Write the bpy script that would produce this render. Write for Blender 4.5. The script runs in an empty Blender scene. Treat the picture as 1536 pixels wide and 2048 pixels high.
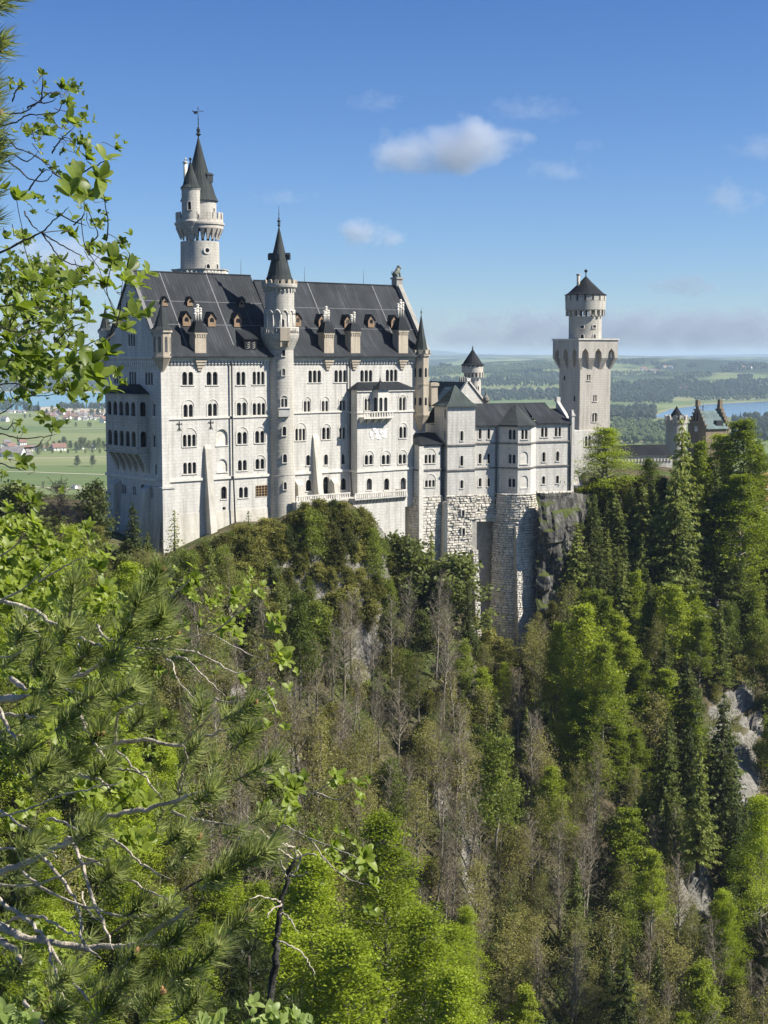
import bpy, bmesh, math, random
import numpy as np
from math import sin, cos, pi, radians, sqrt, atan2, tan, floor
from mathutils import Vector, Matrix, noise
from mathutils.geometry import tessellate_polygon

# ------------------------------------------------------------------ camera, sky, sun, exposure
SC = bpy.context.scene
COL = SC.collection
FPX = 2958.0                       # focal length in photo pixels (1536 x 2048)
PITCH = radians(6.02)
CP, SP = cos(PITCH), sin(PITCH)
cd = bpy.data.cameras.new('camera')
cam = bpy.data.objects.new('camera', cd)
COL.objects.link(cam)
cam.location = (0, 0, 0)
cam.rotation_euler = (pi / 2 - PITCH, 0, 0)
cd.sensor_fit = 'VERTICAL'
cd.sensor_height = 36.0
cd.lens = 36.0 * FPX / 2048.0
cd.clip_start = 0.05
cd.clip_end = 200000
SC.camera = cam

SUN_EL = radians(44)
SUN_AZ = radians(-11)               # measured from +X towards +Y
SV = Vector((cos(SUN_EL) * cos(SUN_AZ), cos(SUN_EL) * sin(SUN_AZ), sin(SUN_EL)))
sd = bpy.data.lights.new('sun', 'SUN')
sd.energy = 5.0
sd.angle = radians(0.53)
sd.color = (1.0, 0.95, 0.865)
sun = bpy.data.objects.new('sun', sd)
COL.objects.link(sun)
sun.rotation_euler = SV.to_track_quat('Z', 'Y').to_euler()

W = bpy.data.worlds.new('World')
SC.world = W
W.use_nodes = True
wn, wl = W.node_tree.nodes, W.node_tree.links
wn.clear()
sky = wn.new('ShaderNodeTexSky')
sky.sky_type = 'NISHITA'
sky.sun_disc = False
sky.sun_elevation = SUN_EL
sky.sun_rotation = pi / 2 - SUN_AZ
sky.altitude = 900
sky.air_density = 1.0
sky.dust_density = 0.3
sky.ozone_density = 2.2
bg = wn.new('ShaderNodeBackground')
bg.inputs['Strength'].default_value = 0.054
wo = wn.new('ShaderNodeOutputWorld')
tc = wn.new('ShaderNodeTexCoord'); sx = wn.new('ShaderNodeSeparateXYZ'); wl.new(tc.outputs['Generated'], sx.inputs[0])
rp = wn.new('ShaderNodeValToRGB')                  # clear-air tint: deeper blue overhead, pale at the horizon
rp.color_ramp.elements[0].position = 0.0; rp.color_ramp.elements[0].color = (.80, .98, 1.30, 1)
rp.color_ramp.elements[1].position = .30; rp.color_ramp.elements[1].color = (.40, .70, 1.15, 1)
wl.new(sx.outputs['Z'], rp.inputs[0])
mx = wn.new('ShaderNodeMix'); mx.data_type = 'RGBA'; mx.blend_type = 'MULTIPLY'; mx.inputs[0].default_value = 1.0
wl.new(sky.outputs[0], mx.inputs[6]); wl.new(rp.outputs[0], mx.inputs[7])
wl.new(mx.outputs[2], bg.inputs['Color'])
wl.new(bg.outputs[0], wo.inputs['Surface'])

SC.view_settings.view_transform = 'Standard'
SC.view_settings.look = 'None'
SC.view_settings.exposure = 0.88
SC.view_settings.gamma = 1.0
SC.cycles.use_denoising = True
SC.cycles.max_bounces = 6
SC.cycles.diffuse_bounces = 3
SC.cycles.glossy_bounces = 2
SC.cycles.transmission_bounces = 3
SC.cycles.transparent_max_bounces = 4
SC.cycles.volume_bounces = 1
SC.cycles.use_adaptive_sampling = True
SC.cycles.adaptive_threshold = 0.02
SC.cycles.caustics_reflective = False
SC.cycles.caustics_refractive = False

RNG = random.Random(11)

# ------------------------------------------------------------------ pixel <-> world helpers (photo pixels -> a ray)
def ray(px, py):
    x = (px - 768.0) / FPX
    y = -(py - 1024.0) / FPX
    return Vector((x, CP + y * SP, -SP + y * CP))
def at(px, py, Y):
    d = ray(px, py)
    return d * (Y / d.y)
def proj(p):
    f = p[1] * CP - p[2] * SP
    u = p[1] * SP + p[2] * CP
    return 768 + FPX * p[0] / f, 1024 - FPX * u / f
def interp(x, pts):
    if x <= pts[0][0]: return pts[0][1]
    for (a, b), (c, d) in zip(pts, pts[1:]):
        if x <= c: return b + (d - b) * (x - a) / (c - a)
    return pts[-1][1]
def smooth(a, b, x):
    t = min(1.0, max(0.0, (x - a) / (b - a)))
    return t * t * (3 - 2 * t)

class Frame:
    """A building's own axes: x along its front, y into depth, z up (world height)."""
    def __init__(s, ox, oy, deg):
        s.o = (ox, oy); s.a = radians(deg)
        s.e1 = (cos(s.a), sin(s.a)); s.e2 = (-sin(s.a), cos(s.a))
    def loc(s, p):
        dx, dy = p[0] - s.o[0], p[1] - s.o[1]
        return dx * s.e1[0] + dy * s.e1[1], dx * s.e2[0] + dy * s.e2[1]
    def world(s, lx, ly, z=0):
        return Vector((s.o[0] + lx * s.e1[0] + ly * s.e2[0], s.o[1] + lx * s.e1[1] + ly * s.e2[1], z))
    def _l(s, px, py):
        d = ray(px, py)
        o = s.loc((0, 0)); q = s.loc((d.x, d.y))
        return o, (q[0] - o[0], q[1] - o[1], d.z)
    def fy(s, px, py, ly):            # pixel on the plane y = ly -> (x, z)
        o, d = s._l(px, py)
        t = (ly - o[1]) / d[1]
        return o[0] + t * d[0], t * d[2]
    def fx(s, px, py, lx):            # pixel on the plane x = lx -> (y, z)
        o, d = s._l(px, py)
        t = (lx - o[0]) / d[0]
        return o[1] + t * d[1], t * d[2]

# ------------------------------------------------------------------ object helpers
def tag(o, label=None, cat=None, group=None, kind=None):
    if label: o['label'] = label
    if cat: o['category'] = cat
    if group: o['group'] = group
    if kind: o['kind'] = kind
    return o
def empty(name, loc=(0, 0, 0), rz=0.0, parent=None):
    o = bpy.data.objects.new(name, None)
    COL.objects.link(o)
    o.empty_display_size = 1.0
    o.location = loc
    o.rotation_euler = (0, 0, rz)
    if parent: o.parent = parent
    return o
def copy_tree(o, parent=None):
    c = o.copy()
    COL.objects.link(c)
    if parent: c.parent = parent
    for ch in o.children: copy_tree(ch, c)
    return c

class MB:
    """Collects faces and links them as one mesh object."""
    def __init__(s): s.v = []; s.f = []; s.sm = []; s.mi = []
    def add(s, vs, fs, smooth=False, mi=0):
        b = len(s.v)
        s.v.extend([tuple(p) for p in vs])
        for f in fs:
            s.f.append(tuple(b + i for i in f)); s.sm.append(smooth); s.mi.append(mi)
    def quad(s, a, b, c, d, mi=0): s.add([a, b, c, d], [(0, 1, 2, 3)], False, mi)
    def box(s, x0, x1, y0, y1, z0, z1, mi=0):
        s.add([(x0, y0, z0), (x1, y0, z0), (x1, y1, z0), (x0, y1, z0), (x0, y0, z1), (x1, y0, z1), (x1, y1, z1), (x0, y1, z1)],
              [(0, 3, 2, 1), (4, 5, 6, 7), (0, 1, 5, 4), (1, 2, 6, 5), (2, 3, 7, 6), (3, 0, 4, 7)], False, mi)
    def frustum(s, b, t, z0, z1, mi=0):
        """b, t: bottom and top polygons (same count)"""
        n = len(b)
        vs = [(p[0], p[1], z0) for p in b] + [(p[0], p[1], z1) for p in t]
        s.add(vs, [tuple(range(n - 1, -1, -1)), tuple(range(n, 2 * n))] + [(i, (i + 1) % n, n + (i + 1) % n, n + i) for i in range(n)], False, mi)
    def prism(s, poly, z0, z1, mi=0): s.frustum(poly, poly, z0, z1, mi)
    def pyramid(s, poly, z0, apex, mi=0):
        n = len(poly)
        s.add([(p[0], p[1], z0) for p in poly] + [apex], [(i, (i + 1) % n, n) for i in range(n)] + [tuple(range(n - 1, -1, -1))], False, mi)
    def lathe(s, cx, cy, prof, n=28, a0=0.0, a1=2 * pi, sm=True, mi=0):
        full = abs(a1 - a0 - 2 * pi) < 1e-6
        m = n if full else n + 1
        for (r0, z0), (r1, z1) in zip(prof, prof[1:]):
            vs = []
            for i in range(m):
                a = a0 + (a1 - a0) * i / n
                vs.append((cx + r0 * cos(a), cy + r0 * sin(a), z0))
            for i in range(m):
                a = a0 + (a1 - a0) * i / n
                vs.append((cx + r1 * cos(a), cy + r1 * sin(a), z1))
            s.add(vs, [(i, (i + 1) % m, m + (i + 1) % m, m + i) for i in range(n)], sm, mi)
    def tube(s, pts, rad, n=6, cap=True, mi=0, sm=True):
        pts = [Vector(p) for p in pts]
        k = len(pts)
        if not hasattr(rad, '__len__'): rad = [rad] * k
        up = Vector((0.31, 0.17, 0.93))
        vs = []
        for i, p in enumerate(pts):
            t = (pts[min(i + 1, k - 1)] - pts[max(i - 1, 0)])
            if t.length < 1e-9: t = Vector((0, 0, 1))
            t.normalize()
            a = t.cross(up)
            if a.length < 1e-3: a = t.cross(Vector((1, 0, 0)))
            a.normalize(); b = t.cross(a)
            for j in range(n):
                q = 2 * pi * j / n
                vs.append(p + (a * cos(q) + b * sin(q)) * rad[i])
        fs = []
        for i in range(k - 1):
            for j in range(n):
                fs.append((i * n + j, i * n + (j + 1) % n, (i + 1) * n + (j + 1) % n, (i + 1) * n + j))
        if cap:
            fs.append(tuple(range(n - 1, -1, -1))); fs.append(tuple((k - 1) * n + j for j in range(n)))
        s.add(vs, fs, sm, mi)
    def sphere(s, c, r, n=8, m=6, sz=1.0, mi=0):
        prof = [(max(1e-4, r * sin(pi * i / m)), c[2] - r * sz * cos(pi * i / m)) for i in range(m + 1)]
        s.lathe(c[0], c[1], prof, n, mi=mi)
    def mesh(s, name, mats):
        me = bpy.data.meshes.new(name)
        me.from_pydata(s.v, [], s.f)
        me.polygons.foreach_set('use_smooth', s.sm)
        if not isinstance(mats, (list, tuple)): mats = [mats]
        for m in mats: me.materials.append(m)
        if len(mats) > 1: me.polygons.foreach_set('material_index', s.mi)
        me.update()
        return me
    def build(s, name, mats, parent=None, zb=0.0, loc=None):
        o = bpy.data.objects.new(name, s.mesh(name, mats))
        COL.objects.link(o)
        if parent: o.parent = parent
        o.location = loc if loc else (0, 0, -zb)
        return o

# ------------------------------------------------------------------ materials
class NT:
    def __init__(s, name):
        s.m = bpy.data.materials.new(name); s.m.use_nodes = True
        s.n, s.l = s.m.node_tree.nodes, s.m.node_tree.links
        s.n.clear()
        s.out = s.n.new('ShaderNodeOutputMaterial')
        s.b = s.n.new('ShaderNodeBsdfPrincipled')
        s.l.new(s.b.outputs[0], s.out.inputs['Surface'])
    def node(s, t, **k):
        n = s.n.new(t)
        for a, b in k.items(): setattr(n, a, b)
        return n
    def link(s, a, b): s.l.new(a, b)
    def noise(s, scale, detail=4, rough=.55, vec=None, dist=0.0):
        n = s.node('ShaderNodeTexNoise'); n.inputs['Scale'].default_value = scale
        n.inputs['Detail'].default_value = detail; n.inputs['Roughness'].default_value = rough
        n.inputs['Distortion'].default_value = dist
        if vec is not None: s.link(vec, n.inputs['Vector'])
        return n.outputs[0]
    def ramp(s, fac, stops, interp='LINEAR'):
        r = s.node('ShaderNodeValToRGB'); r.color_ramp.interpolation = interp
        el = r.color_ramp.elements
        while len(el) < len(stops): el.new(0.5)
        for e, (p, c) in zip(el, stops):
            e.position = p; e.color = (*c, 1) if len(c) == 3 else c
        s.link(fac, r.inputs[0]); return r.outputs[0]
    def mix(s, fac, a, b, mode='MIX'):
        m = s.node('ShaderNodeMix', data_type='RGBA', blend_type=mode)
        for sock, v in ((m.inputs[0], fac), (m.inputs[6], a), (m.inputs[7], b)):
            if hasattr(v, 'is_linked') or hasattr(v, 'links'): s.link(v, sock)
            elif isinstance(v, (int, float)): sock.default_value = v
            else: sock.default_value = (*v, 1)
        return m.outputs[2]
    def math(s, op, a, b=0.0, c=None):
        m = s.node('ShaderNodeMath', operation=op)
        vals = [a, b] + ([c] if c is not None else [])
        for i, v in enumerate(vals):
            if isinstance(v, (int, float)): m.inputs[i].default_value = v
            else: s.link(v, m.inputs[i])
        return m.outputs[0]
    def bump(s, h, strength=.3, dist=.1):
        b = s.node('ShaderNodeBump'); b.inputs['Strength'].default_value = strength
        b.inputs['Distance'].default_value = dist
        s.link(h, b.inputs['Height']); s.link(b.outputs[0], s.b.inputs['Normal'])
    def color(s, c):
        if isinstance(c, (tuple, list)): s.b.inputs['Base Color'].default_value = (*c, 1)
        else: s.link(c, s.b.inputs['Base Color'])
    def set(s, rough=.8, spec=.3, metal=0.0):
        s.b.inputs['Roughness'].default_value = rough
        s.b.inputs['Specular IOR Level'].default_value = spec
        s.b.inputs['Metallic'].default_value = metal
    def objvec(s):
        t = s.node('ShaderNodeTexCoord'); return t.outputs['Object']
    def xyz(s, v):
        x = s.node('ShaderNodeSeparateXYZ'); s.link(v, x.inputs[0]); return x.outputs
    def comb(s, x, y, z=0.0):
        c = s.node('ShaderNodeCombineXYZ')
        for i, v in enumerate((x, y, z)):
            if isinstance(v, (int, float)): c.inputs[i].default_value = v
            else: s.link(v, c.inputs[i])
        return c.outputs[0]

def stone(name, base, dark, bw=1.1, bh=.48, mortar=.018, stain=.5, bump=.25, mcol=None):
    t = NT(name); v = t.objvec(); X = t.xyz(v)
    br = t.node('ShaderNodeTexBrick')
    br.inputs['Scale'].default_value = 1.0
    br.inputs['Brick Width'].default_value = bw; br.inputs['Row Height'].default_value = bh
    br.inputs['Mortar Size'].default_value = mortar; br.inputs['Mortar Smooth'].default_value = .3
    br.inputs['Bias'].default_value = 0.0
    br.inputs['Color1'].default_value = (*base, 1)
    br.inputs['Color2'].default_value = (*[a * .80 + b * .20 for a, b in zip(base, dark)], 1)
    br.inputs['Mortar'].default_value = (*(mcol or [a * .6 + b * .4 for a, b in zip(base, dark)]), 1)
    t.link(t.comb(t.math('ADD', X[0], X[1]), X[2]), br.inputs['Vector'])
    n1 = t.noise(.35, 6, .65, t.comb(X[0], X[1], t.math('MULTIPLY', X[2], .35)))
    f = t.ramp(n1, [(.38, (0, 0, 0)), (.72, (1, 1, 1))])
    c = t.mix(t.math('MULTIPLY', f, stain), br.outputs[0], dark)
    n2 = t.noise(2.2, 3, .6, v)
    c = t.mix(.22, c, t.ramp(n2, [(.3, (.55, .55, .55)), (.7, (1.25, 1.25, 1.25))]), 'MULTIPLY')
    ns = t.noise(1.1, 4, .6, t.comb(t.math('ADD', X[0], X[1]), 0.0, t.math('MULTIPLY', X[2], .07)))
    c = t.mix(.8, c, t.ramp(ns, [(.32, (.70, .69, .66)), (.52, (1.0, 1.0, 1.0)), (.75, (1.10, 1.10, 1.09))]), 'MULTIPLY')
    t.color(c); t.set(.88, .15)
    t.bump(t.math('ADD', br.outputs[1], t.math('MULTIPLY', n2, -.6)), -bump, .06)
    return t.m
def plain(name, base, var=.25, scale=3.0, rough=.8, spec=.25, metal=0.0, bump=0.0):
    t = NT(name); v = t.objvec()
    n = t.noise(scale, 5, .6, v)
    lo = tuple(c * (1 - var) for c in base); hi = tuple(c * (1 + var) for c in base)
    t.color(t.ramp(n, [(.3, lo), (.7, hi)])); t.set(rough, spec, metal)
    if bump: t.bump(n, bump, .05)
    return t.m
def seamed(name, base, streak, pitch=.62, axis=0, rough=.75):
    """standing-seam sheet metal: thin raised seams, streaky weathering"""
    t = NT(name); v = t.objvec(); X = t.xyz(v)
    fr = t.math('FRACT', t.math('DIVIDE', X[axis], pitch))
    seam = t.math('LESS_THAN', t.math('ABSOLUTE', t.math('SUBTRACT', fr, .5)), .09)
    n = t.noise(.9, 5, .65, t.comb(X[0], t.math('MULTIPLY', X[1], .15), t.math('MULTIPLY', X[2], .12)))
    fl = t.node('ShaderNodeTexWhiteNoise', noise_dimensions='1D')
    t.link(t.math('FLOOR', t.math('DIVIDE', X[axis], pitch)), fl.inputs['W'])
    c = t.ramp(n, [(.25, tuple(b * .72 for b in base)), (.55, base), (.8, streak)])
    c = t.mix(t.math('MULTIPLY', fl.outputs[0], .35), c, tuple(b * .6 for b in base))
    c = t.mix(t.math('MULTIPLY', seam, .55), c, tuple(b * .35 for b in base))
    n3 = t.noise(.18, 3, .6, v)
    c = t.mix(.75, c, t.ramp(n3, [(.35, (.68, .68, .68)), (.65, (1.28, 1.28, 1.28))]), 'MULTIPLY')
    t.color(c); t.set(rough, .12, .0)
    t.bump(seam, .5, .05)
    return t.m

def leafmat(name, cols, trans=.45, rough=.55, rnd=.3, spec=.25):
    """foliage: colour varies from clump to clump and from plant to plant, light passes through"""
    t = NT(name)
    oi = t.node('ShaderNodeObjectInfo')
    v = t.objvec()
    n = t.noise(.55, 3, .6, v)
    n2 = t.noise(5.0, 1, .5, v)
    f = t.math('ADD', t.math('MULTIPLY', n, .6), t.math('ADD', t.math('MULTIPLY', n2, .4), t.math('MULTIPLY', t.math('SUBTRACT', oi.outputs['Random'], .5), rnd)))
    k = len(cols)
    c = t.ramp(f, [(.32 + .36 * i / (k - 1), cc) for i, cc in enumerate(cols)])
    t.color(c); t.set(rough, spec)
    tr = t.node('ShaderNodeBsdfTranslucent')
    hs = t.node('ShaderNodeHueSaturation'); hs.inputs['Saturation'].default_value = 1.1; hs.inputs['Value'].default_value = 1.15
    t.link(c, hs.inputs['Color']); t.link(hs.outputs[0], tr.inputs['Color'])
    ms = t.node('ShaderNodeMixShader'); ms.inputs[0].default_value = trans
    t.link(t.b.outputs[0], ms.inputs[1]); t.link(tr.outputs[0], ms.inputs[2]); t.link(ms.outputs[0], t.out.inputs['Surface'])
    return t.m

M = {}
M['wall'] = stone('limestone_wall', (.595, .572, .515), (.38, .362, .325), 1.5, .62, .035, .62, .3, (.43, .405, .355))
M['trim'] = plain('limestone_trim', (.58, .55, .48), .18, 1.2, .85, .15)
M['tan'] = stone('tan_sandstone', (.47, .405, .31), (.33, .28, .21), .9, .42, .03, .5)
M['tantrim'] = plain('tan_trim', (.44, .38, .29), .15, 2, .85, .15)
M['tower'] = stone('tower_stone', (.50, .473, .41), (.32, .30, .255), 1.1, .58, .045, .55, .4, (.35, .33, .285))
M['towerwarm'] = stone('warm_tower_stone', (.53, .49, .425), (.37, .34, .29), 1.3, .6, .04, .5, .3, (.37, .335, .285))
M['base'] = stone('battered_base_stone', (.58, .55, .475), (.38, .355, .30), 2.0, .9, .035, .75, .3)
M['rustic'] = plain('rock_faced_blocks', (.54, .505, .43), .35, .9, .92, .1, 0, .8)
M['mortar'] = plain('foundation_core', (.30, .285, .25), .3, 1.0, .95, .1, 0, .6)
M['dark'] = plain('dark_stone', (.16, .15, .135), .35, 1.2, .9, .15, 0, .5)
M['roof'] = seamed('slate_grey_metal_roof', (.036, .040, .044), (.085, .090, .096), .75)
M['roof2'] = seamed('dark_metal_roof', (.020, .023, .026), (.048, .052, .056), .55)
M['spire'] = seamed('spire_metal', (.045, .052, .050), (.10, .115, .11), .5)
M['green'] = seamed('verdigris_roof', (.058, .074, .068), (.14, .175, .16), .6)
M['palegreen'] = seamed('pale_verdigris_roof', (.15, .205, .20), (.21, .27, .265), .7)
M['zinc'] = plain('zinc_flashing', (.15, .155, .16), .25, 2, .55, .3)
M['dark2'] = stone('weathered_grey_coping', (.36, .34, .30), (.22, .21, .19), 1.0, .5, .04, .6, .3)
M['metal'] = plain('dark_metal', (.045, .05, .05), .2, 4, .45, .4, .4)
M['pipe'] = plain('downpipe_metal', (.055, .057, .058), .2, 4, .5, .4, .2)
def glassmat():
    t = NT('window_glass'); oi = t.node('ShaderNodeObjectInfo'); n = t.noise(.9, 2, .5, t.objvec())
    c = t.ramp(oi.outputs['Random'], [(.0, (.007, .008, .010)), (.55, (.014, .016, .019)), (.74, (.035, .038, .042)), (.86, (.10, .10, .095)), (.97, (.02, .022, .025))])
    t.color(t.mix(.5, c, t.ramp(n, [(.35, (.55, .55, .55)), (.65, (1.3, 1.3, 1.3))]), 'MULTIPLY')); t.set(.35, .1); return t.m
M['glass'] = glassmat()
M['wood'] = plain('orange_brown_wood', (.25, .17, .105), .25, 3, .7, .2)
M['lattice'] = plain('weathered_lattice', (.32, .22, .12), .25, 3, .8, .2)
M['white'] = plain('bright_plaster', (.70, .69, .66), .06, 2, .8, .2)
M['brick'] = stone('brown_brick', (.27, .215, .15), (.17, .135, .095), .6, .28, .03, .6, .2)
M['orange'] = plain('orange_plaster', (.55, .30, .14), .2, 1.5, .85, .1)
M['bronze'] = plain('weathered_bronze', (.15, .16, .13), .3, 3, .6, .3, .2)
# ------------------------------------------------------------------ walls with real openings
def arch_poly(u0, u1, v0, v1, k=6, rect=False, pointed=False):
    if rect: return [(u0, v0), (u1, v0), (u1, v1), (u0, v1)]
    r = (u1 - u0) / 2; c = (u0 + u1) / 2; vs = max(v0 + .05, v1 - r)
    h = v1 - vs
    return [(u0, v0), (u1, v0)] + [(c + r * cos(pi * i / k), vs + h * sin(pi * i / k)) for i in range(k + 1)]

class Facade:
    """a wall plane: mp(u, v, d) -> point, d > 0 goes inwards; P(px, py) -> (u, v)"""
    def __init__(s, mp, P, root, zb, wallmat, trimmat):
        s.mp, s.P, s.root, s.zb, s.wm, s.tm = mp, P, root, zb, wallmat, trimmat
        s.holes = []; s.dep = .5
    def box(s, mb, u0, u1, v0, v1, d0, d1, mi=0):
        p = [s.mp(u, v, d) for d in (d0, d1) for v in (v0, v1) for u in (u0, u1)]
        mb.add(p, [(0, 1, 3, 2), (4, 6, 7, 5), (0, 4, 5, 1), (2, 3, 7, 6), (0, 2, 6, 4), (1, 5, 7, 3)], False, mi)
    def band(s, mb, a, b, d0, d1, mi=0):
        """strip between two polylines of equal count, proud from d1 to d0"""
        n = len(a)
        vs = [s.mp(u, v, d0) for u, v in a] + [s.mp(u, v, d0) for u, v in b] + [s.mp(u, v, d1) for u, v in a] + [s.mp(u, v, d1) for u, v in b]
        fs = []
        for i in range(n - 1):
            fs += [(i, i + 1, n + i + 1, n + i), (n + i, n + i + 1, 3 * n + i + 1, 3 * n + i), (i + 1, i, 2 * n + i, 2 * n + i + 1)]
        mb.add(vs, fs, False, mi)
    def win(s, x0, x1, y0, y1, n=1, arch=None, depth=None, name='window', blind=False, rect=False, sill=True, label=None, fill=.80, pane=None, surround=True):
        depth = s.dep if depth is None else depth
        xm, ym = (x0 + x1) / 2, (y0 + y1) / 2
        u0, u1 = s.P(x0, ym)[0], s.P(x1, ym)[0]
        if u0 > u1: u0, u1 = u1, u0
        v1, v0 = s.P(xm, y0)[1], s.P(xm, y1)[1]
        st = (u1 - u0) / n
        w = MB(); g = MB()
        for i in range(n):
            c = u0 + st * (i + .5); h = st * (fill if n > 1 else 1.0) / 2
            pl = arch_poly(c - h, c + h, v0, v1, 6, rect)
            s.holes.append((pl, depth))
            vs = [s.mp(u, v, depth * .86) for u, v in pl]
            g.add(vs, [tuple(range(len(vs)))])
            if i: s.box(w, u0 + st * i - .10, u0 + st * i + .10, v0 + .02, v1 - .45, -.02, depth * .6)
            if surround and n == 1 and not blind:
                o = arch_poly(c - h - .16, c + h + .16, v0, v1 + .16, 6, rect)
                q = pl[1:] + pl[:1] if not rect else [pl[1], pl[2], pl[3], pl[0]]
                oo = o[1:] + o[:1] if not rect else [o[1], o[2], o[3], o[0]]
                s.band(w, oo, q, -.05, .01)
            if not blind and not rect:                       # glazing bars
                s.box(w, c - .03, c + .03, v0, v1 - .05, depth * .70, depth * .82, 1)
                s.box(w, c - h, c + h, v0 + (v1 - v0) * .58, v0 + (v1 - v0) * .62, depth * .70, depth * .82, 1)
        if sill: s.box(w, u0 - .15, u1 + .15, v0 - .16, v0 - .002, -.16, .2)
        if arch:
            va = s.P(xm, arch)[1]; r = (u1 - u0) / 2 + .12; c = (u0 + u1) / 2; vb = max(va - r, v1 - .7 * r)
            h = va - vb
            A = [(c + (r + .14) * cos(pi * i / 10), vb + (h + .14) * sin(pi * i / 10)) for i in range(11)]
            B = [(c + r * cos(pi * i / 10), vb + h * sin(pi * i / 10)) for i in range(11)]
            s.band(w, A, B, -.10, .01)
            s.box(w, c - r - .14, c - r, v0, vb, -.08, .01); s.box(w, c + r, c + r + .14, v0, vb, -.08, .01)
        if not w.v: s.box(w, u0 - .1, u1 + .1, v0 - .12, v0 - .002, -.1, .2)
        wo_ = w.build(name, [s.tm, M['metal']], s.root, s.zb)
        if label: wo_['label'] = label
        po = g.build('infill' if blind else 'pane', M['trim'] if blind else (pane or M['glass']), wo_)
        po.location = (0, 0, 0)
        return wo_
    def wall(s, outline, mb=None):
        own = mb is None
        mb = mb or MB()
        loops = [[Vector((u, v, 0)) for u, v in outline]] + [[Vector((u, v, 0)) for u, v in h] for h, d in s.holes]
        flat = [p for l in loops for p in l]
        tris = tessellate_polygon(loops)
        mb.add([s.mp(p.x, p.y, 0) for p in flat], tris)
        for h, d in s.holes:
            n = len(h)
            mb.add([s.mp(u, v, 0) for u, v in h] + [s.mp(u, v, d) for u, v in h], [(i, (i + 1) % n, n + (i + 1) % n, n + i) for i in range(n)])
        s.holes = []
        if own: return mb.build('wall', s.wm, s.root, s.zb)
        return mb
def front(fr, ly, root, zb, wm=None, tm=None):
    return Facade(lambda u, v, d: (u, ly + d, v), lambda px, py: fr.fy(px, py, ly), root, zb, wm or M['wall'], tm or M['trim'])
def side(fr, lx, root, zb, wm=None, tm=None):        # faces -x
    f = Facade(lambda u, v, d: (lx + d, u, v), lambda px, py: fr.fx(px, py, lx), root, zb, wm or M['wall'], tm or M['trim'])
    f.dep = .2; return f
def slanted(fr, ax, ay, bx, by, root, zb, wm=None, tm=None):
    """a vertical wall from (ax, ay) to (bx, by); inside is to the left of that direction"""
    L = sqrt((bx - ax) ** 2 + (by - ay) ** 2); tx, ty = (bx - ax) / L, (by - ay) / L; nx, ny = -ty, tx
    def P(px, py):
        o, d = fr._l(px, py)
        t = ((ax - o[0]) * nx + (ay - o[1]) * ny) / (d[0] * nx + d[1] * ny)
        return (o[0] + t * d[0] - ax) * tx + (o[1] + t * d[1] - ay) * ty, t * d[2]
    f = Facade(lambda u, v, d: (ax + tx * u + nx * d, ay + ty * u + ny * d, v), P, root, zb, wm or M['wall'], tm or M['trim'])
    f.L = L
    return f
def round_window(fr, cx, cy, r, x, y0, y1, w_m, root, zb, n=1, arch=False, square=False):
    """window on a round shaft: found on the shaft's surface, with a proud surround"""
    o, d = fr._l(x, (y0 + y1) / 2)
    A = d[0] ** 2 + d[1] ** 2; B = 2 * (d[0] * (o[0] - cx) + d[1] * (o[1] - cy)); C_ = (o[0] - cx) ** 2 + (o[1] - cy) ** 2 - r * r
    D = B * B - 4 * A * C_
    t = (-B - sqrt(max(0, D))) / (2 * A)
    hx, hy = o[0] + t * d[0] - cx, o[1] + t * d[1] - cy
    a = atan2(hy, hx)
    z1 = t * ((1024 - y0) / FPX * CP - SP) / (ray(x, y0).y / ray(x, (y0 + y1) / 2).y) if False else None
    Y = fr.world(cx + hx, cy + hy).y
    z1 = at(x, y0, Y).z; z0 = at(x, y1, Y).z
    nx, ny = cos(a), sin(a); tx, ty = -sin(a), cos(a)
    px_, py_ = cx + nx * r, cy + ny * r
    f = Facade(lambda u, v, dd: (px_ + tx * u - nx * dd, py_ + ty * u - ny * dd, v), None, root, zb, None, M['trim'])
    w = MB(); g = MB()
    h = w_m / 2
    for i in range(n):
        c = -h + w_m * (i + .5) / n; hh = h / n * (.86 if n > 1 else 1)
        pl = arch_poly(c - hh, c + hh, z0, z1, 6, square)
        g.add([f.mp(u, v, -.06) for u, v in pl], [tuple(range(len(pl)))])
        o2 = arch_poly(c - hh - .15, c + hh + .15, z0, z1 + .15, 6, square)
        q = pl[1:] + pl[:1]; oo = o2[1:] + o2[:1]
        f.band(w, oo, q, -.16, .1)
    f.box(w, -h - .2, h + .2, z0 - .16, z0, -.22, .1)
    if arch:
        r2 = h + .1
        A_ = [((r2 + .16) * cos(pi * i / 8), z1 - .2 + (r2 + .16) * sin(pi * i / 8)) for i in range(9)]
        B_ = [(r2 * cos(pi * i / 8), z1 - .2 + r2 * sin(pi * i / 8)) for i in range(9)]
        f.band(w, A_, B_, -.18, .1)
    wo_ = w.build('window', M['trim'], root, zb)
    p = g.build('pane', M['glass'], wo_); p.location = (0, 0, 0)
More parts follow.
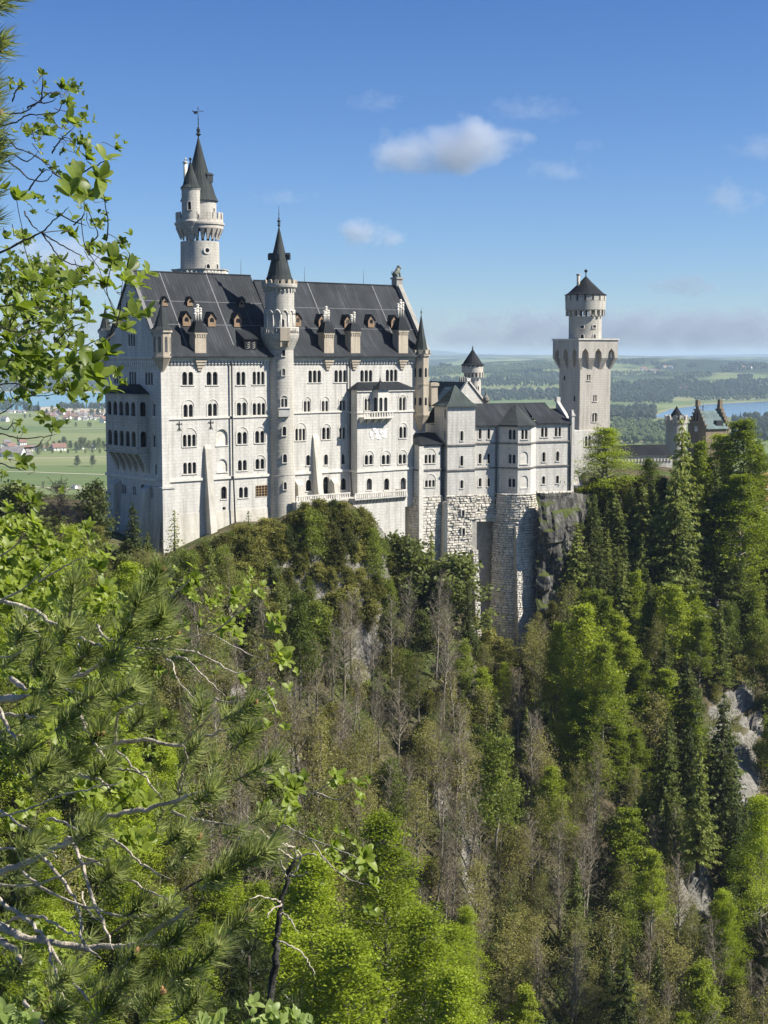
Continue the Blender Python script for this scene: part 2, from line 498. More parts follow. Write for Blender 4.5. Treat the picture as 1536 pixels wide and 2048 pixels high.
def ring_boxes(mb, cx, cy, r, n, w, th, z0, z1, top=0.0, a0=0.0, mi=0):
    """n blocks standing on a circle; top > 0 adds a rounded cap"""
    for i in range(n):
        a = a0 + 2 * pi * i / n
        nx, ny, tx, ty = cos(a), sin(a), -sin(a), cos(a)
        def q(u, d, z): return (cx + nx * (r + d) + tx * u, cy + ny * (r + d) + ty * u, z)
        prof = [(-w / 2, z0), (w / 2, z0), (w / 2, z1)]
        if top > 0: prof += [(w / 2 * cos(pi * k / 4), z1 + top * sin(pi * k / 4)) for k in range(1, 4)]
        prof += [(-w / 2, z1)]
        k = len(prof)
        mb.add([q(u, 0, z) for u, z in prof] + [q(u, -th, z) for u, z in prof],
               [tuple(range(k)), tuple(range(2 * k - 1, k - 1, -1))] + [(i2, k + i2, k + (i2 + 1) % k, (i2 + 1) % k) for i2 in range(k)], False, mi)
def finial(mb, x, y, z, h, r):
    mb.tube([(x, y, z - .4), (x, y, z + h)], [r * .35, r * .10], 6)
    for f, s_ in ((.10, .9), (.30, 1.0), (.42, .55), (.62, .4)):
        mb.sphere((x, y, z + h * f), r * s_, 8, 5, .8)
    mb.lathe(x, y, [(r * .2, z + h * .18), (r * 1.2, z + h * .2), (r * .2, z + h * .23)], 10)
def cone_roof(mb, cx, cy, r, z0, z1, n=20, flare=.12):
    H = z1 - z0
    prof = [(r * 1.0, z0 - .12), (r, z0), (r * (.86 - flare * .3), z0 + H * .10), (r * .62, z0 + H * .32), (r * .30, z0 + H * .66), (.05, z1)]
    mb.lathe(cx, cy, prof, n, sm=False)
    mb.lathe(cx, cy, [(.02, z0 - .12), (r, z0 - .12)], n, sm=False)
def frieze(f, mb, u0, u1, v0, v1, pitch=.62, w=.3, d=-.28):
    n = max(1, int((u1 - u0) / pitch))
    for i in range(n):
        c = u0 + (i + .5) * (u1 - u0) / n
        f.box(mb, c - w / 2, c + w / 2, v0, v1, d, .02)
# ------------------------------------------------------------------ the palace (long main building)
ZB = -46.0
C0 = at(322, 712, 280)
FP = Frame(C0.x, C0.y, 39.0)
LP = 65.6                                     # length of the long front
def root_for(fr, name, label, cat, zb, lx=0, ly=0):
    w = fr.world(0, 0, zb)
    r = empty(name, w, fr.a); tag(r, label, cat); return r
PAL = root_for(FP, 'palace_building', 'long white limestone palace wing with steep grey metal roof and many arched windows', 'castle wing', ZB)
def px_x(fr, x, y, ly): return fr.fy(x, y, ly)[0]
def px_z(fr, x, y, ly): return fr.fy(x, y, ly)[1]

XR = px_x(FP, 562, 850, 0)                    # where the round stair tower stands
fs = front(FP, 0.0, PAL, ZB)
rows = [  # x0 x1 y0 y1 n arch
 (363.3,387.7,743.5,770,2,None),(412,436.4,743.5,770,2,None),(472,491.7,743.5,770,2,None),(504.5,530,743,769,3,None),
 (366,387,808.6,834,2,800),(415,435,807,832,2,799),(472.5,494.5,805,831,2,795.5),(504.5,531.5,806,830,3,793),
 (365,392.5,869,893,3,856),(473.6,495,864,888,2,854.5),(509.4,530,861.6,886,2,853.5),
 (365.6,393.4,924.6,947.6,3,None),(475,494.5,920,941,2,None),(510,530,917.5,938,2,910),
 (442,453.5,972.5,998,1,None),(477,497,974,995.5,2,None),
 (616,643,740.5,765,3,None),(668,694,740,764.5,3,None),(719.7,745.5,740,763.4,3,None),(770.8,795.4,739,762.7,3,None),
 (607,621,802,824,2,794),(643,657,801.5,823.5,2,793.5),(678.7,691.5,801,822.5,2,793),
 (590,611.4,857,881,3,846),(643.5,660.6,854.6,878.7,2,848),(678,691.5,854.6,878,2,847.5),
 (612,620.8,909.7,931,1,None),(648,656,908.5,929.5,1,None),(683,690,907.8,928.5,1,None),
 (611.4,624,959,982,1,None),(682,693,956,979.5,1,None)]
for x0, x1, y0, y1, n, a in rows: fs.win(x0, x1, y0, y1, n, a)
fs.win(432, 455.6, 858, 891, 1, None, depth=.45, name='blind_window', blind=True, label='blind white plastered arch in the front wall')
fs.win(435, 454.4, 918, 944, 1, None, depth=.3, name='blind_window', blind=True)
fs.win(646, 659, 953, 988, 1, 949, name='door_window', depth=.7)
fs.win(445, 451.5, 1014, 1020, 1, None, rect=True, surround=False, sill=False)
lw = fs.win(511.7, 534.6, 971, 992.5, 1, None, rect=True, surround=False, sill=False, depth=.4, label='square opening closed by a weathered timber lattice')
lb = MB()
ua, va = fs.P(511.7, 982); ub, _ = fs.P(534.6, 982); vt = fs.P(523, 971)[1]; vb_ = fs.P(523, 992.5)[1]
for i in range(5):
    u = ua + (ub - ua) * i / 4; fs.box(lb, u - .06, u + .06, vb_, vt, -.06, .1)
    v = vb_ + (vt - vb_) * i / 4; fs.box(lb, ua - .06, ub + .06, v - .055, v + .055, -.10, -.062)
o = lb.build('lattice', M['lattice'], lw); o.location = (0, 0, 0)
w_ = fs.wall([(0, ZB), (LP, ZB), (LP, 0), (0, 0)])
w_.name = 'front_wall'
# west gable wall with its windows
DL, HL = 22.0, 16.2                            # depth and ridge height of the west half
DR, HR = 20.0, 15.2
XS = 27.8                                      # where the west roof ends
fg = side(FP, 0.0, PAL, ZB)
for x0, x1, y0, y1, n, a in [(227.6,241.5,748,767,3,None),(257.7,272.7,743,768,3,None),(290,306,744.5,770,3,None),
      (306,315,808,832,2,801),(306,316.5,870,894,2,862),(311,314.5,928,949,1,None),(222,231,965,989,2,None),(244,252,969,991,2,None),
      (266,272,973,995,2,None),(281.5,291.5,968,1011,1,None),(256,270,667.6,692,3,None),(251.6,257,604,616,1,None),(260,265.5,602,615,1,None)]:
    fg.win(x0, x1, y0, y1, n, a)
w_ = fg.wall([(0, ZB), (DL, ZB), (DL, 0), (DL / 2, HL), (0, 0)])
w_.name = 'gable_wall'
mb = MB()                                      # walls turned away from the view
mb.quad((LP, 0, ZB), (LP, DR, ZB), (LP, DR, 0), (LP, 0, 0))
mb.add([(LP, 0, 0), (LP, DR, 0), (LP, DR / 2, HR)], [(0, 1, 2)])
mb.quad((0, DL, ZB), (0, DL, 0), (XS, DL, 0), (XS, DL, ZB))
mb.quad((XS, DR, ZB), (XS, DR, 0), (LP, DR, 0), (LP, DR, ZB))
mb.add([(XS, 0, 0), (XS, DL, 0), (XS, DL / 2, HL - .05)], [(0, 1, 2)])
mb.quad((XS, DR, ZB), (XS, DL, ZB), (XS, DL, 0), (XS, DR, 0))
mb.build('rear_wall', M['wall'], PAL, ZB)
# roofs (bell-cast at the eaves)
def gable_roof(x0, x1, D, H, over, mat, name, thick=.25):
    mb = MB()
    k = H / (D / 2)
    prof = [(-over, .02), (1.1, 1.2 * k + .12), (D / 2, H + .15), (D - 1.1, 1.2 * k + .12), (D + over, .02)]
    nx = max(2, int((x1 - x0) / 4))
    for i in range(len(prof) - 1):
        (ya, za), (yb, zb_) = prof[i], prof[i + 1]
        mb.quad((x0, ya, za), (x1, ya, za), (x1, yb, zb_), (x0, yb, zb_))
        mb.quad((x0, ya, za - thick), (x0, yb, zb_ - thick), (x1, yb, zb_ - thick), (x1, ya, za - thick))
        for x in (x0, x1): mb.quad((x, ya, za), (x, yb, zb_), (x, yb, zb_ - thick), (x, ya, za - thick))
    for ya, za in (prof[0], prof[-1]): mb.quad((x0, ya, za), (x0, ya, za - thick), (x1, ya, za - thick), (x1, ya, za))
    mb.box(x0, x1, D / 2 - .16, D / 2 + .16, H + .1, H + .32)
    return mb.build(name, mat, PAL, ZB)
RL = gable_roof(-.25, XS, DL, HL, 1.25, M['roof'], 'roof')
RR = gable_roof(XS + .02, LP - .2, DR, HR, 1.25, M['roof'], 'roof')
mb = MB()                                      # pale flashing strips that run up the slope
for fx_, D, H in ((6.3, DL, HL), (17.0, DL, HL), (41.3, DR, HR), (58.6, DR, HR), (.35, DL, HL)):
    k = H / (D / 2)
    mb = MB(); mb.quad((fx_, 1.2, 1.3 * k + .18), (fx_ + .16, 1.2, 1.3 * k + .18), (fx_ + .16, D / 2, H + .2), (fx_, D / 2, H + .2))
    mb.build('flashing', M['zinc'], PAL, ZB)
for x0, x1, D, H in ((0, XS, DL, HL), (XS + .1, LP - .3, DR, HR)):   # rows of snow guards across the slope
    k = H / (D / 2)
    for f_ in (.36, .64):
        y = f_ * D / 2; mb = MB(); mb.box(x0, x1, y - .05, y + .05, y * k + .16, y * k + .30); mb.build('snow_guard', M['zinc'], PAL, ZB)
# cornice, frieze, string courses
mb = MB()
fs.box(mb, -.3, LP + .1, -.55, -.26, -.45, .05)
fs.box(mb, -.2, LP + .1, -.95, -.55, -.25, .05)
frieze(fs, mb, .2, XR - 2.8, -1.55, -.95, .75, .42, -.3)
frieze(fs, mb, XR + 2.8, LP, -1.55, -.95, .75, .42, -.3)
mb.build('cornice', M['trim'], PAL, ZB)
mb = MB()
fg.box(mb, -.3, DL + .2, -.5, -.12, -.5, .05)
frieze(fg, mb, .8, DL - .3, -2.1, -1.2, .8, .45, -.25)
fg.box(mb, .6, DL - .1, -1.2, -1.0, -.25, .05)
mb.build('cornice', M['trim'], PAL, ZB)
mb = MB()                                      # sloping gable parapet
for a, b in (((0, 0), (DL / 2, HL)), ((DL, 0), (DL / 2, HL))):
    dx, dz = b[0] - a[0], b[1] - a[1]; L = sqrt(dx * dx + dz * dz); nx, nz = -dz / L, dx / L
    if nz < 0: nx, nz = -nx, -nz
    for t0 in (0,):
        q = [(a[0], a[1]), (b[0], b[1]), (b[0] + nx * .3, b[1] + nz * .3), (a[0] + nx * .3, a[1] + nz * .3)]
        mb.add([(-.35, u, v) for u, v in q] + [(.3, u, v) for u, v in q], [(0, 1, 2, 3), (7, 6, 5, 4), (0, 4, 5, 1), (1, 5, 6, 2), (2, 6, 7, 3), (3, 7, 4, 0)])
mb.build('gable_coping', M['pipe'], PAL, ZB)
mb = MB()
for a, b in (((0, 0), (DR / 2, HR)), ((DR, 0), (DR / 2, HR))):
    dx, dz = b[0] - a[0], b[1] - a[1]; L = sqrt(dx * dx + dz * dz); nx, nz = -dz / L, dx / L
    if nz < 0: nx, nz = -nx, -nz
    q = [(a[0], a[1]), (b[0], b[1]), (b[0] + nx * 1.0, b[1] + nz * 1.0), (a[0] + nx * 1.0, a[1] + nz * 1.0)]
    mb.add([(LP - .25, u, v) for u, v in q] + [(LP + .9, u, v) for u, v in q], [(0, 1, 2, 3), (7, 6, 5, 4), (0, 4, 5, 1), (1, 5, 6, 2), (2, 6, 7, 3), (3, 7, 4, 0)])
mb.box(LP - .6, LP + 1.0, DR / 2 - .9, DR / 2 + .9, HR, HR + 2.0)
mb.box(LP - .8, LP + 1.2, DR / 2 - 1.1, DR / 2 + 1.1, HR + 1.6, HR + 2.0)
mb.build('gable_coping', M['dark2'], PAL, ZB)
def zat(y, x, ly=0.0): return px_z(FP, x, y, ly)
mb = MB()
def course(f, ua, ub, ya, xa, h=.34, d=-.22):
    v = f.P(xa, ya)[1]
    f.box(mb, ua, ub, v - h / 2, v + h / 2, d, .05)
course(fs, -.2, XR - 2.6, 836, 400); course(fs, XR + 2.6, LP - .1, 824.5, 630)
course(fs, -.2, XR - 2.6, 957, 420, .5, -.3); course(fs, XR + 2.6, LP - .1, 945, 620, .5, -.3)
course(fg, -.1, DL + .1, 834, 300); course(fg, -.1, DL + .2, 957, 290, .5, -.3)
mb.build('string_course', M['trim'], PAL, ZB)
# battered base, corner pilaster, buttresses
zs = fs.P(420, 957)[1]
mb = MB()
zq_ = fs.P(420, 1024)[1]; mb.add([(-.2, -.06, zq_), (XR - 2.4, -.06, zq_), (XR - 2.4, -.8, ZB), (-.2, -.8, ZB), (-.2, .05, zq_ + .05), (XR - 2.4, .05, zq_ + .05)], [(0, 1, 2, 3), (0, 4, 5, 1)])
M_ = M['base']
def buttress(mb, x0, x1, ztop, zbot, dtop, dbot):
    mb.add([(x0, -dtop, ztop - .5), (x1, -dtop, ztop - .5), (x1, -dbot, zbot), (x0, -dbot, zbot), (x0, .1, ztop + .6), (x1, .1, ztop + .6), (x1, .1, zbot), (x0, .1, zbot)],
           [(0, 1, 2, 3), (0, 4, 5, 1), (0, 3, 7, 4), (1, 5, 6, 2)])
x0, x1 = px_x(FP, 412.5, 980, -.6), px_x(FP, 425, 980, -.6)
bm_ = MB(); buttress(bm_, x0, x1, fs.P(418, 893)[1], ZB, .5, 3.4); bm_.build('buttress', M['base'], PAL, ZB)
x0, x1 = px_x(FP, 629, 940, -.6), px_x(FP, 639.5, 940, -.6)
bm_ = MB(); buttress(bm_, x0, x1, fs.P(634, 872)[1], -30, .4, 2.2); bm_.build('buttress', M['base'], PAL, ZB)
for xa, xb, ya in ((594.5, 606.5, 964), (667, 678, 961)):
    x0, x1 = px_x(FP, xa, 970, -1), px_x(FP, xb, 970, -1); z = fs.P(xa, ya)[1]
    bm_ = MB(); buttress(bm_, x0, x1, z, -30, 1.2, 1.6); bm_.build('buttress', M['base'], PAL, ZB)
bm_ = MB()                                     # corner pier
bm_.box(-.55, 2.1, -.75, 2.4, ZB, fs.P(330, 975)[1]); bm_.box(-.75, 2.3, -.95, 2.6, fs.P(330, 977)[1], fs.P(330, 974)[1])
bm_.box(-.3, 1.3, -.35, 1.7, fs.P(330, 974)[1], fs.P(330, 745)[1])
bm_.build('corner_pier', M['wall'], PAL, ZB)
for xa, xb, ya in ((232, 243, 967), (293, 304, 979)):
    y0, y1 = fg.P(xb, 1000)[0], fg.P(xa, 1000)[0]; z = fg.P(xb, ya)[1]
    bm_ = MB(); bm_.add([(-1.5, y0, z), (-1.5, y1, z), (-3.2, y1, ZB), (-3.2, y0, ZB), (.1, y0, z + .8), (.1, y1, z + .8), (.1, y1, ZB), (.1, y0, ZB)], [(0, 1, 2, 3), (0, 4, 5, 1), (0, 3, 7, 4), (1, 5, 6, 2)])
    bm_.build('buttress', M['base'], PAL, ZB)
bm_ = MB(); bm_.add([(-.35, -.1, -27), (-.35, DL + .1, -27), (-1.9, DL + 1.2, ZB), (-1.9, -.1, ZB), (.1, DL + .1, -27), (.1, DL + 1.2, ZB)], [(0, 1, 2, 3), (1, 4, 5, 2)])
bm_.build('battered_base', M['base'], PAL, ZB)
mb.build('battered_base', M['base'], PAL, ZB)
# downpipes
mb = MB()
for xt, yb in ((460.5, 1055), (697, 990)):
    u, v = fs.P(xt, 728)
    mb.tube([(u, -.55, -1.2), (u, -.5, v), (u + .05, -.45, zs + .6), (u + .1, -.6, zs - .6), (u + .15, -1.0, fs.P(xt, yb)[1])], .17, 6)
    ob = mb.build('downpipe', M['pipe'], PAL, ZB); mb = MB()
# iron wall anchors
for x, y in ((358.5, 852), (421.5, 849)):
    u, v = fs.P(x, y); a = MB()
    a.box(u - .06, u + .06, -.14, .02, v - .9, v + .9)
    for sgn in (-1, 1):
        a.tube([(u, -.1, v - .2), (u + sgn * .45, -.1, v - .9)], .06, 4); a.tube([(u, -.1, v + .2), (u + sgn * .5, -.1, v + .55), (u + sgn * .62, -.1, v + .25)], .07, 4)
    a.build('wall_anchor', M['metal'], PAL, ZB)
# chimney stacks that rise from the eave
def chimney(x, ytop, ybody, wpx, pots, mat=None):
    u, vb = fs.P(x, 703); w = wpx / 2 / 7.6
    c = MB()
    z1 = fs.P(x, ybody)[1]
    c.box(u - w, u + w, -.55, 1.5, -.2, z1)
    for i in range(4): c.box(u - w * (.95 - .2 * i), u + w * (.95 - .2 * i), -.75 + .16 * i, .05, -.62 - .55 * (i + 1), -.621 - .55 * i)
    c.box(u - w - .12, u + w + .12, -.72, 1.6, -.35, .35)
    c.box(u - w - .15, u + w + .15, -.72, 1.65, z1 - .45, z1)
    for i in range(5): c.box(u - w + .1 + i * w * .42, u - w + .34 + i * w * .42, -.68, -.54, z1 - 1.0, z1 - .46)
    o = c.build('chimney', mat or M['tan'], PAL, ZB)
    r = MB()
    zt = fs.P(x, ytop)[1]; zm = z1 + (zt - z1) * .42
    p0 = [(u - w - .3, -.85), (u + w + .3, -.85), (u + w + .3, 1.8), (u - w - .3, 1.8)]
    p1 = [(u - w * .55, -.1), (u + w * .55, -.1), (u + w * .55, 1.0), (u - w * .55, 1.0)]
    r.frustum(p0, p1, z1, zm)
    ro = r.build('chimney_roof', M['roof2'], o); ro.location = (0, 0, 0)
    g = MB()
    for dx, hh in pots:
        q = u + dx * w; g.tube([(q, .45, zm - .2), (q, .45, zm + (zt - zm) * hh)], .26, 8)
        for k in (.55, .8, .98): g.sphere((q, .45, zm + (zt - zm) * hh * k), .36, 8, 5, .7)
    go = g.build('chimney_pots', M['trim'], o); go.location = (0, 0, 0)
chimney(398.5, 610, 664, 19, [(-.45, .75), (0, 1), (.5, .78)])
chimney(655, 614, 665, 18.5, [(-.4, .7), (0, 1), (.45, .75)])
chimney(708, 625, 662, 18.5, [(-.3, .75), (.3, 1)])
chimney(803.5, 600, 660, 19.5, [(-.55, .75), (0, 1), (.5, .85)])
# dormers
def on_roof(x, y, D, H):
    k = H / (D / 2) ; o, d = FP._l(x, y)
    t = k * o[1] / (d[2] - k * d[1]); return o[0] + t * d[0], o[1] + t * d[1], t * d[2]
def dormer(x, y, w, h, D, H, hip=False):
    """x, y: photo pixel at the middle of its sill"""
    u, v, z = on_roof(x, y, D, H); k = H / (D / 2)
    y0 = v - .45; yb = (z + h + w * .62) / k + .3
    f = MB()
    f.box(u - w / 2, u + w / 2, y0 + .12, yb, z - .5, z + h - .05)
    o = f.build('dormer', M['roof2'], PAL, ZB)
    r = MB()
    zr = z + h + w * .62
    for sgn in (-1, 1):
        a = [(u + sgn * (w / 2 + .22), y0 - .25, z + h - .28), (u, y0 - .25, zr), (u, yb + .6, zr), (u + sgn * (w / 2 + .22), yb + .6, z + h - .28)]
        r.add(a + [(p[0], p[1], p[2] - .14) for p in a], [(0, 1, 2, 3), (4, 5, 6, 7), (0, 1, 5, 4), (0, 3, 7, 4)])
    ro = r.build('dormer_roof', M['roof2'], o); ro.location = (0, 0, 0)
    n = MB()
    pts = [(u - w / 2, z - .1), (u + w / 2, z - .1), (u + w / 2, z + h - .1), (u, z + h + w * .5), (u - w / 2, z + h - .1)]
    ip = arch_poly(u - w * .27, u + w * .27, z + .25, z + h - .1, 6)
    fl = [Vector((a, b, 0)) for a, b in pts]; hl = [Vector((a, b, 0)) for a, b in ip]
    n.add([(p.x, y0, p.y) for p in fl + hl], tessellate_polygon([fl, hl]))
    for i in range(5):
        a, b = pts[i], pts[(i + 1) % 5]; n.quad((a[0], y0, a[1]), (b[0], y0, b[1]), (b[0], y0 + .13, b[1]), (a[0], y0 + .13, a[1]))
    n.box(u - w * .27, u + w * .27, y0 + .02, y0 + .08, z + .25, z + .25 + h * .28)
    no = n.build('window_frame', M['wood'], o); no.location = (0, 0, 0)
    g = MB(); g.add([(a, y0 + .10, b) for a, b in ip], [tuple(range(len(ip)))])
    go = g.build('pane', M['glass'], o); go.location = (0, 0, 0)
for x, y in ((371, 651), (421.5, 652), (473.5, 653)): dormer(x, y, 1.75, 1.7, DL, HL)
for x, y in ((328, 611), (378, 611), (481, 614)): dormer(x, y, 1.25, 1.0, DL, HL)
for x, y in ((593, 652), (641.5, 654), (693, 655), (740, 654), (786, 655)): dormer(x, y, 1.65, 1.7, DR, HR)
u, v, z = on_roof(497, 696, DL, HL)            # broad dormer with two lattice windows
f = MB(); f.box(u - 1.5, u + 1.3, v - .9, v + 2.6, z - .6, z + 1.9); o = f.build('dormer', M['roof2'], PAL, ZB)
r = MB(); r.add([(u - 1.8, v - 1.2, z + 1.85), (u + 1.6, v - 1.2, z + 1.85), (u + 1.3, v + 3.4, z + 4.2), (u - 1.5, v + 3.4, z + 4.2), (u - 1.8, v - 1.2, z + 1.65), (u + 1.6, v - 1.2, z + 1.65), (u + 1.6, v + 2.2, z + 1.8), (u - 1.8, v + 2.2, z + 1.8)], [(0, 1, 2, 3), (0, 1, 5, 4), (1, 2, 6, 5), (0, 4, 7, 3)])
ro = r.build('dormer_roof', M['roof2'], o); ro.location = (0, 0, 0)
g = MB()
for dx in (-.75, .5):
    p = arch_poly(u + dx - .42, u + dx + .42, z - .2, z + 1.35, 6); g.add([(a, v - .93, b) for a, b in p], [tuple(range(len(p)))])
go = g.build('pane', M['glass'], o); go.location = (0, 0, 0)
mb = MB()
for dx in (-.75, .5):
    for i in range(4): mb.tube([(u + dx - .4, v - .95, z - .2 + .35 * i), (u + dx + .4, v - .95, z + .1 + .35 * i)], .03, 4)
go = mb.build('lattice', M['trim'], o); go.location = (0, 0, 0)
# lightning rods on the ridge
mb = MB()
for x, D, H in ((482, DL, HL), (609, DR, HR), (727, DR, HR)):
    px = px_x(FP, x, 570, D / 2)
    r = MB(); r.tube([(px, D / 2, H), (px, D / 2, H + 3.4)], [.05, .025], 5); r.build('lightning_rod', M['metal'], PAL, ZB)
# crouching lion on the east gable pedestal: one lofted body with mane, forelegs and raised head
lion = MB()
cx, cy, cz = LP + .2, DR / 2, HR + 2.0
lion.tube([(cx - 1.0, cy, cz + .45), (cx - .55, cy, cz + .75), (cx, cy, cz + 1.15), (cx + .3, cy, cz + 1.75), (cx + .4, cy, cz + 2.2)], [.42, .62, .62, .58, .3], 10)
lion.tube([(cx + .35, cy, cz + 2.0), (cx + .8, cy, cz + 2.15), (cx + 1.05, cy, cz + 2.0)], [.5, .38, .2], 9)
for sgn in (-1, 1):
    lion.tube([(cx + .3, cy + sgn * .35, cz + 1.3), (cx + .5, cy + sgn * .4, cz + .6), (cx + .55, cy + sgn * .4, cz), (cx + .85, cy + sgn * .4, cz + .08)], [.26, .2, .15, .16], 7)
    lion.tube([(cx - .8, cy + sgn * .35, cz + .6), (cx - .3, cy + sgn * .5, cz + .5), (cx - .6, cy + sgn * .5, cz + .1), (cx - .2, cy + sgn * .5, cz + .1)], [.36, .34, .2, .16], 7)
    lion.sphere((cx + .35, cy + sgn * .3, cz + 2.5), .16, 6, 5)
lion.tube([(cx - 1.0, cy, cz + .4), (cx - 1.4, cy, cz + .5), (cx - 1.5, cy, cz + 1.0), (cx - 1.3, cy, cz + 1.4)], [.12, .09, .08, .13], 6)
lo = lion.build('lion_statue', M['bronze'], PAL, ZB)

# projecting bay with balcony
BD = 2.75
bx0, bx1 = px_x(FP, 714.5, 880, -BD), px_x(FP, 826, 880, -BD)
fb = front(FP, -BD, PAL, ZB)
for x0, x1, y0, y1, n, a in [(728.6,742,797,821,2,791),(797.7,811.8,795,820.6,2,790),(798,813.7,853.4,876,2,846),
     (728.6,746.6,909.7,929,2,902),(762.6,780.6,909.5,928.5,2,901.5),(796.5,813,908.5,927.5,2,900),
     (733,744,956.5,980,1,None),(768,778.5,956.5,980,1,None),(800.8,812,955,979,1,None)]: fb.win(x0, x1, y0, y1, n, a)
zb1 = fb.P(760, 779)[1]
fb.wall([(bx0, -32), (bx1, -32), (bx1, zb1), (bx0, zb1)]).name = 'bay_wall'
mb = MB()
mb.quad((bx0, -BD, -32), (bx0, -BD, zb1), (bx0, .0, zb1), (bx0, .0, -32)); mb.quad((bx1, -BD, -32), (bx1, 0, -32), (bx1, 0, zb1), (bx1, -BD, zb1))
mb.build('bay_wall', M['wall'], PAL, ZB)
mb = MB()
for yy, h, d in ((824, .3, -.2), (940, .45, -.25)):
    v = fb.P(760, yy)[1]; fb.box(mb, bx0 - .2, bx1 + .2, v - h / 2, v + h / 2, d, .05); mb.box(bx0 - .2, bx0 - .001, -BD + .05, 0, v - h / 2, v + h / 2)
fb.box(mb, bx0 - .25, bx1 + .25, zb1 - .4, zb1 - .02, -.3, .05)
frieze(fb, mb, bx0 + 1.6, bx0 + 4.4, zb1 - 1.7, zb1 - 1.4, .4, .2, -.08); frieze(fb, mb, bx1 - 4.6, bx1 - 1.2, zb1 - 1.7, zb1 - 1.4, .4, .2, -.08)
mb.build('string_course', M['trim'], PAL, ZB)
mb = MB()
zt = fs.P(760, 766)[1] + .25
mb.frustum([(bx0 - .5, -BD - .5), (bx1 + .5, -BD - .5), (bx1 + .5, -.02), (bx0 - .5, -.02)], [(bx0 + 2.2, -.5), (bx1 - 2.2, -.5), (bx1 - 2.2, -.02), (bx0 + 2.2, -.02)], zb1, zt)
oxc = px_x(FP, 768, 800, -BD - 1.5)
mb.pyramid([(oxc - 2.1, -BD - .4), (oxc - 1.7, -BD - 1.9), (oxc + 1.5, -BD - 1.9), (oxc + 1.9, -BD - .4)], zb1 + .02, (oxc, -BD - .2, zt + .5))
finial(mb, oxc, -BD - .2, zt + .3, 1.3, .16)
mb.build('bay_roof', M['roof2'], PAL, ZB)
# balcony: slab on brackets, balustrade, three-sided oriel with arched windows
u0, u1 = px_x(FP, 727.5, 830, -BD - 1.6), px_x(FP, 786, 830, -BD - 1.6)
zs_ = fb.P(755, 833)[1]; zrail = fb.P(755, 824)[1]
mb = MB()
mb.box(u0, u1, -BD - 1.7, -BD - .002, zs_ - .35, zs_)
mb.box(u0, u1, -BD - 1.7, -BD - 1.45, zrail - .02, zrail + .2)
n = 12
for i in range(n):
    q = u0 + .15 + (u1 - u0 - .3) * i / (n - 1); mb.box(q - .12, q + .12, -BD - 1.64, -BD - 1.5, zs_, zrail - .021)
for i in range(5):
    q = u0 + .3 + (u1 - u0 - .6) * i / 4; mb.add([(q - .22, -BD - 1.5, zs_ - .351), (q + .22, -BD - 1.5, zs_ - .351), (q + .22, -BD - .002, zs_ - .351), (q - .22, -BD - .002, zs_ - .351), (q - .22, -BD - .002, zs_ - 1.5), (q + .22, -BD - .002, zs_ - 1.5)], [(0, 1, 2, 3), (0, 4, 5, 1), (0, 3, 4), (1, 5, 2), (2, 5, 4, 3)])
mb.build('balcony', M['trim'], PAL, ZB)
pp = [(oxc - 1.9, -BD), (oxc - 1.5, -BD - 1.4), (oxc + 1.3, -BD - 1.4), (oxc + 1.7, -BD)]
mb = MB(); g = MB()
for i in range(3):
    (ax, ay), (bx, by) = pp[i], pp[i + 1]
    f3 = slanted(FP, ax, ay, bx, by, PAL, ZB)
    cells = [(.2, f3.L - .2)] if i != 1 else [(.25, f3.L / 2 - .15), (f3.L / 2 + .15, f3.L - .25)]
    for a, b in cells:
        p = arch_poly(a + .05, b - .05, zs_ + .9, zb1 - 1.6, 6); f3.holes.append((p, .3))
        g.add([f3.mp(q[0], q[1], .26) for q in p], [tuple(range(len(p)))])
    f3.wall([(0, zs_), (f3.L, zs_), (f3.L, zb1), (0, zb1)], mb)
oo = mb.build('oriel', M['trim'], PAL, ZB); go = g.build('pane', M['glass'], oo); go.location = (0, 0, 0)
# wall painting under the balcony; its overexposure is put into the colour as white
mu = MB(); rr = random.Random(4)
ux0, uz1 = fb.P(734, 856); ux1, uz0 = fb.P(774, 879)
for i in range(26):
    a, b = rr.uniform(ux0, ux1 - .6), rr.uniform(uz0, uz1 - .5); w, h = rr.uniform(.4, 1.3), rr.uniform(.3, 1.0); d = -.02 - .003 * i
    k = 7; mu.add([(a + w / 2 + w / 2 * cos(2 * pi * j / k) * rr.uniform(.7, 1.2), -BD + d, b + h / 2 + h / 2 * sin(2 * pi * j / k) * rr.uniform(.7, 1.2)) for j in range(k)], [tuple(range(k))])
mu.build('wall_painting', M['white'], PAL, ZB)

# two-storey loggia on the west gable
LG = 2.5
fl_ = side(FP, -LG, PAL, ZB)
ly0, ly1 = FP.fx(275, 860, -LG)[0], FP.fx(211.5, 860, -LG)[0]
zt1 = FP.fx(250, 787, -LG)[1]; zm1 = FP.fx(250, 838, -LG)[1]; zbt = FP.fx(250, 903, -LG)[1]
zA0, zA1 = FP.fx(250, 831, -LG)[1], FP.fx(250, 803, -LG)[1]; zB0, zB1 = FP.fx(250, 892, -LG)[1], FP.fx(250, 861, -LG)[1]
mb = MB(); g = MB()
for za, zb_ in ((zA0, zA1), (zB0, zB1)):
    for i in range(5):
        st = (ly1 - ly0 - .8) / 5; c = ly0 + .4 + st * (i + .5)
        p = arch_poly(c - st * .36, c + st * .36, za, zb_, 6); fl_.holes.append((p, .28))
fl_.wall([(ly0, zbt), (ly1, zbt), (ly1, zt1), (ly0, zt1)], mb)
for za, zb_ in ((zA0, zA1), (zB0, zB1)): g.add([fl_.mp(u, v, 1.0) for u, v in ((ly0 + .1, za - .3), (ly1 - .1, za - .3), (ly1 - .1, zb_ + .3), (ly0 + .1, zb_ + .3))], [(0, 1, 2, 3)])  # dark sheets behind the arches stand in for the shade inside the loggia
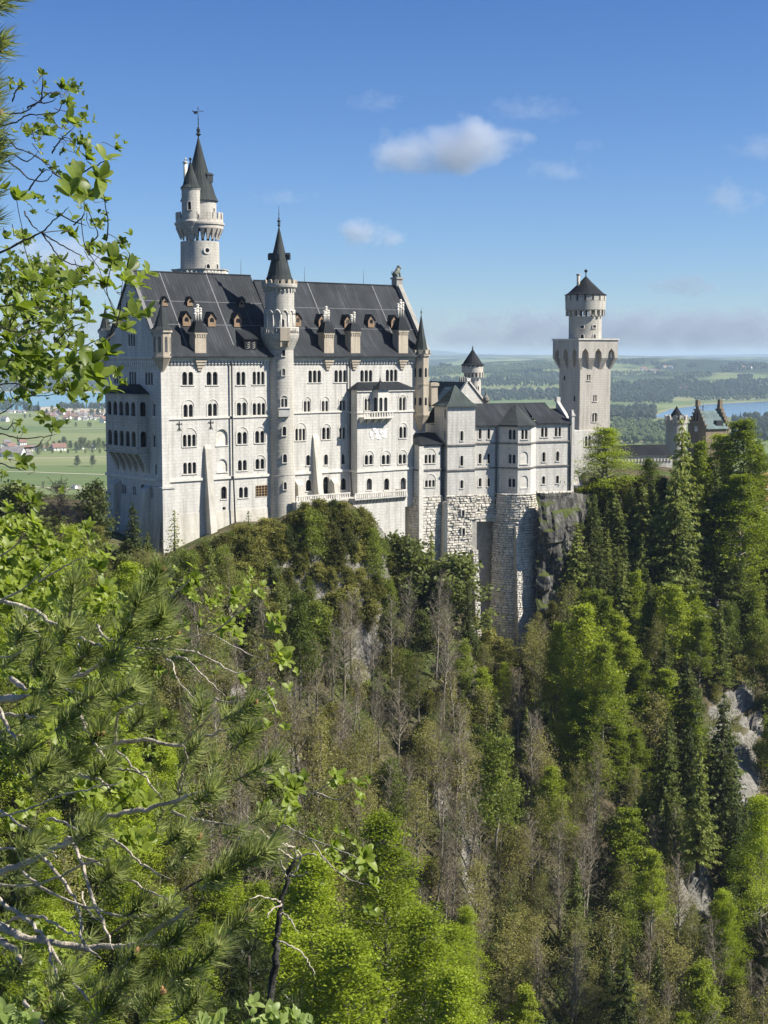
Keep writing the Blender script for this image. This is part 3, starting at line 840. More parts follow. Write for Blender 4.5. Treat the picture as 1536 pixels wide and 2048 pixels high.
f2 = slanted(FP, -LG, ly0, 0, ly0, PAL, ZB)
for za, zb_ in ((zA0, zA1), (zB0, zB1)):
    p = arch_poly(.65, 1.95, za, zb_, 6); f2.holes.append((p, .3)); g.add([f2.mp(q[0], q[1], .5) for q in p], [tuple(range(len(p)))])
f2.wall([(0, zbt), (LG, zbt), (LG, zt1), (0, zt1)], mb)
mb.quad((-LG, ly1, zbt), (0, ly1, zbt), (0, ly1, zt1), (-LG, ly1, zt1)); mb.quad((-LG, ly0, zbt), (0, ly0, zbt), (0, ly1, zbt), (-LG, ly1, zbt))
for zz in (zA0 - .25, zA0 - 1.2, zB0 - .25, zB0 - 1.25, zt1 - .3):
    mb.box(-LG - .25, -.002, ly0 - .25, ly1 + .25, zz - .13, zz + .13)
for i in range(6):                              # arched corbels below
    st = (ly1 - ly0) / 5.2; c = ly0 + .25 + st * i
    mb.add([(-LG + .1, c - .35, zbt - .02), (-LG + .1, c + .35, zbt - .02), (-.02, c + .35, zbt - .02), (-.02, c - .35, zbt - .02), (-.02, c - .3, zbt - 4.2), (-.02, c + .3, zbt - 4.2), (-LG * .55, c - .3, zbt - 1.6), (-LG * .55, c + .3, zbt - 1.6)],
           [(0, 1, 7, 6), (6, 7, 5, 4), (0, 6, 4, 3), (1, 2, 5, 7), (0, 3, 2, 1)])
lo_ = mb.build('loggia', M['tower'], PAL, ZB); go = g.build('opening', M['glass'], lo_); go.location = (0, 0, 0)  # the opening sheets are painted loggia shade, not glazing
mb = MB(); zr = FP.fx(262, 768, -.2)[1]
mb.frustum([(-LG - .5, ly0 - .5), (0, ly0 - .5), (0, ly1 + .5), (-LG - .5, ly1 + .5)], [(-.5, ly0 + 3.2), (0, ly0 + 3.2), (0, ly1 - 3.2), (-.5, ly1 - 3.2)], zt1, zr)
ro = mb.build('loggia_roof', M['roof2'], lo_); ro.location = (0, 0, 0)
# corner turrets
def turret(fr, root, zb, cx, cy, r, z0, z1, z2, zf, mat, nsides=8, corb=2.6, name='corner_turret', slot=True):
    t = MB(); rot = pi / nsides
    def ring(rr, z): return [(cx + rr * cos(rot + 2 * pi * i / nsides), cy + rr * sin(rot + 2 * pi * i / nsides)) for i in range(nsides)]
    t.frustum(ring(r, 0), ring(r, 0), z0, z1)
    t.frustum(ring(r * 1.18, 0), ring(r * 1.18, 0), z1 - .45, z1 + .02)
    t.frustum(ring(r * 1.15, 0), ring(r * 1.15, 0), z0 - .3, z0)
    t.frustum(ring(r * .25, 0), ring(r * 1.12, 0), z0 - corb, z0 - .301)
    t.frustum(ring(r * 1.06, 0), ring(r * 1.06, 0), (z0 + z1) / 2 - .15, (z0 + z1) / 2 + .15) if z1 - z0 > 8 else None
    o = t.build(name, mat, root, zb)
    if slot:
        g = MB()
        for i in range(nsides):
            a = 2 * pi * i / nsides + rot + pi / nsides; rr = r * cos(pi / nsides) + .02; tx, ty = -sin(a), cos(a)
            zc = z0 + (z1 - z0) * .15; zd = z0 + (z1 - z0) * (.75 if z1 - z0 < 8 else .28)
            p = arch_poly(-r * .17, r * .17, zc, zd, 6)
            g.add([(cx + rr * cos(a) + tx * q[0], cy + rr * sin(a) + ty * q[0], q[1]) for q in p], [tuple(range(len(p)))])
            if z1 - z0 > 8:
                p = arch_poly(-r * .17, r * .17, z0 + (z1 - z0) * .62, z0 + (z1 - z0) * .77, 6)
                g.add([(cx + rr * cos(a) + tx * q[0], cy + rr * sin(a) + ty * q[0], q[1]) for q in p], [tuple(range(len(p)))])
        go = g.build('window', M['glass'], o); go.location = (0, 0, 0)
    s_ = MB()
    H = z2 - z1
    b0, b1 = ring(r * 1.25, 0), ring(r * .85, 0)
    s_.frustum(b0, b1, z1 + .02, z1 + H * .12); s_.frustum(b1, ring(r * .40, 0), z1 + H * .12, z1 + H * .55); s_.pyramid(ring(r * .40, 0), z1 + H * .55, (cx, cy, z2))
    finial(s_, cx, cy, z2 - .2, zf - z2, .17)
    so = s_.build('spire', M['spire'], o); so.location = (0, 0, 0)
    return o
def pz(y, X): return at(768, y, X).z
Yc = FP.world(0.6, .4).y
turret(FP, PAL, ZB, 0.35, 0.2, 1.7, pz(712, Yc), pz(660, Yc), pz(603, Yc), pz(588, Yc), M['tan'], 8, 2.8)
Yc = FP.world(0.2, DL).y
turret(FP, PAL, ZB, 0.2, DL - .3, 1.35, pz(712, Yc), pz(662, Yc), pz(612, Yc), pz(596, Yc), M['wall'], 8, 2.5)
cxe = px_x(FP, 842, 760, -.2); Yc = FP.world(cxe, -.2).y
turret(FP, PAL, ZB, cxe, -.2, 1.72, pz(828, Yc), pz(708, Yc), pz(626, Yc), pz(612, Yc), M['tan'], 8, 3.6)
mb = MB(); mb.lathe(cxe, -.2, [(1.7, pz(708, Yc) - .1), (2.0, pz(708, Yc) - .1), (2.0, pz(707, Yc)), (1.7, pz(707, Yc))], 16); ring_boxes(mb, cxe, -.2, 1.95, 8, .8, .25, pz(708, Yc) - .1, pz(700, Yc), 0); mb.build('battlement', M['tantrim'], PAL, ZB)

# ------------------------------------------------------------------ round stair tower on the palace front
ST = empty('stair_tower', FP.world(XR, .2, ZB), FP.a)
tag(ST, 'slim round stair tower with dark pointed spire, standing against the middle of the white front', 'tower')
FT = Frame(*FP.world(XR, .2)[:2], 39.0)
Yt = FP.world(XR, .2).y
def z_(y): return at(562, y, Yt).z
mb = MB()
R = 2.72
mb.lathe(0, 0, [(R + .25, ZB), (R + .12, z_(950)), (R, z_(948)), (R, z_(700)), (R + .25, z_(694)), (R + .95, z_(678)), (3.85, z_(671)), (3.85, z_(667)), (2.95, z_(667))], 36)
mb.lathe(0, 0, [(R + .2, z_(946)), (R + .2, z_(949))], 36)
mb.build('shaft', M['tower'], ST, ZB)
mb = MB()
mb.lathe(0, 0, [(2.92, z_(667)), (2.92, z_(578)), (3.15, z_(579)), (3.5, z_(575)), (3.55, z_(572)), (3.55, z_(568)), (3.3, z_(568))], 36)
ring_boxes(mb, 0, 0, 3.2, 24, .38, .3, z_(584), z_(578), 0)
mb.build('upper_drum', M['tower'], ST, ZB)
mb = MB()                                       # blind arcade round the drum
for i in range(12):
    a = 2 * pi * i / 12
    c_ = cos(a); s_ = sin(a)
    mb.tube([(2.98 * c_, 2.98 * s_, z_(667)), (2.98 * c_, 2.98 * s_, z_(630))], .17, 6)
    A_ = []
    for k in range(7):
        q = a + 2 * pi / 12 * k / 6; A_.append((3.0 * cos(q), 3.0 * sin(q), z_(630) + .95 * sin(pi * k / 6)))
    mb.tube(A_, .16, 5)
mb.build('arcade', M['trim'], ST, ZB)
mb = MB()
for i in range(40):
    a = 2 * pi * i / 40; mb.tube([(3.7 * cos(a), 3.7 * sin(a), z_(667)), (3.7 * cos(a), 3.7 * sin(a), z_(657))], .1, 5)
mb.lathe(0, 0, [(3.58, z_(657)), (3.84, z_(657)), (3.84, z_(654.5)), (3.58, z_(654.5)), (3.58, z_(657))], 36)
mb.build('balustrade', M['trim'], ST, ZB)
mb = MB(); ring_boxes(mb, 0, 0, 3.53, 16, .82, .3, z_(569), z_(563.5), .34); mb.build('battlement', M['tan'], ST, ZB)
mb = MB(); cone_roof(mb, 0, 0, 2.9, z_(563), z_(452), 20, .1); finial(mb, 0, 0, z_(452) - .3, 4.2, .36)
sp = mb.build('spire', M['spire'], ST, ZB)
mb = MB()
for a in (-2.35, -.9, .6, 2.2):
    nx, ny, tx, ty = cos(a), sin(a), -sin(a), cos(a); z = z_(520); r0 = 2.0
    def q(u, d, zz): return (nx * (r0 + d) + tx * u, ny * (r0 + d) + ty * u, zz)
    mb.add([q(-.42, .25, z), q(.42, .25, z), q(.42, .25, z + 1.0), q(0, .25, z + 1.4), q(-.42, .25, z + 1.0), q(-.42, -1.2, z), q(.42, -1.2, z), q(.42, -1.2, z + 1.0), q(0, -1.2, z + 1.4), q(-.42, -1.2, z + 1.0)],
           [(0, 1, 2, 3, 4), (0, 5, 6, 1), (1, 6, 7, 2), (2, 7, 8, 3), (3, 8, 9, 4), (4, 9, 5, 0)])
mb.build('spire_dormer', M['metal'], sp).location = (0, 0, 0)
for x, y0, y1, w, n, ar in [(567, 699, 712, .62, 1, 0), (567, 737, 751, .62, 1, 0), (568, 797, 814, 1.35, 2, 1), (568.3, 853, 871, .75, 1, 0), (569.5, 908, 925, .8, 1, 0), (570, 964, 979, .62, 1, 0)]:
    round_window(FT, 0, 0, R + (.16 if y0 > 950 else 0), x, y0, y1, w, ST, ZB, n, ar)
round_window(FT, 0, 0, 2.92, 564.5, 638, 654, .75, ST, ZB)
mb = MB(); a = -1.93
f = Facade(lambda u, v, d: (cos(a) * (R - d) - sin(a) * u, sin(a) * (R - d) + cos(a) * u, v), None, ST, ZB, None, None)
f.box(mb, -1.15, 1.15, z_(832), z_(816.5), -.55, .6); f.box(mb, -1.25, 1.25, z_(816.4), z_(814.5), -.7, .6)
mb.build('sill_box', M['wall'], ST, ZB)
mb = MB(); f2_ = Facade(lambda u, v, d: (cos(a) * (3.6 - d) - sin(a) * u, sin(a) * (3.6 - d) + cos(a) * u, v), None, ST, ZB, None, None)
f2_.box(mb, -.95, 1.0, z_(682), z_(656), -.55, .6); f2_.box(mb, -.95, -.55, z_(694), z_(682.1), -.4, .6); f2_.box(mb, .6, 1.0, z_(694), z_(682.1), -.4, .6)
mb.build('oriel', M['tan'], ST, ZB)

# ------------------------------------------------------------------ tall tower behind the palace
pT = at(400, 520, 314.0); FM = Frame(pT.x, pT.y, 39.0); ZM = -40.0
MT = empty('great_tower', (pT.x, pT.y, ZM), FM.a)
tag(MT, 'tallest round stone tower with side turret, green-grey spire and weather vane above the west roof', 'tower')
def z_(y): return at(400, y, 314.0).z
mb = MB()
mb.lathe(0, 0, [(4.1, ZM), (4.1, z_(545)), (4.02, z_(484))], 40)
mb.build('shaft', M['tower'], MT, ZM)
mb = MB()
oc = lambda r: [(r * cos(pi / 8 + pi / 4 * i), r * sin(pi / 8 + pi / 4 * i)) for i in range(8)]
mb.prism(oc(5.9), z_(575), z_(541.5)); mb.prism(oc(6.15), z_(541.4), z_(539.6))
mb.build('platform', M['tower'], MT, ZM)
mb = MB()
for i in range(8):
    for k in range(5):
        a = pi / 8 + pi / 4 * i + pi / 4 * (k + .5) / 5; rr = 5.9 * cos(pi / 8) / cos(a - (pi / 4 * (i + .5) + pi / 8)) + .04
        b = a + .07
        mb.tube([(rr * cos(a), rr * sin(a), z_(552)), (rr * cos(b), rr * sin(b), z_(544))], .13, 4); mb.tube([(rr * cos(b), rr * sin(b), z_(544)), (rr * cos(b + .07), rr * sin(b + .07), z_(552))], .13, 4)
mb.build('parapet_tracery', M['trim'], MT, ZM)
mb = MB()
for i in range(22):                             # pointed machicolation arches
    a = 2 * pi * i / 22
    def q(u, d, z): return ((4.0 + d) * cos(a) - u * sin(a), (4.0 + d) * sin(a) + u * cos(a), z)
    mb.add([q(-.26, .02, z_(480)), q(.26, .02, z_(480)), q(.26, .35, z_(472)), q(-.26, .35, z_(472)), q(-.56, .95, z_(458)), q(.56, .95, z_(458)), q(-.45, -.1, z_(458)), q(.45, -.1, z_(458))],
           [(0, 1, 2, 3), (3, 2, 5, 4), (0, 3, 4, 6), (1, 7, 5, 2)])
mb.lathe(0, 0, [(4.0, z_(459)), (4.95, z_(459)), (5.0, z_(452)), (5.2, z_(451)), (5.25, z_(447)), (4.95, z_(446)), (4.95, z_(440)), (4.6, z_(440)), (4.6, z_(446)), (3.5, z_(446))], 40)
ring_boxes(mb, 0, 0, 4.95, 22, .85, .35, z_(440.2), z_(430), .42)
mb.build('gallery', M['towerwarm'], MT, ZM)
mb = MB(); mb.lathe(0, 0, [(3.55, z_(447)), (3.55, z_(402)), (3.75, z_(401))], 36); mb.build('upper_drum', M['tower'], MT, ZM)
mb = MB(); cone_roof(mb, 0, 0, 3.95, z_(402), z_(272), 20, .05)
mb.lathe(0, 0, [(.2, z_(272)), (.62, z_(269)), (.2, z_(266))], 12); finial(mb, 0, 0, z_(270), 3.6, .42)
sp = mb.build('spire', M['spire'], MT, ZM)
mb = MB()
z = z_(243); mb.tube([(0, 0, z - .5), (0, 0, z_(213))], [.09, .05], 6)
cw, sw = cos(-FM.a), sin(-FM.a)
def vv(u, h): return (u * cw, u * sw, h)
mb.tube([vv(-.1, z_(222)), vv(1.0, z_(222.5)), vv(1.25, z_(223))], [.05, .07, .02], 5)
fl = [(-.1, z_(227)), (-.15, z_(221.5)), (-.7, z_(223)), (-1.25, z_(220.5)), (-1.1, z_(224)), (-.8, z_(226)), (-.85, z_(228.5)), (-.4, z_(227.5))]
for dd in (-.05, .05): mb.add([(p[0] * cw - sw * dd, p[0] * sw + cw * dd, p[1]) for p in fl], [tuple(range(len(fl)))])
for zz in (z_(217), z_(238)): mb.sphere((0, 0, zz), .16, 8, 6)
mb.build('weather_vane', M['metal'], MT, ZM)
def cam_dir(fr, w):  # unit vector in the frame from a world point to the camera
    v = Vector((-w.x, -w.y)).normalized(); return v.x * fr.e1[0] + v.y * fr.e1[1], v.x * fr.e2[0] + v.y * fr.e2[1]
tx_, ty_ = FM.loc((at(382, 420, 310.4).x, 310.4))
mb = MB()
mb.lathe(tx_, ty_, [(.3, z_(488)), (.75, z_(480)), (.8, z_(473)), (1.3, z_(466)), (1.6, z_(456)), (1.95, z_(449)), (2.05, z_(446)), (1.9, z_(443)), (1.9, z_(385)), (2.05, z_(383)), (2.1, z_(380))], 24)
tr = mb.build('side_turret', M['tower'], MT, ZM)
mb = MB(); cone_roof(mb, tx_, ty_, 2.15, z_(380), z_(326), 16, .3); mb.sphere((tx_, ty_, z_(323)), .3, 8, 6, 1.2); mb.build('spire', M['spire'], tr).location = (0, 0, 0)
round_window(FM, tx_, ty_, 1.9, 379, 403, 419, .62, MT, ZM)
round_window(FM, 0, 0, 4.05, 416, 528, 539, .75, MT, ZM)
round_window(FM, 0, 0, 4.05, 434, 528, 538, .7, MT, ZM)
round_window(FM, 0, 0, 3.55, 428, 416, 424, .4, MT, ZM)
# round window with a white ring
mb = MB()
o_, d_ = FM._l(414, 503); A = d_[0]**2 + d_[1]**2; B = 2 * (d_[0]*o_[0] + d_[1]*o_[1]); Cq = o_[0]**2 + o_[1]**2 - 16.4
t = (-B - sqrt(B*B - 4*A*Cq)) / (2*A); a = atan2(o_[1] + t*d_[1], o_[0] + t*d_[0]); zc = z_(503)
def q(u, v, d): return ((4.05 + d) * cos(a) - u * sin(a), (4.05 + d) * sin(a) + u * cos(a), zc + v)
n = 20
mb.add([q(.78 * cos(2*pi*i/n), .78 * sin(2*pi*i/n), .16) for i in range(n)] + [q(.45 * cos(2*pi*i/n), .45 * sin(2*pi*i/n), .16) for i in range(n)] + [q(.78 * cos(2*pi*i/n), .78 * sin(2*pi*i/n), -.2) for i in range(n)],
       [(i, (i+1) % n, n + (i+1) % n, n + i) for i in range(n)] + [((i+1) % n, i, 2*n + i, 2*n + (i+1) % n) for i in range(n)])
wo_ = mb.build('round_window', M['trim'], MT, ZM)
g = MB(); g.add([q(.5 * cos(2*pi*i/n), .5 * sin(2*pi*i/n), .08) for i in range(n)], [tuple(range(n))]); g.build('pane', M['glass'], wo_).location = (0, 0, 0)
# chimney pipe and dormer on the spire
mb = MB(); cx_, cy_ = FM.loc((at(371, 340, 313).x, 313)); mb.tube([(cx_, cy_, z_(402)), (cx_, cy_, z_(328))], .42, 8); mb.lathe(cx_, cy_, [(.42, z_(328)), (.6, z_(327)), (.6, z_(325)), (.2, z_(324))], 10)
mb.tube([(cx_, cy_, z_(324)), (cx_, cy_, z_(319))], .14, 6); mb.sphere((cx_, cy_, z_(319)), .24, 6, 5); mb.build('chimney', M['trim'], MT, ZM)
mb = MB(); cx_, cy_ = FM.loc((at(419, 360, 313.5).x, 313.5)); mb.box(cx_ - .9, cx_ + .5, cy_ - .6, cy_ + .6, z_(366), z_(351)); mb.frustum([(cx_ - 1.0, cy_ - .75), (cx_ + .75, cy_ - .75), (cx_ + .75, cy_ + .75), (cx_ - 1.0, cy_ + .75)], [(cx_ - 1.0, cy_ - .2), (cx_ + .3, cy_ - .2), (cx_ + .3, cy_ + .2), (cx_ - 1.0, cy_ + .2)], z_(351), z_(346)); mb.build('spire_dormer', M['metal'], MT, ZM)
# ------------------------------------------------------------------ rock-faced masonry
def rustic(mb, mp, u0f, u1f, v0, v1, seed=1, hole=None, bw=(.6, 1.5), rh=(.42, .68), pr=(.06, .42)):
    r = random.Random(seed); v = v0
    while v < v1 - .1:
        h = min(r.uniform(*rh), v1 - v); u0, u1 = u0f(v), u1f(v); u = u0 - r.uniform(0, .6)
        while u < u1:
            w = r.uniform(*bw); a, b = max(u, u0), min(u + w, u1); u += w
            if b - a < .15: continue
            if hole and hole((a + b) / 2, v + h / 2): continue
            d = r.uniform(*pr); i = .12; g = .04
            vs = [mp(a + g, v + g, 0), mp(b - g, v + g, 0), mp(b - g, v + h - g, 0), mp(a + g, v + h - g, 0)]
            j = lambda: r.uniform(-.06, .06)
            vs += [mp(a + i + j(), v + i + j(), -d - j()), mp(b - i + j(), v + i + j(), -d - j()), mp(b - i + j(), v + h - i + j(), -d - j()), mp(a + i + j(), v + h - i + j(), -d - j())]
            mb.add(vs, [(4, 5, 6, 7), (0, 1, 5, 4), (1, 2, 6, 5), (2, 3, 7, 6), (3, 0, 4, 7)])
        v += h

# ------------------------------------------------------------------ the ladies' wing on its rock-faced base
ZK = -72.0
k0 = at(895, 890, 317.0); FK = Frame(k0.x, k0.y, 25.0)
KB = root_for(FK, 'bower_building', 'lower pale stone wing with square corner tower, canted bay and tall rock-faced base', 'castle wing', ZK)
def kz(y, x, ly=0.0): return FK.fy(x, y, ly)[1]
zbase = kz(992, 925)
xt1 = px_x(FK, 950, 890, 0)
PM, PR_ = 1.2, .6                               # planes of the middle and right walls
xm1 = px_x(FK, 994, 890, PM)
xb1, xb2 = px_x(FK, 1036, 890, -2.7), px_x(FK, 1062, 890, -2.7)
xc = px_x(FK, 1072, 890, PR_); xe = px_x(FK, 1141, 890, PR_)
ztop = kz(812, 925); zeave = kz(850, 970, PM)
f = front(FK, 0, KB, ZK)
for x0, x1, y0, y1 in ((920.5,926.7,861.6,881.4),(920.5,926.7,911,931.6),(920.5,926.7,960,976.7)): f.win(x0, x1, y0, y1)
f.wall([(0, zbase), (xt1, zbase), (xt1, ztop), (0, ztop)]).name = 'tower_wall'
f = side(FK, 0, KB, ZK)
for x, y0, y1 in ((890.5, 818, 838), (890, 861, 880), (888, 911, 930), (887.5, 960, 975)): f.win(x - 1.3, x + 1.3, y0, y1)
TD = 6.2
f.wall([(0, zbase), (TD, zbase), (TD, ztop), (0, ztop)]).name = 'tower_wall'
mb = MB(); mb.quad((xt1, 0, zbase), (xt1, TD, zbase), (xt1, TD, ztop), (xt1, 0, ztop)); mb.quad((0, TD, zbase), (0, TD, ztop), (xt1, TD, ztop), (xt1, TD, zbase)); mb.build('tower_wall', M['wall'], KB, ZK)
mb = MB(); o_ = .55; za = kz(769, 917, TD / 2)
sq = lambda e: [(-e, -e), (xt1 + e, -e), (xt1 + e, TD + e), (-e, TD + e)]
cxk = xt1 / 2
p1 = [(cxk + (x - cxk) * .5, TD / 2 + (y - TD / 2) * .5) for x, y in sq(0)]
mb.frustum(sq(o_), sq(o_ - .1), ztop - .15, ztop + .05); p15 = [(cxk + (x - cxk) * .78, TD / 2 + (y - TD / 2) * .78) for x, y in sq(0)]
mb.frustum(sq(o_ - .1), p15, ztop + .05, ztop + (za - ztop) * .22); mb.frustum(p15, p1, ztop + (za - ztop) * .22, ztop + (za - ztop) * .5); mb.pyramid(p1, ztop + (za - ztop) * .5, (cxk, TD / 2, za))
mb.build('tower_roof', M['green'], KB, ZK)
f = front(FK, PM, KB, ZK)
for x in (960.2, 977.5):
    for y0, y1 in ((857, 877.7), (907, 927), (956, 973)): f.win(x - 3, x + 3, y0, y1)
f.wall([(xt1, zbase - 4.7), (xm1, zbase - 4.7), (xm1, zeave), (xt1, zeave)]).name = 'front_wall'
f = slanted(FK, xm1, PM, xb1, -2.7, KB, ZK)
for x0, x1, y0, y1, n, a in ((1016.5,1032,859,879,2,None),(1016.5,1031.5,908.6,927,2,903),(1016,1031,957,974,2,None)): f.win(x0, x1, y0, y1, n, a)
f.wall([(0, zbase), (f.L, zbase), (f.L, zeave), (0, zeave)]).name = 'bay_wall'
f = front(FK, -2.7, KB, ZK)
f.win(1042, 1056, 858.6, 878.5, 2)
f.win(1041, 1056, 903, 928, 1, None, depth=.18, name='blind_window', blind=True); f.win(1041, 1056, 951, 976, 1, None, depth=.18, name='blind_window', blind=True, sill=False)
f.wall([(xb1, zbase), (xb2, zbase), (xb2, zeave), (xb1, zeave)]).name = 'bay_wall'
mb = MB(); mb.quad((xb2, -2.7, zbase), (xc, PR_, zbase), (xc, PR_, zeave), (xb2, -2.7, zeave)); mb.build('bay_wall', M['wall'], KB, ZK)
f = front(FK, PR_, KB, ZK)
for x0, x1, y0, y1, n in ((1081.5,1096,855,874,2),(1109,1123,854.3,873,2),(1084.5,1091,903.7,923.5,1),(1112,1118.6,902.5,922,1),(1084,1090.5,952,968,1),(1112,1118,951,967,1)): f.win(x0, x1, y0, y1, n)
zer = kz(845, 1100, PR_)
f.wall([(xc, zbase), (xe, zbase), (xe, zer), (xc, zer)]).name = 'front_wall'
KD = 13.0
zr1 = kz(806, 1010, 7.0); zr2 = kz(817, 1110, 7.0)
xr = px_x(FK, 1090, 806, 7.0)
mb = MB()
mb.quad((xe, PR_, zbase), (xe, KD, zbase), (xe, KD, zer), (xe, PR_, zer)); mb.add([(xe, PR_, zer), (xe, KD, zer), (xe, 7, zr2)], [(0, 1, 2)])
mb.quad((0, KD, zbase), (0, KD, zeave), (xe, KD, zeave), (xe, KD, zbase)); mb.quad((0, TD, zbase), (0, TD, zeave), (0, KD, zeave), (0, KD, zbase)); mb.build('rear_wall', M['wall'], KB, ZK)
mb = MB()
mb.quad((xt1 - .5, PM - .5, zeave - .05), (xc, PM - .5, zeave - .05), (xc, 7, zr1), (xt1 - .5, 7, zr1)); mb.quad((xt1 - 6, 7, zr1), (xc, 7, zr1), (xc, KD + .5, zeave), (xt1 - 6, KD + .5, zeave))
mb.quad((xc, PR_ - .5, zer - .05), (xr, PR_ - .5, zer - .05), (xr, 7, zr1), (xc, 7, zr1)); mb.quad((xc, 7, zr1), (xr, 7, zr1), (xr, KD + .5, zer), (xc, KD + .5, zer))
mb.quad((xr, PR_ - .5, zer - .05), (xe, PR_ - .5, zer - .05), (xe, 7, zr2), (xr, 7, zr2)); mb.quad((xr, 7, zr2), (xe, 7, zr2), (xe, KD + .5, zer), (xr, KD + .5, zer))
mb.add([(xr, PR_ - .5, zer - .05), (xr, 7, zr2), (xr, 7, zr1)], [(0, 1, 2)])
for xa, xb_, yy, zz in ((xt1, xm1, PM, zeave), (xc, xe, PR_, zer)): mb.quad((xa, yy - .5, zz - .06), (xb_, yy - .5, zz - .06), (xb_, yy - .5, zz - .4), (xa, yy - .5, zz - .4)); mb.quad((xa, yy - .5, zz - .4), (xb_, yy - .5, zz - .4), (xb_, yy, zz - .4), (xa, yy, zz - .4))
mb.build('roof', M['roof'], KB, ZK)
mb = MB()                                       # roof of the canted bay
bp = [(xm1 - .4, PM + .2), (xb1 - .35, -3.2), (xb2 + .3, -3.2), (xc + .5, PR_ + .2)]
ap = (px_x(FK, 1031, 808, 5.0), 5.0, kz(808, 1031, 5.0) + .1)
mid = [(ap[0] + (x - ap[0]) * .62, ap[1] + (y - ap[1]) * .62) for x, y in bp]; zmid = zeave + (ap[2] - zeave) * .30
for i in range(3):
    mb.quad((*bp[i], zeave + .02), (*bp[i + 1], zeave + .02), (*mid[i + 1], zmid), (*mid[i], zmid)); mb.add([(*mid[i], zmid), (*mid[i + 1], zmid), ap], [(0, 1, 2)])
    mb.quad((*bp[i], zeave + .02), (*bp[i + 1], zeave + .02), (*bp[i + 1], zeave - .35), (*bp[i], zeave - .35))
mb.add([(*p, zeave - .35) for p in bp], [(0, 1, 2, 3)])
mb.build('bay_roof', M['spire'], KB, ZK)
mb = MB()
def kc(f, u0, u1, v, h=.3, d=-.22): f.box(mb, u0, u1, v - h / 2, v + h / 2, d, .05)
for yy in (890, 940):
    v = kz(yy, 925)
    kc(front(FK, 0, KB, ZK), -.2, xt1 + .2, v); mb.box(-.22, .05, .05, TD, v - .15, v + .15); kc(front(FK, PM, KB, ZK), xt1 + .21, xm1, v + .15)
    kc(slanted(FK, xm1, PM, xb1, -2.7, KB, ZK), 0, sqrt((xb1 - xm1) ** 2 + 3.9 ** 2), v + .15); kc(front(FK, -2.7, KB, ZK), xb1 - .1, xb2 + .1, v + .15)
    kc(slanted(FK, xb2, -2.7, xc, PR_, KB, ZK), .1, sqrt((xc - xb2) ** 2 + 3.3 ** 2), v + .15); kc(front(FK, PR_, KB, ZK), xc, xe, v + .15)
mb.build('string_course', M['dark'], KB, ZK)
mb = MB(); xp = px_x(FK, 1148, 890, PR_ - .3)   # end pier with stepped parapet and small chimneys
mb.box(xe, xp, PR_ - .4, PR_ + .9, zbase, kz(826, 1144, PR_)); mb.box(xe - .15, xp + .15, PR_ - .55, PR_ + 1.05, kz(832, 1144, PR_), kz(829, 1144, PR_)); mb.box(xe + .1, xp - .1, PR_ - .2, PR_ + .7, kz(825.9, 1144, PR_), kz(820, 1144, PR_))
zq = kz(800, 1128, 7)
mb.add([(xe, PR_ + .9, zer + .3), (xe + .8, PR_ + .9, zer + .3), (xe + .8, 7, zq), (xe, 7, zq), (xe, 7, zr2 - 3), (xe + .8, 7, zr2 - 3), (xe, PR_ + .9, zer - 1), (xe + .8, PR_ + .9, zer - 1)], [(0, 1, 2, 3), (0, 3, 4, 6), (1, 7, 5, 2)])
mb.box(xe - .1, xe + .9, 6.5, 7.5, zq - .5, zq + .7); mb.build('end_pier', M['wall'], KB, ZK)
mb = MB(); u = px_x(FK, 992.5, 900, PM)
mb.tube([(u - .1, PM - .25, zeave - .4), (u - .1, PM - .25, zbase - 9)], .17, 6); mb.build('downpipe', M['pipe'], KB, ZK)
mb = MB(); u = px_x(FK, 1139, 900, PR_); mb.tube([(u, PR_ - .2, zer - .3), (u, PR_ - .2, zbase)], .15, 6); mb.build('downpipe', M['pipe'], KB, ZK)
# rock-faced base
mb = MB(); core = MB()
zfoot = ZK
def lbat(v): return -.25 - (zbase - v) * .035
nA = lambda u, v: (u > xt1 - .9 + (zbase - v) * .02 and v < zbase - 5.3)
f = front(FK, -.25, KB, ZK)
batter = lambda u, v, d: (u, -.25 - (zbase - v) * .045 + d, v)
rustic(mb, batter, lbat, lambda v: xt1 + (.4 if v > zbase - 5.3 else -.9), zfoot, zbase, 3)
core.add([batter(lbat(zfoot), zfoot, .02), batter(xt1 - .4, zfoot, .02), batter(xt1 + .4, zbase, .02), batter(lbat(zbase), zbase, .02)], [(0, 1, 2, 3)])
core.quad(batter(lbat(zfoot), zfoot, .02), batter(lbat(zbase), zbase, .02), (lbat(zbase), TD, zbase), (lbat(zfoot), TD, zfoot))
core.quad(batter(xt1 - .4, zfoot, .02), (xt1, PM + 2.5, zfoot), (xt1, PM + 2.5, zbase), batter(xt1 + .4, zbase, .02))
rustic(mb, lambda u, v, d: (u, PM - .1 - (zbase - v) * .02 + d, v), lambda v: xt1 + .3, lambda v: xm1 - .6, zbase - 6, zbase, 5)
# arched recess between the two masses
rc = MB(); xa_, xb_ = xt1 - .9, xm1 + .4
rc.quad((xa_, PM + 1.8, zfoot), (xb_, PM + 1.8, zfoot), (xb_, PM + 1.8, zbase - 5.2), (xa_, PM + 1.8, zbase - 5.2))
rc.quad((xb_, PM - .4, zfoot), (xb_, PM + 1.8, zfoot), (xb_, PM + 1.8, zbase - 5.2), (xb_, PM - .4, zbase - 5.2))
A = [(xa_ + (xb_ - xa_) * (.5 - .5 * cos(pi * i / 8)), zbase - 6.6 + 1.5 * sin(pi * i / 8)) for i in range(9)]
fr_ = front(FK, PM - .25, KB, ZK)
sp_ = MB(); fr_.band(sp_, [(u, zbase - 4.6) for u, v in A], A, -.25, 1.2)
rc.build('arched_recess', M['mortar'], KB, ZK); sp_.build('arch', M['base'], KB, ZK)
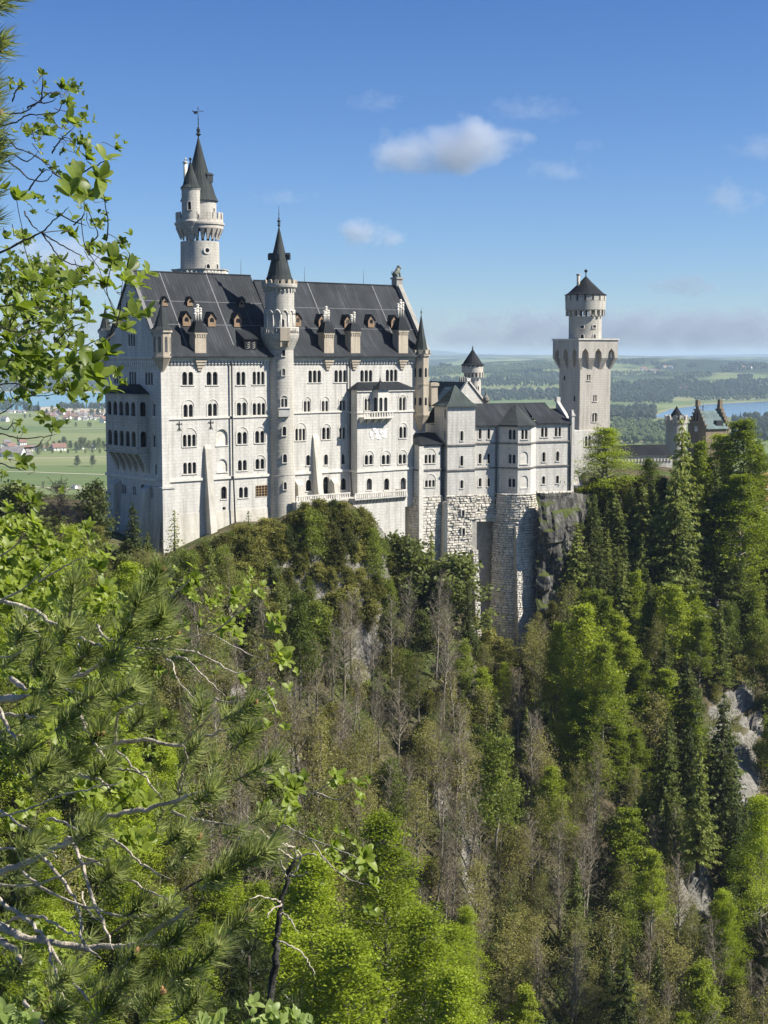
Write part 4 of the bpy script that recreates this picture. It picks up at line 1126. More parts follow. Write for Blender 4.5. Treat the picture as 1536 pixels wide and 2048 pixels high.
# rounded bastion under the bay
bcx, bcy = (xm1 + xb2) / 2 + 1.6, 1.6
br_ = 5.0
def bast(u, v, d):
    rr = br_ + (zbase - v) * .035 - d; a = pi + u / br_
    return (bcx + rr * cos(a), bcy + rr * sin(a), v)
rustic(mb, bast, lambda v: .15, lambda v: br_ * pi - .1, zfoot, zbase - .1, 9)
core.lathe(bcx, bcy, [(br_ + (zbase - zfoot) * .035, zfoot), (br_, zbase)], 28, pi, 2 * pi)
core.lathe(bcx, bcy, [(br_ + .1, zbase), (.1, zbase)], 28, pi, 2 * pi)
core.box(xb2 - .5, xp + .1, PR_ - .35, KD, zbase - 2.5, zbase - .01); core.box(-.3, xe, PM + 2.5, KD, zfoot, zbase - .02)
mb.build('rock_faced_base', M['rustic'], KB, ZK); core.build('base_core', M['mortar'], KB, ZK)
mb = MB()                                       # coping on top of the base
rustic(mb, lambda u, v, d: (u, -.35 + d, v), lambda v: -.5, lambda v: xt1 + .5, zbase - .1, zbase + .35, 21, None, (1.0, 1.8), (.4, .5), (.1, .3))
rustic(mb, lambda u, v, d: (bcx + (br_ + .1 - d) * cos(pi + u / br_), bcy + (br_ + .1 - d) * sin(pi + u / br_), v), lambda v: 0, lambda v: br_ * pi, zbase - .1, zbase + .3, 22, None, (1.0, 1.8), (.4, .5), (.1, .3))
rustic(mb, lambda u, v, d: (u, PR_ - .4 + d, v), lambda v: xb2, lambda v: xp, zbase - 1.6, zbase + .2, 23)
mb.build('base_coping', M['rustic'], KB, ZK)
for xa, xb_, ya, yb, l0, l1, tilt in ((945.5, 956, 1101, 1275, -1.9, -2.8, .6), (1031, 1042, 1053, 1330, -3.75, -5.0, 0)):
    u0, v1 = FK.fy(xa, ya, l0); u1, _ = FK.fy(xb, ya, l0) if False else FK.fy(xb_, ya, l0); v0 = ZK
    b = MB(); t = (v1 - v0) * .03 * tilt
    b.add([(u0, l0, v1), (u1, l0, v1), (u1 + t, l1 - 1, v0), (u0 + t, l1 - 1, v0), (u0, l0 + 4, v1 + .4), (u1, l0 + 4, v1 + .4), (u1 + t, l0 + 4, v0), (u0 + t, l0 + 4, v0)], [(0, 1, 2, 3), (0, 4, 5, 1), (0, 3, 7, 4), (1, 5, 6, 2)])
    b.build('buttress', M['mortar'], KB, ZK)
    b = MB(); ft = lambda v: (v1 - v) / (v1 - v0)
    rustic(b, lambda u, v, d: (u + t * ft(v), l0 + (l1 - 1 - l0) * ft(v) + d - .02, v), lambda v: u0, lambda v: u1, v0, v1, 41, None, (.5, 1.0), (.4, .6), (.04, .16))
    rustic(b, lambda u, v, d: (u1 + t * ft(v) - d + .02, l0 + (l1 - 1 - l0) * ft(v) + u, v), lambda v: 0, lambda v: 3.0, v0, v1, 42, None, (.6, 1.1), (.4, .6), (.04, .16))
    b.build('buttress', M['rustic'], KB, ZK)
b = MB(); v1 = kz(1003, 898); b.add([(-.9, -.35, v1), (-.3, -.8, v1), (-1.6, -3.2, ZK), (-2.2, -2.6, ZK), (-.9, 3, v1), (-.3, 3, v1 + .3), (-1.6, 3, ZK), (-2.2, 3, ZK)], [(0, 1, 2, 3), (0, 4, 5, 1), (0, 3, 7, 4), (1, 5, 6, 2)]); b.build('buttress', M['base'], KB, ZK)
for y0, y1 in ((1020, 1030), (1056, 1068)):
    b = MB(); u, v = FK.fy(925, (y0 + y1) / 2, -.6); v1 = FK.fy(925, y0, -.6)[1]; v0 = FK.fy(925, y1, -.6)[1]; dd = -.25 - (zbase - v) * .045
    b.box(u - .32, u + .32, dd - .5, dd - .1, v0, v1); o = b.build('base_window', M['glass'], KB, ZK)
    b = MB(); b.box(u - .5, u - .33, dd - .55, dd, v0 - .2, v1 + .2); b.box(u + .33, u + .5, dd - .55, dd, v0 - .2, v1 + .2); b.box(u - .33, u + .33, dd - .55, dd, v1, v1 + .2); b.build('window_frame', M['trim'], o).location = (0, 0, 0)

# ------------------------------------------------------------------ canted chapel-like annex between palace and lower wing
ZN = -60.0
AN = root_for(FK, 'annex_building', 'small canted stone annex under a black hipped roof beside the square corner tower', 'castle annex', ZN)
n0, n1, n2 = px_x(FK, 818.5, 940, 3.2), px_x(FK, 838, 940, 0.2), px_x(FK, 882, 940, 1.0)
zn1 = kz(889, 850, .5); znb = kz(992, 850, .5)
f = slanted(FK, n0, 3.2, n1, .2, AN, ZN); f.wall([(0, ZN), (f.L, ZN), (f.L, zn1), (0, zn1)])
f = slanted(FK, n1, .2, n2, 1.0, AN, ZN)
for x0, x1, y0, y1, n, a in ((848.5,871,909,926.5,3,897),(849.5,870.5,960,974,3,948)): f.win(x0, x1, y0, y1, n, a)
f.wall([(0, ZN), (f.L, ZN), (f.L, zn1), (0, zn1)])
mb = MB(); mb.quad((n0, 3.2, ZN), (n0, 10, ZN), (n0, 10, zn1), (n0, 3.2, zn1)); mb.build('wall', M['wall'], AN, ZN)
mb = MB(); bp = [(n0 - .4, 3.0), (n1 - .1, -.35), (n2 + .5, .5), (n2 + .5, 11), (n0 - .4, 11)]
zr_ = kz(865, 868, 6); tp = [(n1 + 1.6, 5.2), (n1 + 2.2, 4.8), (n2 + .5, 5.0), (n2 + .5, 8), (n1 + 1.6, 8)]
mb.frustum(bp, tp, zn1, zr_); mb.build('roof', M['roof2'], AN, ZN)
mb = MB(); v = kz(940, 850, .5)
f = slanted(FK, n0, 3.2, n1, .2, AN, ZN); f.box(mb, -.1, f.L + .1, v - .15, v + .15, -.22, .05)
f = slanted(FK, n1, .2, n2, 1.0, AN, ZN); f.box(mb, -.1, f.L, v - .15, v + .15, -.22, .05); f.box(mb, -.2, f.L, zn1 - .35, zn1 - .01, -.25, .05)
mb.build('string_course', M['dark'], AN, ZN)
mb = MB(); f = slanted(FK, n1, .2, n2, 1.0, AN, ZN)
f.box(mb, -.15, .95, ZN, zn1 - .36, -.34, .05); mb.build('pilaster', M['trim'], AN, ZN)
mb = MB(); rustic(mb, lambda u, v, d: f.mp(u, v, d - .05), lambda v: .96, lambda v: f.L + .4, ZN, znb, 31, None, (.8, 1.6), (.5, .7), (.05, .3))
f4 = slanted(FK, n0, 3.2, n1, .2, AN, ZN); rustic(mb, lambda u, v, d: f4.mp(u, v, d - .05), lambda v: 0, lambda v: f4.L, ZN, znb, 32, None, (.8, 1.6), (.5, .7), (.05, .3)); mb.build('rock_faced_base', M['rustic'], AN, ZN)

# ------------------------------------------------------------------ balustraded terrace in front of the palace
ZT = -44.0
TE = root_for(FP, 'terrace', 'stone terrace with pale balustrade above the crag, under the palace front', 'terrace', ZT)
t0, t1 = px_x(FP, 593, 996, -4.2), px_x(FP, 701, 996, -4.2); t2, t3 = px_x(FP, 701, 990, -6.0), px_x(FP, 814, 990, -6.0)
zt_a, zt_b = px_z(FP, 640, 991, -4.2), px_z(FP, 760, 985.5, -6.0)
mb = MB()
mb.box(t0, t1, -4.2, -.01, ZT, zt_a - 1.15); mb.box(t1 - .3, t3, -5.4, -.01, ZT, zt_b - 1.2); mb.box(t1 - .3, t3 + .1, -6.2, -.01, zt_b - 1.19, zt_b - .9)
n = 16
for i in range(n):
    q = t1 + (t3 - t1 - .4) * i / (n - 1); mb.add([(q - .2, -6.1, zt_b - 1.2), (q + .2, -6.1, zt_b - 1.2), (q + .2, -5.39, zt_b - 1.2), (q - .2, -5.39, zt_b - 1.2), (q - .2, -5.39, zt_b - 2.2), (q + .2, -5.39, zt_b - 2.2)], [(0, 1, 2, 3), (0, 4, 5, 1), (0, 3, 4), (1, 5, 2)])
mb.build('wall', M['wall'], TE, ZT)
mb = MB()
for a, b, yy, z in ((t0, t1, -4.2, zt_a), (t1 - .3, t3, -6.1, zt_b)):
    mb.box(a, b, yy, yy + .3, z - .02, z + .2); mb.box(a, b, yy - .05, yy + .35, z - 1.2, z - .9)
    m = int((b - a) / .55)
    for i in range(m):
        q = a + .2 + (b - a - .4) * i / (m - 1); w = .26 if i % 6 == 0 else .13
        mb.box(q - w, q + w, yy + .05, yy + .25, z - .9, z - .021)
mb.box(t3 - .3, t3, -5.79, -.05, zt_b - .02, zt_b + .2); mb.box(t3 - .25, t3 - .05, -5.79, -.05, zt_b - .9, zt_b - .25)
mb.build('balustrade', M['trim'], TE, ZT)

# ------------------------------------------------------------------ green-roofed hall with stone gable, and cream court wall
ZG = -40.0
g0 = at(904, 800, 345.0); FG = Frame(g0.x, g0.y, 30.0)
GH = root_for(FG, 'hall_building', 'hall with weathered green copper roof and cream stepped-frieze gable behind the square corner tower', 'hall', ZG)
gw = px_x(FG, 971, 808, 0); gz = px_z(FG, 935, 765, 0); ge = px_z(FG, 905, 815, 0); gm = px_x(FG, 936, 765, 0)
f = front(FG, 0, GH, ZG, M['wall']); f.wall([(0, ZG), (gw, ZG), (gw, ge + .6), (gm, gz), (0, ge)])
mb = MB(); GD = 17.0
mb.quad((0, 0, ZG), (0, 0, ge), (0, GD, ge), (0, GD, ZG)); mb.quad((gw, 0, ZG), (gw, GD, ZG), (gw, GD, ge), (gw, 0, ge)); mb.add([(0, GD, ZG), (gw, GD, ZG), (gw, GD, ge), (gm, GD, gz), (0, GD, ge)], [(0, 1, 2, 3, 4)]); mb.build('wall', M['wall'], GH, ZG)
mb = MB(); e = .7
mb.quad((-e, .1, ge - .6), (gm, .1, gz + .1), (gm, GD, gz + .1), (-e, GD, ge - .6)); mb.quad((gm, .1, gz + .1), (gw + e, .1, ge - .2), (gw + e, GD, ge - .2), (gm, GD, gz + .1))
mb.quad((-e - 2.6, 3, ge - 2.2), (-e, 3, ge - .6), (-e, GD, ge - .6), (-e - 2.6, GD, ge - 2.2)); mb.build('roof', M['green'], GH, ZG)
mb = MB(); mb.quad((-e + 1.2, 4.5, ge - .6 + 1.2 * (gz - ge) / gm + .6), (gm - 1.3, 4.5, gz - 1.3 * (gz - ge) / gm + .55), (gm - 1.3, 8.0, gz - 1.3 * (gz - ge) / gm + .55), (-e + 1.2, 8.0, ge - .6 + 1.2 * (gz - ge) / gm + .6)); mb.build('roof_patch', M['palegreen'], GH, ZG)
mb = MB()
for a, b in (((-.3, ge - .2), (gm, gz + .35)), ((gm, gz + .35), (gw + .4, ge + .4))):
    q = [a, b, (b[0], b[1] + .45), (a[0], a[1] + .45)]
    mb.add([(u, -.3, v) for u, v in q] + [(u, .5, v) for u, v in q], [(0, 1, 2, 3), (0, 4, 5, 1), (1, 5, 6, 2), (2, 6, 7, 3)])
mb.box(gm - .5, gm + .5, -.4, .6, gz + .3, gz + 1.0)
for i in range(4):
    mb.box(gm - 1.2 + i * 1.0, gm - .2 + i * 1.0, -.14, .02, gz - 3.3 - i * .75, gz - 3.1 - i * .75); mb.box(gm - .35 + i * 1.0, gm - .2 + i * 1.0, -.14, .02, gz - 3.85 - i * .75, gz - 3.301 - i * .75)
mb.build('gable_coping', M['trim'], GH, ZG)
mb = MB(); x_ = FG.loc(at(926, 758, 356)[:2])
for i in range(4): mb.tube([(x_[0] - .9 + i * .6, x_[1], gz - 1), (x_[0] - .9 + i * .6, x_[1], gz + 1.3 - .2 * (i % 2))], .22, 6)
mb.build('chimney', M['dark'], GH, ZG)
mb = MB(); c_ = FG.loc(at(972, 800, 347)[:2]); mb.lathe(c_[0], c_[1], [(.6, ge - 1), (.6, at(972, 803, 347).z), (.85, at(972, 801, 347).z), (.7, at(972, 795, 347).z), (.25, at(972, 790, 347).z), (.1, at(972, 780, 347).z)], 10); mb.build('pinnacle', M['dark'], GH, ZG)
# cream wing with frieze
ZC = -40.0
c0 = at(846, 840, 335.0); FC = Frame(c0.x, c0.y, 25.0)
CW = root_for(FC, 'court_wing', 'cream wing with arched window and frieze, half hidden behind the tan corner turret', 'castle wing', ZC)
cw1 = px_x(FC, 892, 840, 0); cz1 = px_z(FC, 872, 822, 0)
f = front(FC, 0, CW, ZC, M['wall']); f.win(875, 881, 840, 858, 1); f.wall([(0, ZC), (cw1, ZC), (cw1, cz1), (0, cz1)])
mb = MB(); f.box(mb, -.1, cw1, cz1 - .9, cz1, -.35, .05); frieze(f, mb, 0, cw1, cz1 - 1.4, cz1 - .9, .6, .32, -.28); f.box(mb, -.1, cw1, px_z(FC, 872, 858, 0) - .3, px_z(FC, 872, 858, 0), -.2, .05); mb.build('cornice', M['trim'], CW, ZC)
mb = MB(); mb.quad((-.2, -.4, cz1), (cw1, -.4, cz1), (cw1, 6, cz1 + 3.8), (-.2, 6, cz1 + 3.8)); mb.build('roof', M['green'], CW, ZC)
mb = MB(); q0 = FC.loc(at(866, 780, 338)[:2]); mb.box(q0[0] - .8, q0[0] + .8, q0[1] - .8, q0[1] + .8, at(866, 850, 338).z, at(866, 765, 338).z); mb.box(q0[0] - 1.05, q0[0] + 1.05, q0[1] - 1.05, q0[1] + 1.05, at(866, 772, 338).z, at(866, 766, 338).z); mb.build('chimney', M['tan'], CW, ZC)

# ------------------------------------------------------------------ small round tower with cone roof
ZS = -40.0
s0 = at(945, 740, 366.0)
RT = empty('court_tower', (s0.x, s0.y, ZS)); tag(RT, 'small round tower with dark cone roof and machicolated top rising behind the green roof', 'tower')
F0 = Frame(s0.x, s0.y, 0)
def z_(y): return at(945, y, 366).z
mb = MB(); xo = .35
mb.lathe(xo, 0, [(1.75, ZS), (1.75, z_(757))], 28); mb.build('shaft', M['towerwarm'], RT, ZS)
mb = MB(); ring_boxes(mb, xo, 0, 2.45, 16, .42, .75, z_(755), z_(744), 0); mb.lathe(xo - .35, 0, [(1.75, z_(747)), (2.6, z_(745)), (2.65, z_(735)), (2.65, z_(734))], 28); ring_boxes(mb, xo - .35, 0, 2.65, 14, .75, .3, z_(734), z_(730), 0); mb.lathe(xo - .35, 0, [(2.0, z_(736)), (2.0, z_(730))], 20)
mb.build('gallery', M['towerwarm'], RT, ZS)
mb = MB(); cone_roof(mb, xo - .35, 0, 2.95, z_(730), z_(697.5), 18, .2); finial(mb, xo - .35, 0, z_(698), 1.0, .2); mb.build('roof', M['roof2'], RT, ZS)
round_window(F0, xo, 0, 1.75, 956, 772, 781, .4, RT, ZS)

# ------------------------------------------------------------------ square tower
ZQ = -36.0
q0 = at(1159.5, 790, 372.0); FQ = Frame(q0.x, q0.y, 25.0)
SQ = root_for(FQ, 'square_tower', 'tall square tower with pointed-arch machicolation and round dark-capped turret on top', 'tower', ZQ)
qw = px_x(FQ, 1220.5, 790, 0); qd = FQ.fx(1118, 790, 0)[0]
zq1 = px_z(FQ, 1190, 739, 0); zq2 = px_z(FQ, 1190, 680, 0)
f = front(FQ, 0, SQ, ZQ, M['towerwarm']); f.win(1173.5, 1181.5, 749, 761, 2); f.win(1186, 1193.7, 790, 802.7, 2); f.win(1184, 1194, 826, 843.6, 2, 825)
f.wall([(0, ZQ), (qw, ZQ), (qw, zq1 + .1), (0, zq1 + .1)])
f = side(FQ, 0, SQ, ZQ, M['towerwarm']); f.win(1127, 1131, 750, 761, 1); f.win(1147, 1151, 791, 803, 1)
f.wall([(0, ZQ), (qd, ZQ), (qd, zq1 + .1), (0, zq1 + .1)])
mb = MB(); mb.quad((qw, 0, ZQ), (qw, qd, ZQ), (qw, qd, zq1), (qw, 0, zq1)); mb.quad((0, qd, ZQ), (0, qd, zq1), (qw, qd, zq1), (qw, qd, ZQ)); mb.build('wall', M['towerwarm'], SQ, ZQ)
pr = 1.25                                        # projection of the head
za, zsp, zap = zq1, px_z(FQ, 1190, 716, 0), px_z(FQ, 1190, 699, 0)
mb = MB()
def mach(mpf, L):
    """one face of the head: flaring ribs with pointed niches between them"""
    n = 3; st = (L + 2 * pr) / n
    def mq(u, v, d): return mpf(u, v, d)
    pts = lambda c: [(c - st * .27, zsp), (c - st * .22, (zsp + zap) / 2 + .4), (c, zap + .3), (c + st * .22, (zsp + zap) / 2 + .4), (c + st * .27, zsp)]
    flat = [Vector((-pr, zsp, 0)), Vector((L + pr, zsp, 0)), Vector((L + pr, zq2, 0)), Vector((-pr, zq2, 0))]
    poly = [(-pr, zq2), (-pr, zsp)]
    for i in range(n):
        c = -pr + st * (i + .5)
        poly += pts(c)
    poly += [(L + pr, zsp), (L + pr, zq2)]
    mb.add([mq(u, v, -pr) for u, v in poly], tessellate_polygon([[Vector((u, v, 0)) for u, v in poly]]))
    for i in range(n + 1):
        # rib from the wall up to the head
        c = -pr + st * i; cl = L * i / n; h1 = st * .23; h0 = st * .14
        a0, a1 = (c - h1, c + h1)
        if i == 0: a0 = -pr
        if i == n: a1 = L + pr
        b0, b1 = max(0, cl - h0), min(L, cl + h0)
        mb.add([mq(a0, zsp, -pr), mq(a1, zsp, -pr), mq(b1, za, 0), mq(b0, za, 0), mq(a0 if i else b0, zsp, 0), mq(a1 if i < n else b1, zsp, 0)], [(0, 1, 2, 3), (0, 3, 4), (1, 5, 2)])
    for i in range(n):
        c = -pr + st * (i + .5); p = pts(c)
        vs = [mq(u, v, -pr) for u, v in p] + [mq(u, v, .0) for u, v in p]
        mb.add(vs, [(k, k + 1, 6 + k, 5 + k) for k in range(4)])
    mb.add([mq(0, za - .05, -.01), mq(L, za - .05, -.01), mq(L, zq2, -.01), mq(0, zq2, -.01)], [(0, 1, 2, 3)])
mach(lambda u, v, d: (u, d, v), qw); mach(lambda u, v, d: (d, u, v), qd)
mach(lambda u, v, d: (qw - d, u, v), qd); mach(lambda u, v, d: (u, qd - d, v), qw)
mb.build('head', M['towerwarm'], SQ, ZQ)
mb = MB(); mb.box(-pr - .25, qw + pr + .25, -pr - .25, qd + pr + .25, zq2, zq2 + .35); mb.build('platform', M['trim'], SQ, ZQ)
cqx, cqy = qw * .5, qd * .5
Yq = FQ.world(cqx, cqy).y
dx_ = FQ.loc(at(1170.5, 640, Yq)[:2]); cqx, cqy = dx_
def z_(y): return at(1170, y, Yq).z
mb = MB(); mb.lathe(cqx, cqy, [(4.15, zq2), (4.15, z_(634)), (4.25, z_(633))], 36)
mb.build('upper_drum', M['tower'], SQ, ZQ)
mb = MB(); ring_boxes(mb, cqx, cqy, 4.95, 20, .55, .9, z_(632), z_(621), 0)
mb.lathe(cqx, cqy, [(4.15, z_(622)), (5.05, z_(620)), (5.1, z_(603)), (5.1, z_(602)), (4.6, z_(602))], 36); ring_boxes(mb, cqx, cqy, 5.1, 16, 1.5, .45, z_(602.2), z_(590), 0); mb.lathe(cqx, cqy, [(4.3, z_(604)), (4.3, z_(590))], 28)
mb.build('gallery', M['tower'], SQ, ZQ)
mb = MB(); cone_roof(mb, cqx, cqy, 5.35, z_(590), z_(552), 22, .1); mb.tube([(cqx, cqy, z_(554)), (cqx, cqy, z_(542))], .14, 6); mb.sphere((cqx, cqy, z_(542)), .42, 10, 7); mb.build('roof', M['roof2'], SQ, ZQ)
mb = MB(); ch = FQ.loc(at(1156.5, 570, Yq - 1)[:2]); mb.tube([(*ch, z_(590)), (*ch, z_(551))], .42, 8); mb.lathe(ch[0], ch[1], [(.42, z_(551)), (.62, z_(550)), (.62, z_(548.5)), (.3, z_(548))], 10); mb.build('chimney', M['tower'], SQ, ZQ)
FQ2 = FQ
for x, y0, y1, sq_ in ((1164.5, 668.5, 679, 0), (1188.5, 668, 679, 0), (1164.5, 651, 656, 1), (1188.5, 650.5, 655.5, 1)): round_window(FQ, cqx, cqy, 4.15, x, y0, y1, .75 if not sq_ else .85, SQ, ZQ, 1, False, bool(sq_))
# lower wing at its foot
mb = MB()
f = front(FQ, -.5, SQ, ZQ, M['wall']); f.win(1169.5, 1182, 872, 893, 2, 869); zl = px_z(FQ, 1180, 861, -.5)
lx0 = px_x(FQ, 1148.5, 880, -.5); f.wall([(lx0, ZQ), (qw + .4, ZQ), (qw + .4, zl), (lx0, zl)]).name = 'lower_wall'
mb.quad((lx0, -.5, zl), (qw + .4, -.5, zl), (qw + .4, 1, zl + .3), (lx0, 1, zl + .3)); mb.quad((lx0, -.5, ZQ), (lx0, -.5, zl), (lx0, 5, zl), (lx0, 5, ZQ)); mb.build('lower_wall', M['wall'], SQ, ZQ)

# ------------------------------------------------------------------ gallery wing, gatehouse, courtyard front
ZA = -36.0
a0_ = at(1222, 905, 392.0); FA = Frame(a0_.x, a0_.y, 12.0)
GA = root_for(FA, 'gallery_wing', 'low white gallery with dark metal roof and arched frieze beside the square tower', 'castle wing', ZA)
al = px_x(FA, 1345, 905, 0); az = px_z(FA, 1280, 911, 0)
f = front(FA, 0, GA, ZA, M['wall']); f.wall([(0, ZA), (al, ZA), (al, az), (0, az)])
mb = MB(); f.box(mb, 0, al, az - .25, az, -.4, .05); frieze(f, mb, 0, al, az - 1.6, az - .9, .9, .42, -.25); f.box(mb, 0, al, az - .9, az - .7, -.25, .05); mb.build('frieze', M['trim'], GA, ZA)
mb = MB(); mb.quad((-.2, -.6, az), (al, -.6, az), (al, 4.5, az + 2.6), (-.2, 4.5, az + 2.6)); mb.quad((-.2, 4.5, az + 2.6), (al, 4.5, az + 2.6), (al, 9, az), (-.2, 9, az)); mb.build('roof', M['roof2'], GA, ZA)
ZH = -38.0
h0 = at(1412, 850, 430.0); FH = Frame(h0.x, h0.y, 25.0)
HB = root_for(FH, 'gatehouse', 'brown brick gatehouse with stepped gables, clock and pale green metal roof', 'gatehouse', ZH)
hd = FH.fx(1376, 850, 0)[0]; hl = px_x(FH, 1457, 850, 0)
he = at(1412, 857, 430).z; hr = at(1392, 822, 433).z
f = side(FH, 0, HB, ZH, M['brick'], M['tantrim'])
for x in (1388.5, 1394.5): f.win(x - 1.6, x + 1.6, 827 if x < 1390 else 824, 843, 1, surround=False)
steps = []
ns = 6
for i in range(ns): steps += [(hd / 2 * i / ns, he + (hr + 1.5 - he) * (i + .8) / ns), (hd / 2 * (i + 1) / ns - .02, he + (hr + 1.5 - he) * (i + .8) / ns)]
prof = [(0, ZH)] + steps + [(hd / 2, hr + 2.6)] + [(hd - a, b) for a, b in reversed(steps)] + [(hd, ZH)]
f.wall(prof)
mb = MB()                                        # stepped coping and second gable
for lx in (-.3, hl - .4):
    for i in range(ns):
        for sgn in (0, 1):
            a, b = hd / 2 * i / ns, hd / 2 * (i + 1) / ns
            if sgn: a, b = hd - b, hd - a
            zt = he + (hr + 1.5 - he) * (i + .8) / ns; mb.box(lx - .05, lx + .95, a, b - .01, zt - (.0 if lx < 0 else 6), zt + .35)
    mb.box(lx, lx + .9, hd / 2 - .6, hd / 2 + .6, hr + 1.5, hr + 3.2)
mb.build('gable_coping', M['brick'], HB, ZH)
mb = MB(); mb.quad((.2, -.5, he - .2), (hl - .2, -.5, he - .2), (hl - .2, hd / 2, hr), (.2, hd / 2, hr)); mb.quad((.2, hd / 2, hr), (hl - .2, hd / 2, hr), (hl - .2, hd + .5, he - .2), (.2, hd + .5, he - .2)); mb.build('roof', M['palegreen'], HB, ZH)
mb = MB(); mb.quad((0, 0, ZH), (hl, 0, ZH), (hl, 0, he), (0, 0, he)); mb.quad((hl, 0, ZH), (hl, hd, ZH), (hl, hd, he), (hl, 0, he)); mb.build('wall', M['brick'], HB, ZH)
mb = MB(); u, v = FH.fx(1392.5, 858, 0)
def disc(r, d): mb.add([(-d, u + r * cos(2 * pi * i / 20), v + r * sin(2 * pi * i / 20)) for i in range(20)], [tuple(range(20))])
disc(.85, .08); ck = mb.build('clock', M['white'], HB, ZH)
mb = MB()
for a, l in ((.6, .55), (2.2, .7)): mb.tube([(-.12, u, v), (-.12, u + l * cos(a), v + l * sin(a))], .07, 4)
for i in range(12): mb.tube([(-.12, u + .6 * cos(pi * i / 6), v + .6 * sin(pi * i / 6)), (-.12, u + .75 * cos(pi * i / 6), v + .75 * sin(pi * i / 6))], .04, 4)
mb.build('clock_hands', M['metal'], ck).location = (0, 0, 0)
mb = MB(); d0 = FH.fy(1441, 852, 0); yk = -.2
mb.box(d0[0] - 1.2, d0[0] + 1.2, .3, 3.5, he, he + 2.2); mb.build('dormer', M['metal'], HB, ZH)
mb = MB(); mb.tube([(hl * .25, hd / 2, hr), (hl * .25, hd / 2, hr + 2.6)], [.12, .04], 5); mb.sphere((hl * .25, hd / 2, hr + 1.2), .25, 6, 5); mb.build('finial', M['metal'], HB, ZH)
t0_ = at(1352, 850, 425.0)
GT = empty('gate_turret', (t0_.x, t0_.y, ZH)); tag(GT, 'battlemented round gate turret with dark cone cap, behind the tall spruce', 'tower')
def z_(y): return at(1352, y, 425).z
mb = MB(); mb.lathe(0, 0, [(2.9, ZH), (2.9, z_(850)), (3.2, z_(845)), (3.2, z_(840))], 24); ring_boxes(mb, 0, 0, 3.2, 10, 1.2, .5, z_(840), z_(832), .3); mb.build('shaft', M['tower'], GT, ZH)
mb = MB(); cone_roof(mb, .1, 0, 2.3, z_(834), z_(812), 16); mb.build('roof', M['roof2'], GT, ZH)
# orange arched gate building at the right edge
ZO = -48.0
o0 = at(1503, 980, 396.0); FO = Frame(o0.x, o0.y, 20.0)
OB = root_for(FO, 'arched_gate', 'orange and white plastered wall with round arch at the edge of the trees', 'gate', ZO)
f = front(FO, 0, OB, ZO, M['orange']); f.win(1509, 1560, 1000, 1032, 1, None, depth=2.0, name='archway', sill=False, surround=False)
zo1 = px_z(FO, 1520, 946, 0); f.wall([(0, ZO), (14, ZO), (14, zo1), (0, zo1)])
mb = MB(); mb.box(-.5, .9, -.35, .5, ZO, zo1 + .3); mb.box(-.5, 14, -.3, .3, px_z(FO, 1520, 978, 0) - .2, px_z(FO, 1520, 978, 0) + .2); mb.box(0, 14, -2.4, -2.1, px_z(FO, 1520, 1036, -2.4), px_z(FO, 1520, 1033, -2.4)); mb.build('trim', M['white'], OB, ZO)
mb = MB(); 
for i in range(16): mb.box(.3 + i * .8, .36 + i * .8, -2.3, -2.2, px_z(FO, 1520, 1060, -2.4), px_z(FO, 1520, 1036, -2.4))
mb.build('railing', M['metal'], OB, ZO)
mb = MB(); mb.box(-6.5, -.6, .4, 8, ZO, px_z(FO, 1495, 945, .4)); mb.build('side_block', M['dark'], OB, ZO)
# ------------------------------------------------------------------ terrain: gorge slope, castle hill, plain, far hills
CREST = [  # photo x, distance, photo y of the crest, steep slope, its run, slope below
 (-500, 250, 1150, .75, 8, .70), (0, 266, 1085, .75, 8, .72), (190, 270, 1085, .8, 8, .72), (322, 274, 1118, .8, 8, .72), (400, 279, 1082, 1.0, 8, .72),
 (470, 284, 1052, 1.3, 9, .73), (540, 288, 1052, 1.6, 10, .74), (600, 292, 1018, 2.2, 12, .75), (690, 295, 1008, 2.7, 12, .75), (745, 301, 1040, 2.6, 11, .75),
 (790, 309, 1092, 1.8, 10, .76), (850, 312, 1130, 1.3, 9, .78), (925, 311, 1200, 1.0, 8, .78), (965, 311, 1290, .9, 8, .78), (1045, 311, 1325, .9, 8, .78), (1080, 313, 1260, 1.0, 8, .8),
 (1120, 321, 1200, 1.2, 10, .8), (1150, 330, 1100, 1.5, 14, .8), (1166, 338, 975, 1.7, 18, .8), (1250, 345, 962, 1.7, 18, .82), (1400, 352, 978, 1.6, 16, .82), (1536, 356, 1042, 1.4, 14, .82), (2000, 362, 1040, 1.4, 14, .82)]
_cx = np.array([c[0] for c in CREST], float)
_cY = np.array([c[1] for c in CREST], float)
_cZ = np.array([at(768, c[2], c[1]).z for c in CREST])
_cm1 = np.array([c[3] for c in CREST]); _cd1 = np.array([c[4] for c in CREST], float); _cm2 = np.array([c[5] for c in CREST])
def fbm(x, y, z=0.0, o=4): return noise.fractal((x, y, z), 1.0, 2.0, o)
PLAIN = -182.0
CLEAR = [(722, 1310, 30, 55), (1415, 1215, 46, 60), (1490, 1445, 60, 62), (1508, 1600, 36, 85), (1412, 1860, 38, 95), (945, 1400, 14, 50), (885, 1600, 16, 40), (765, 1115, 26, 70), (640, 1290, 26, 40), (470, 1420, 26, 36)]
def rockiness(px, py):
    r = 0.0
    for cx, cy, rx, ry in CLEAR:
        q = ((px - cx) / rx) ** 2 + ((py - cy) / ry) ** 2
        if q < 1.6: r = max(r, min(1.0, (1.6 - q) * 1.2))
    return r
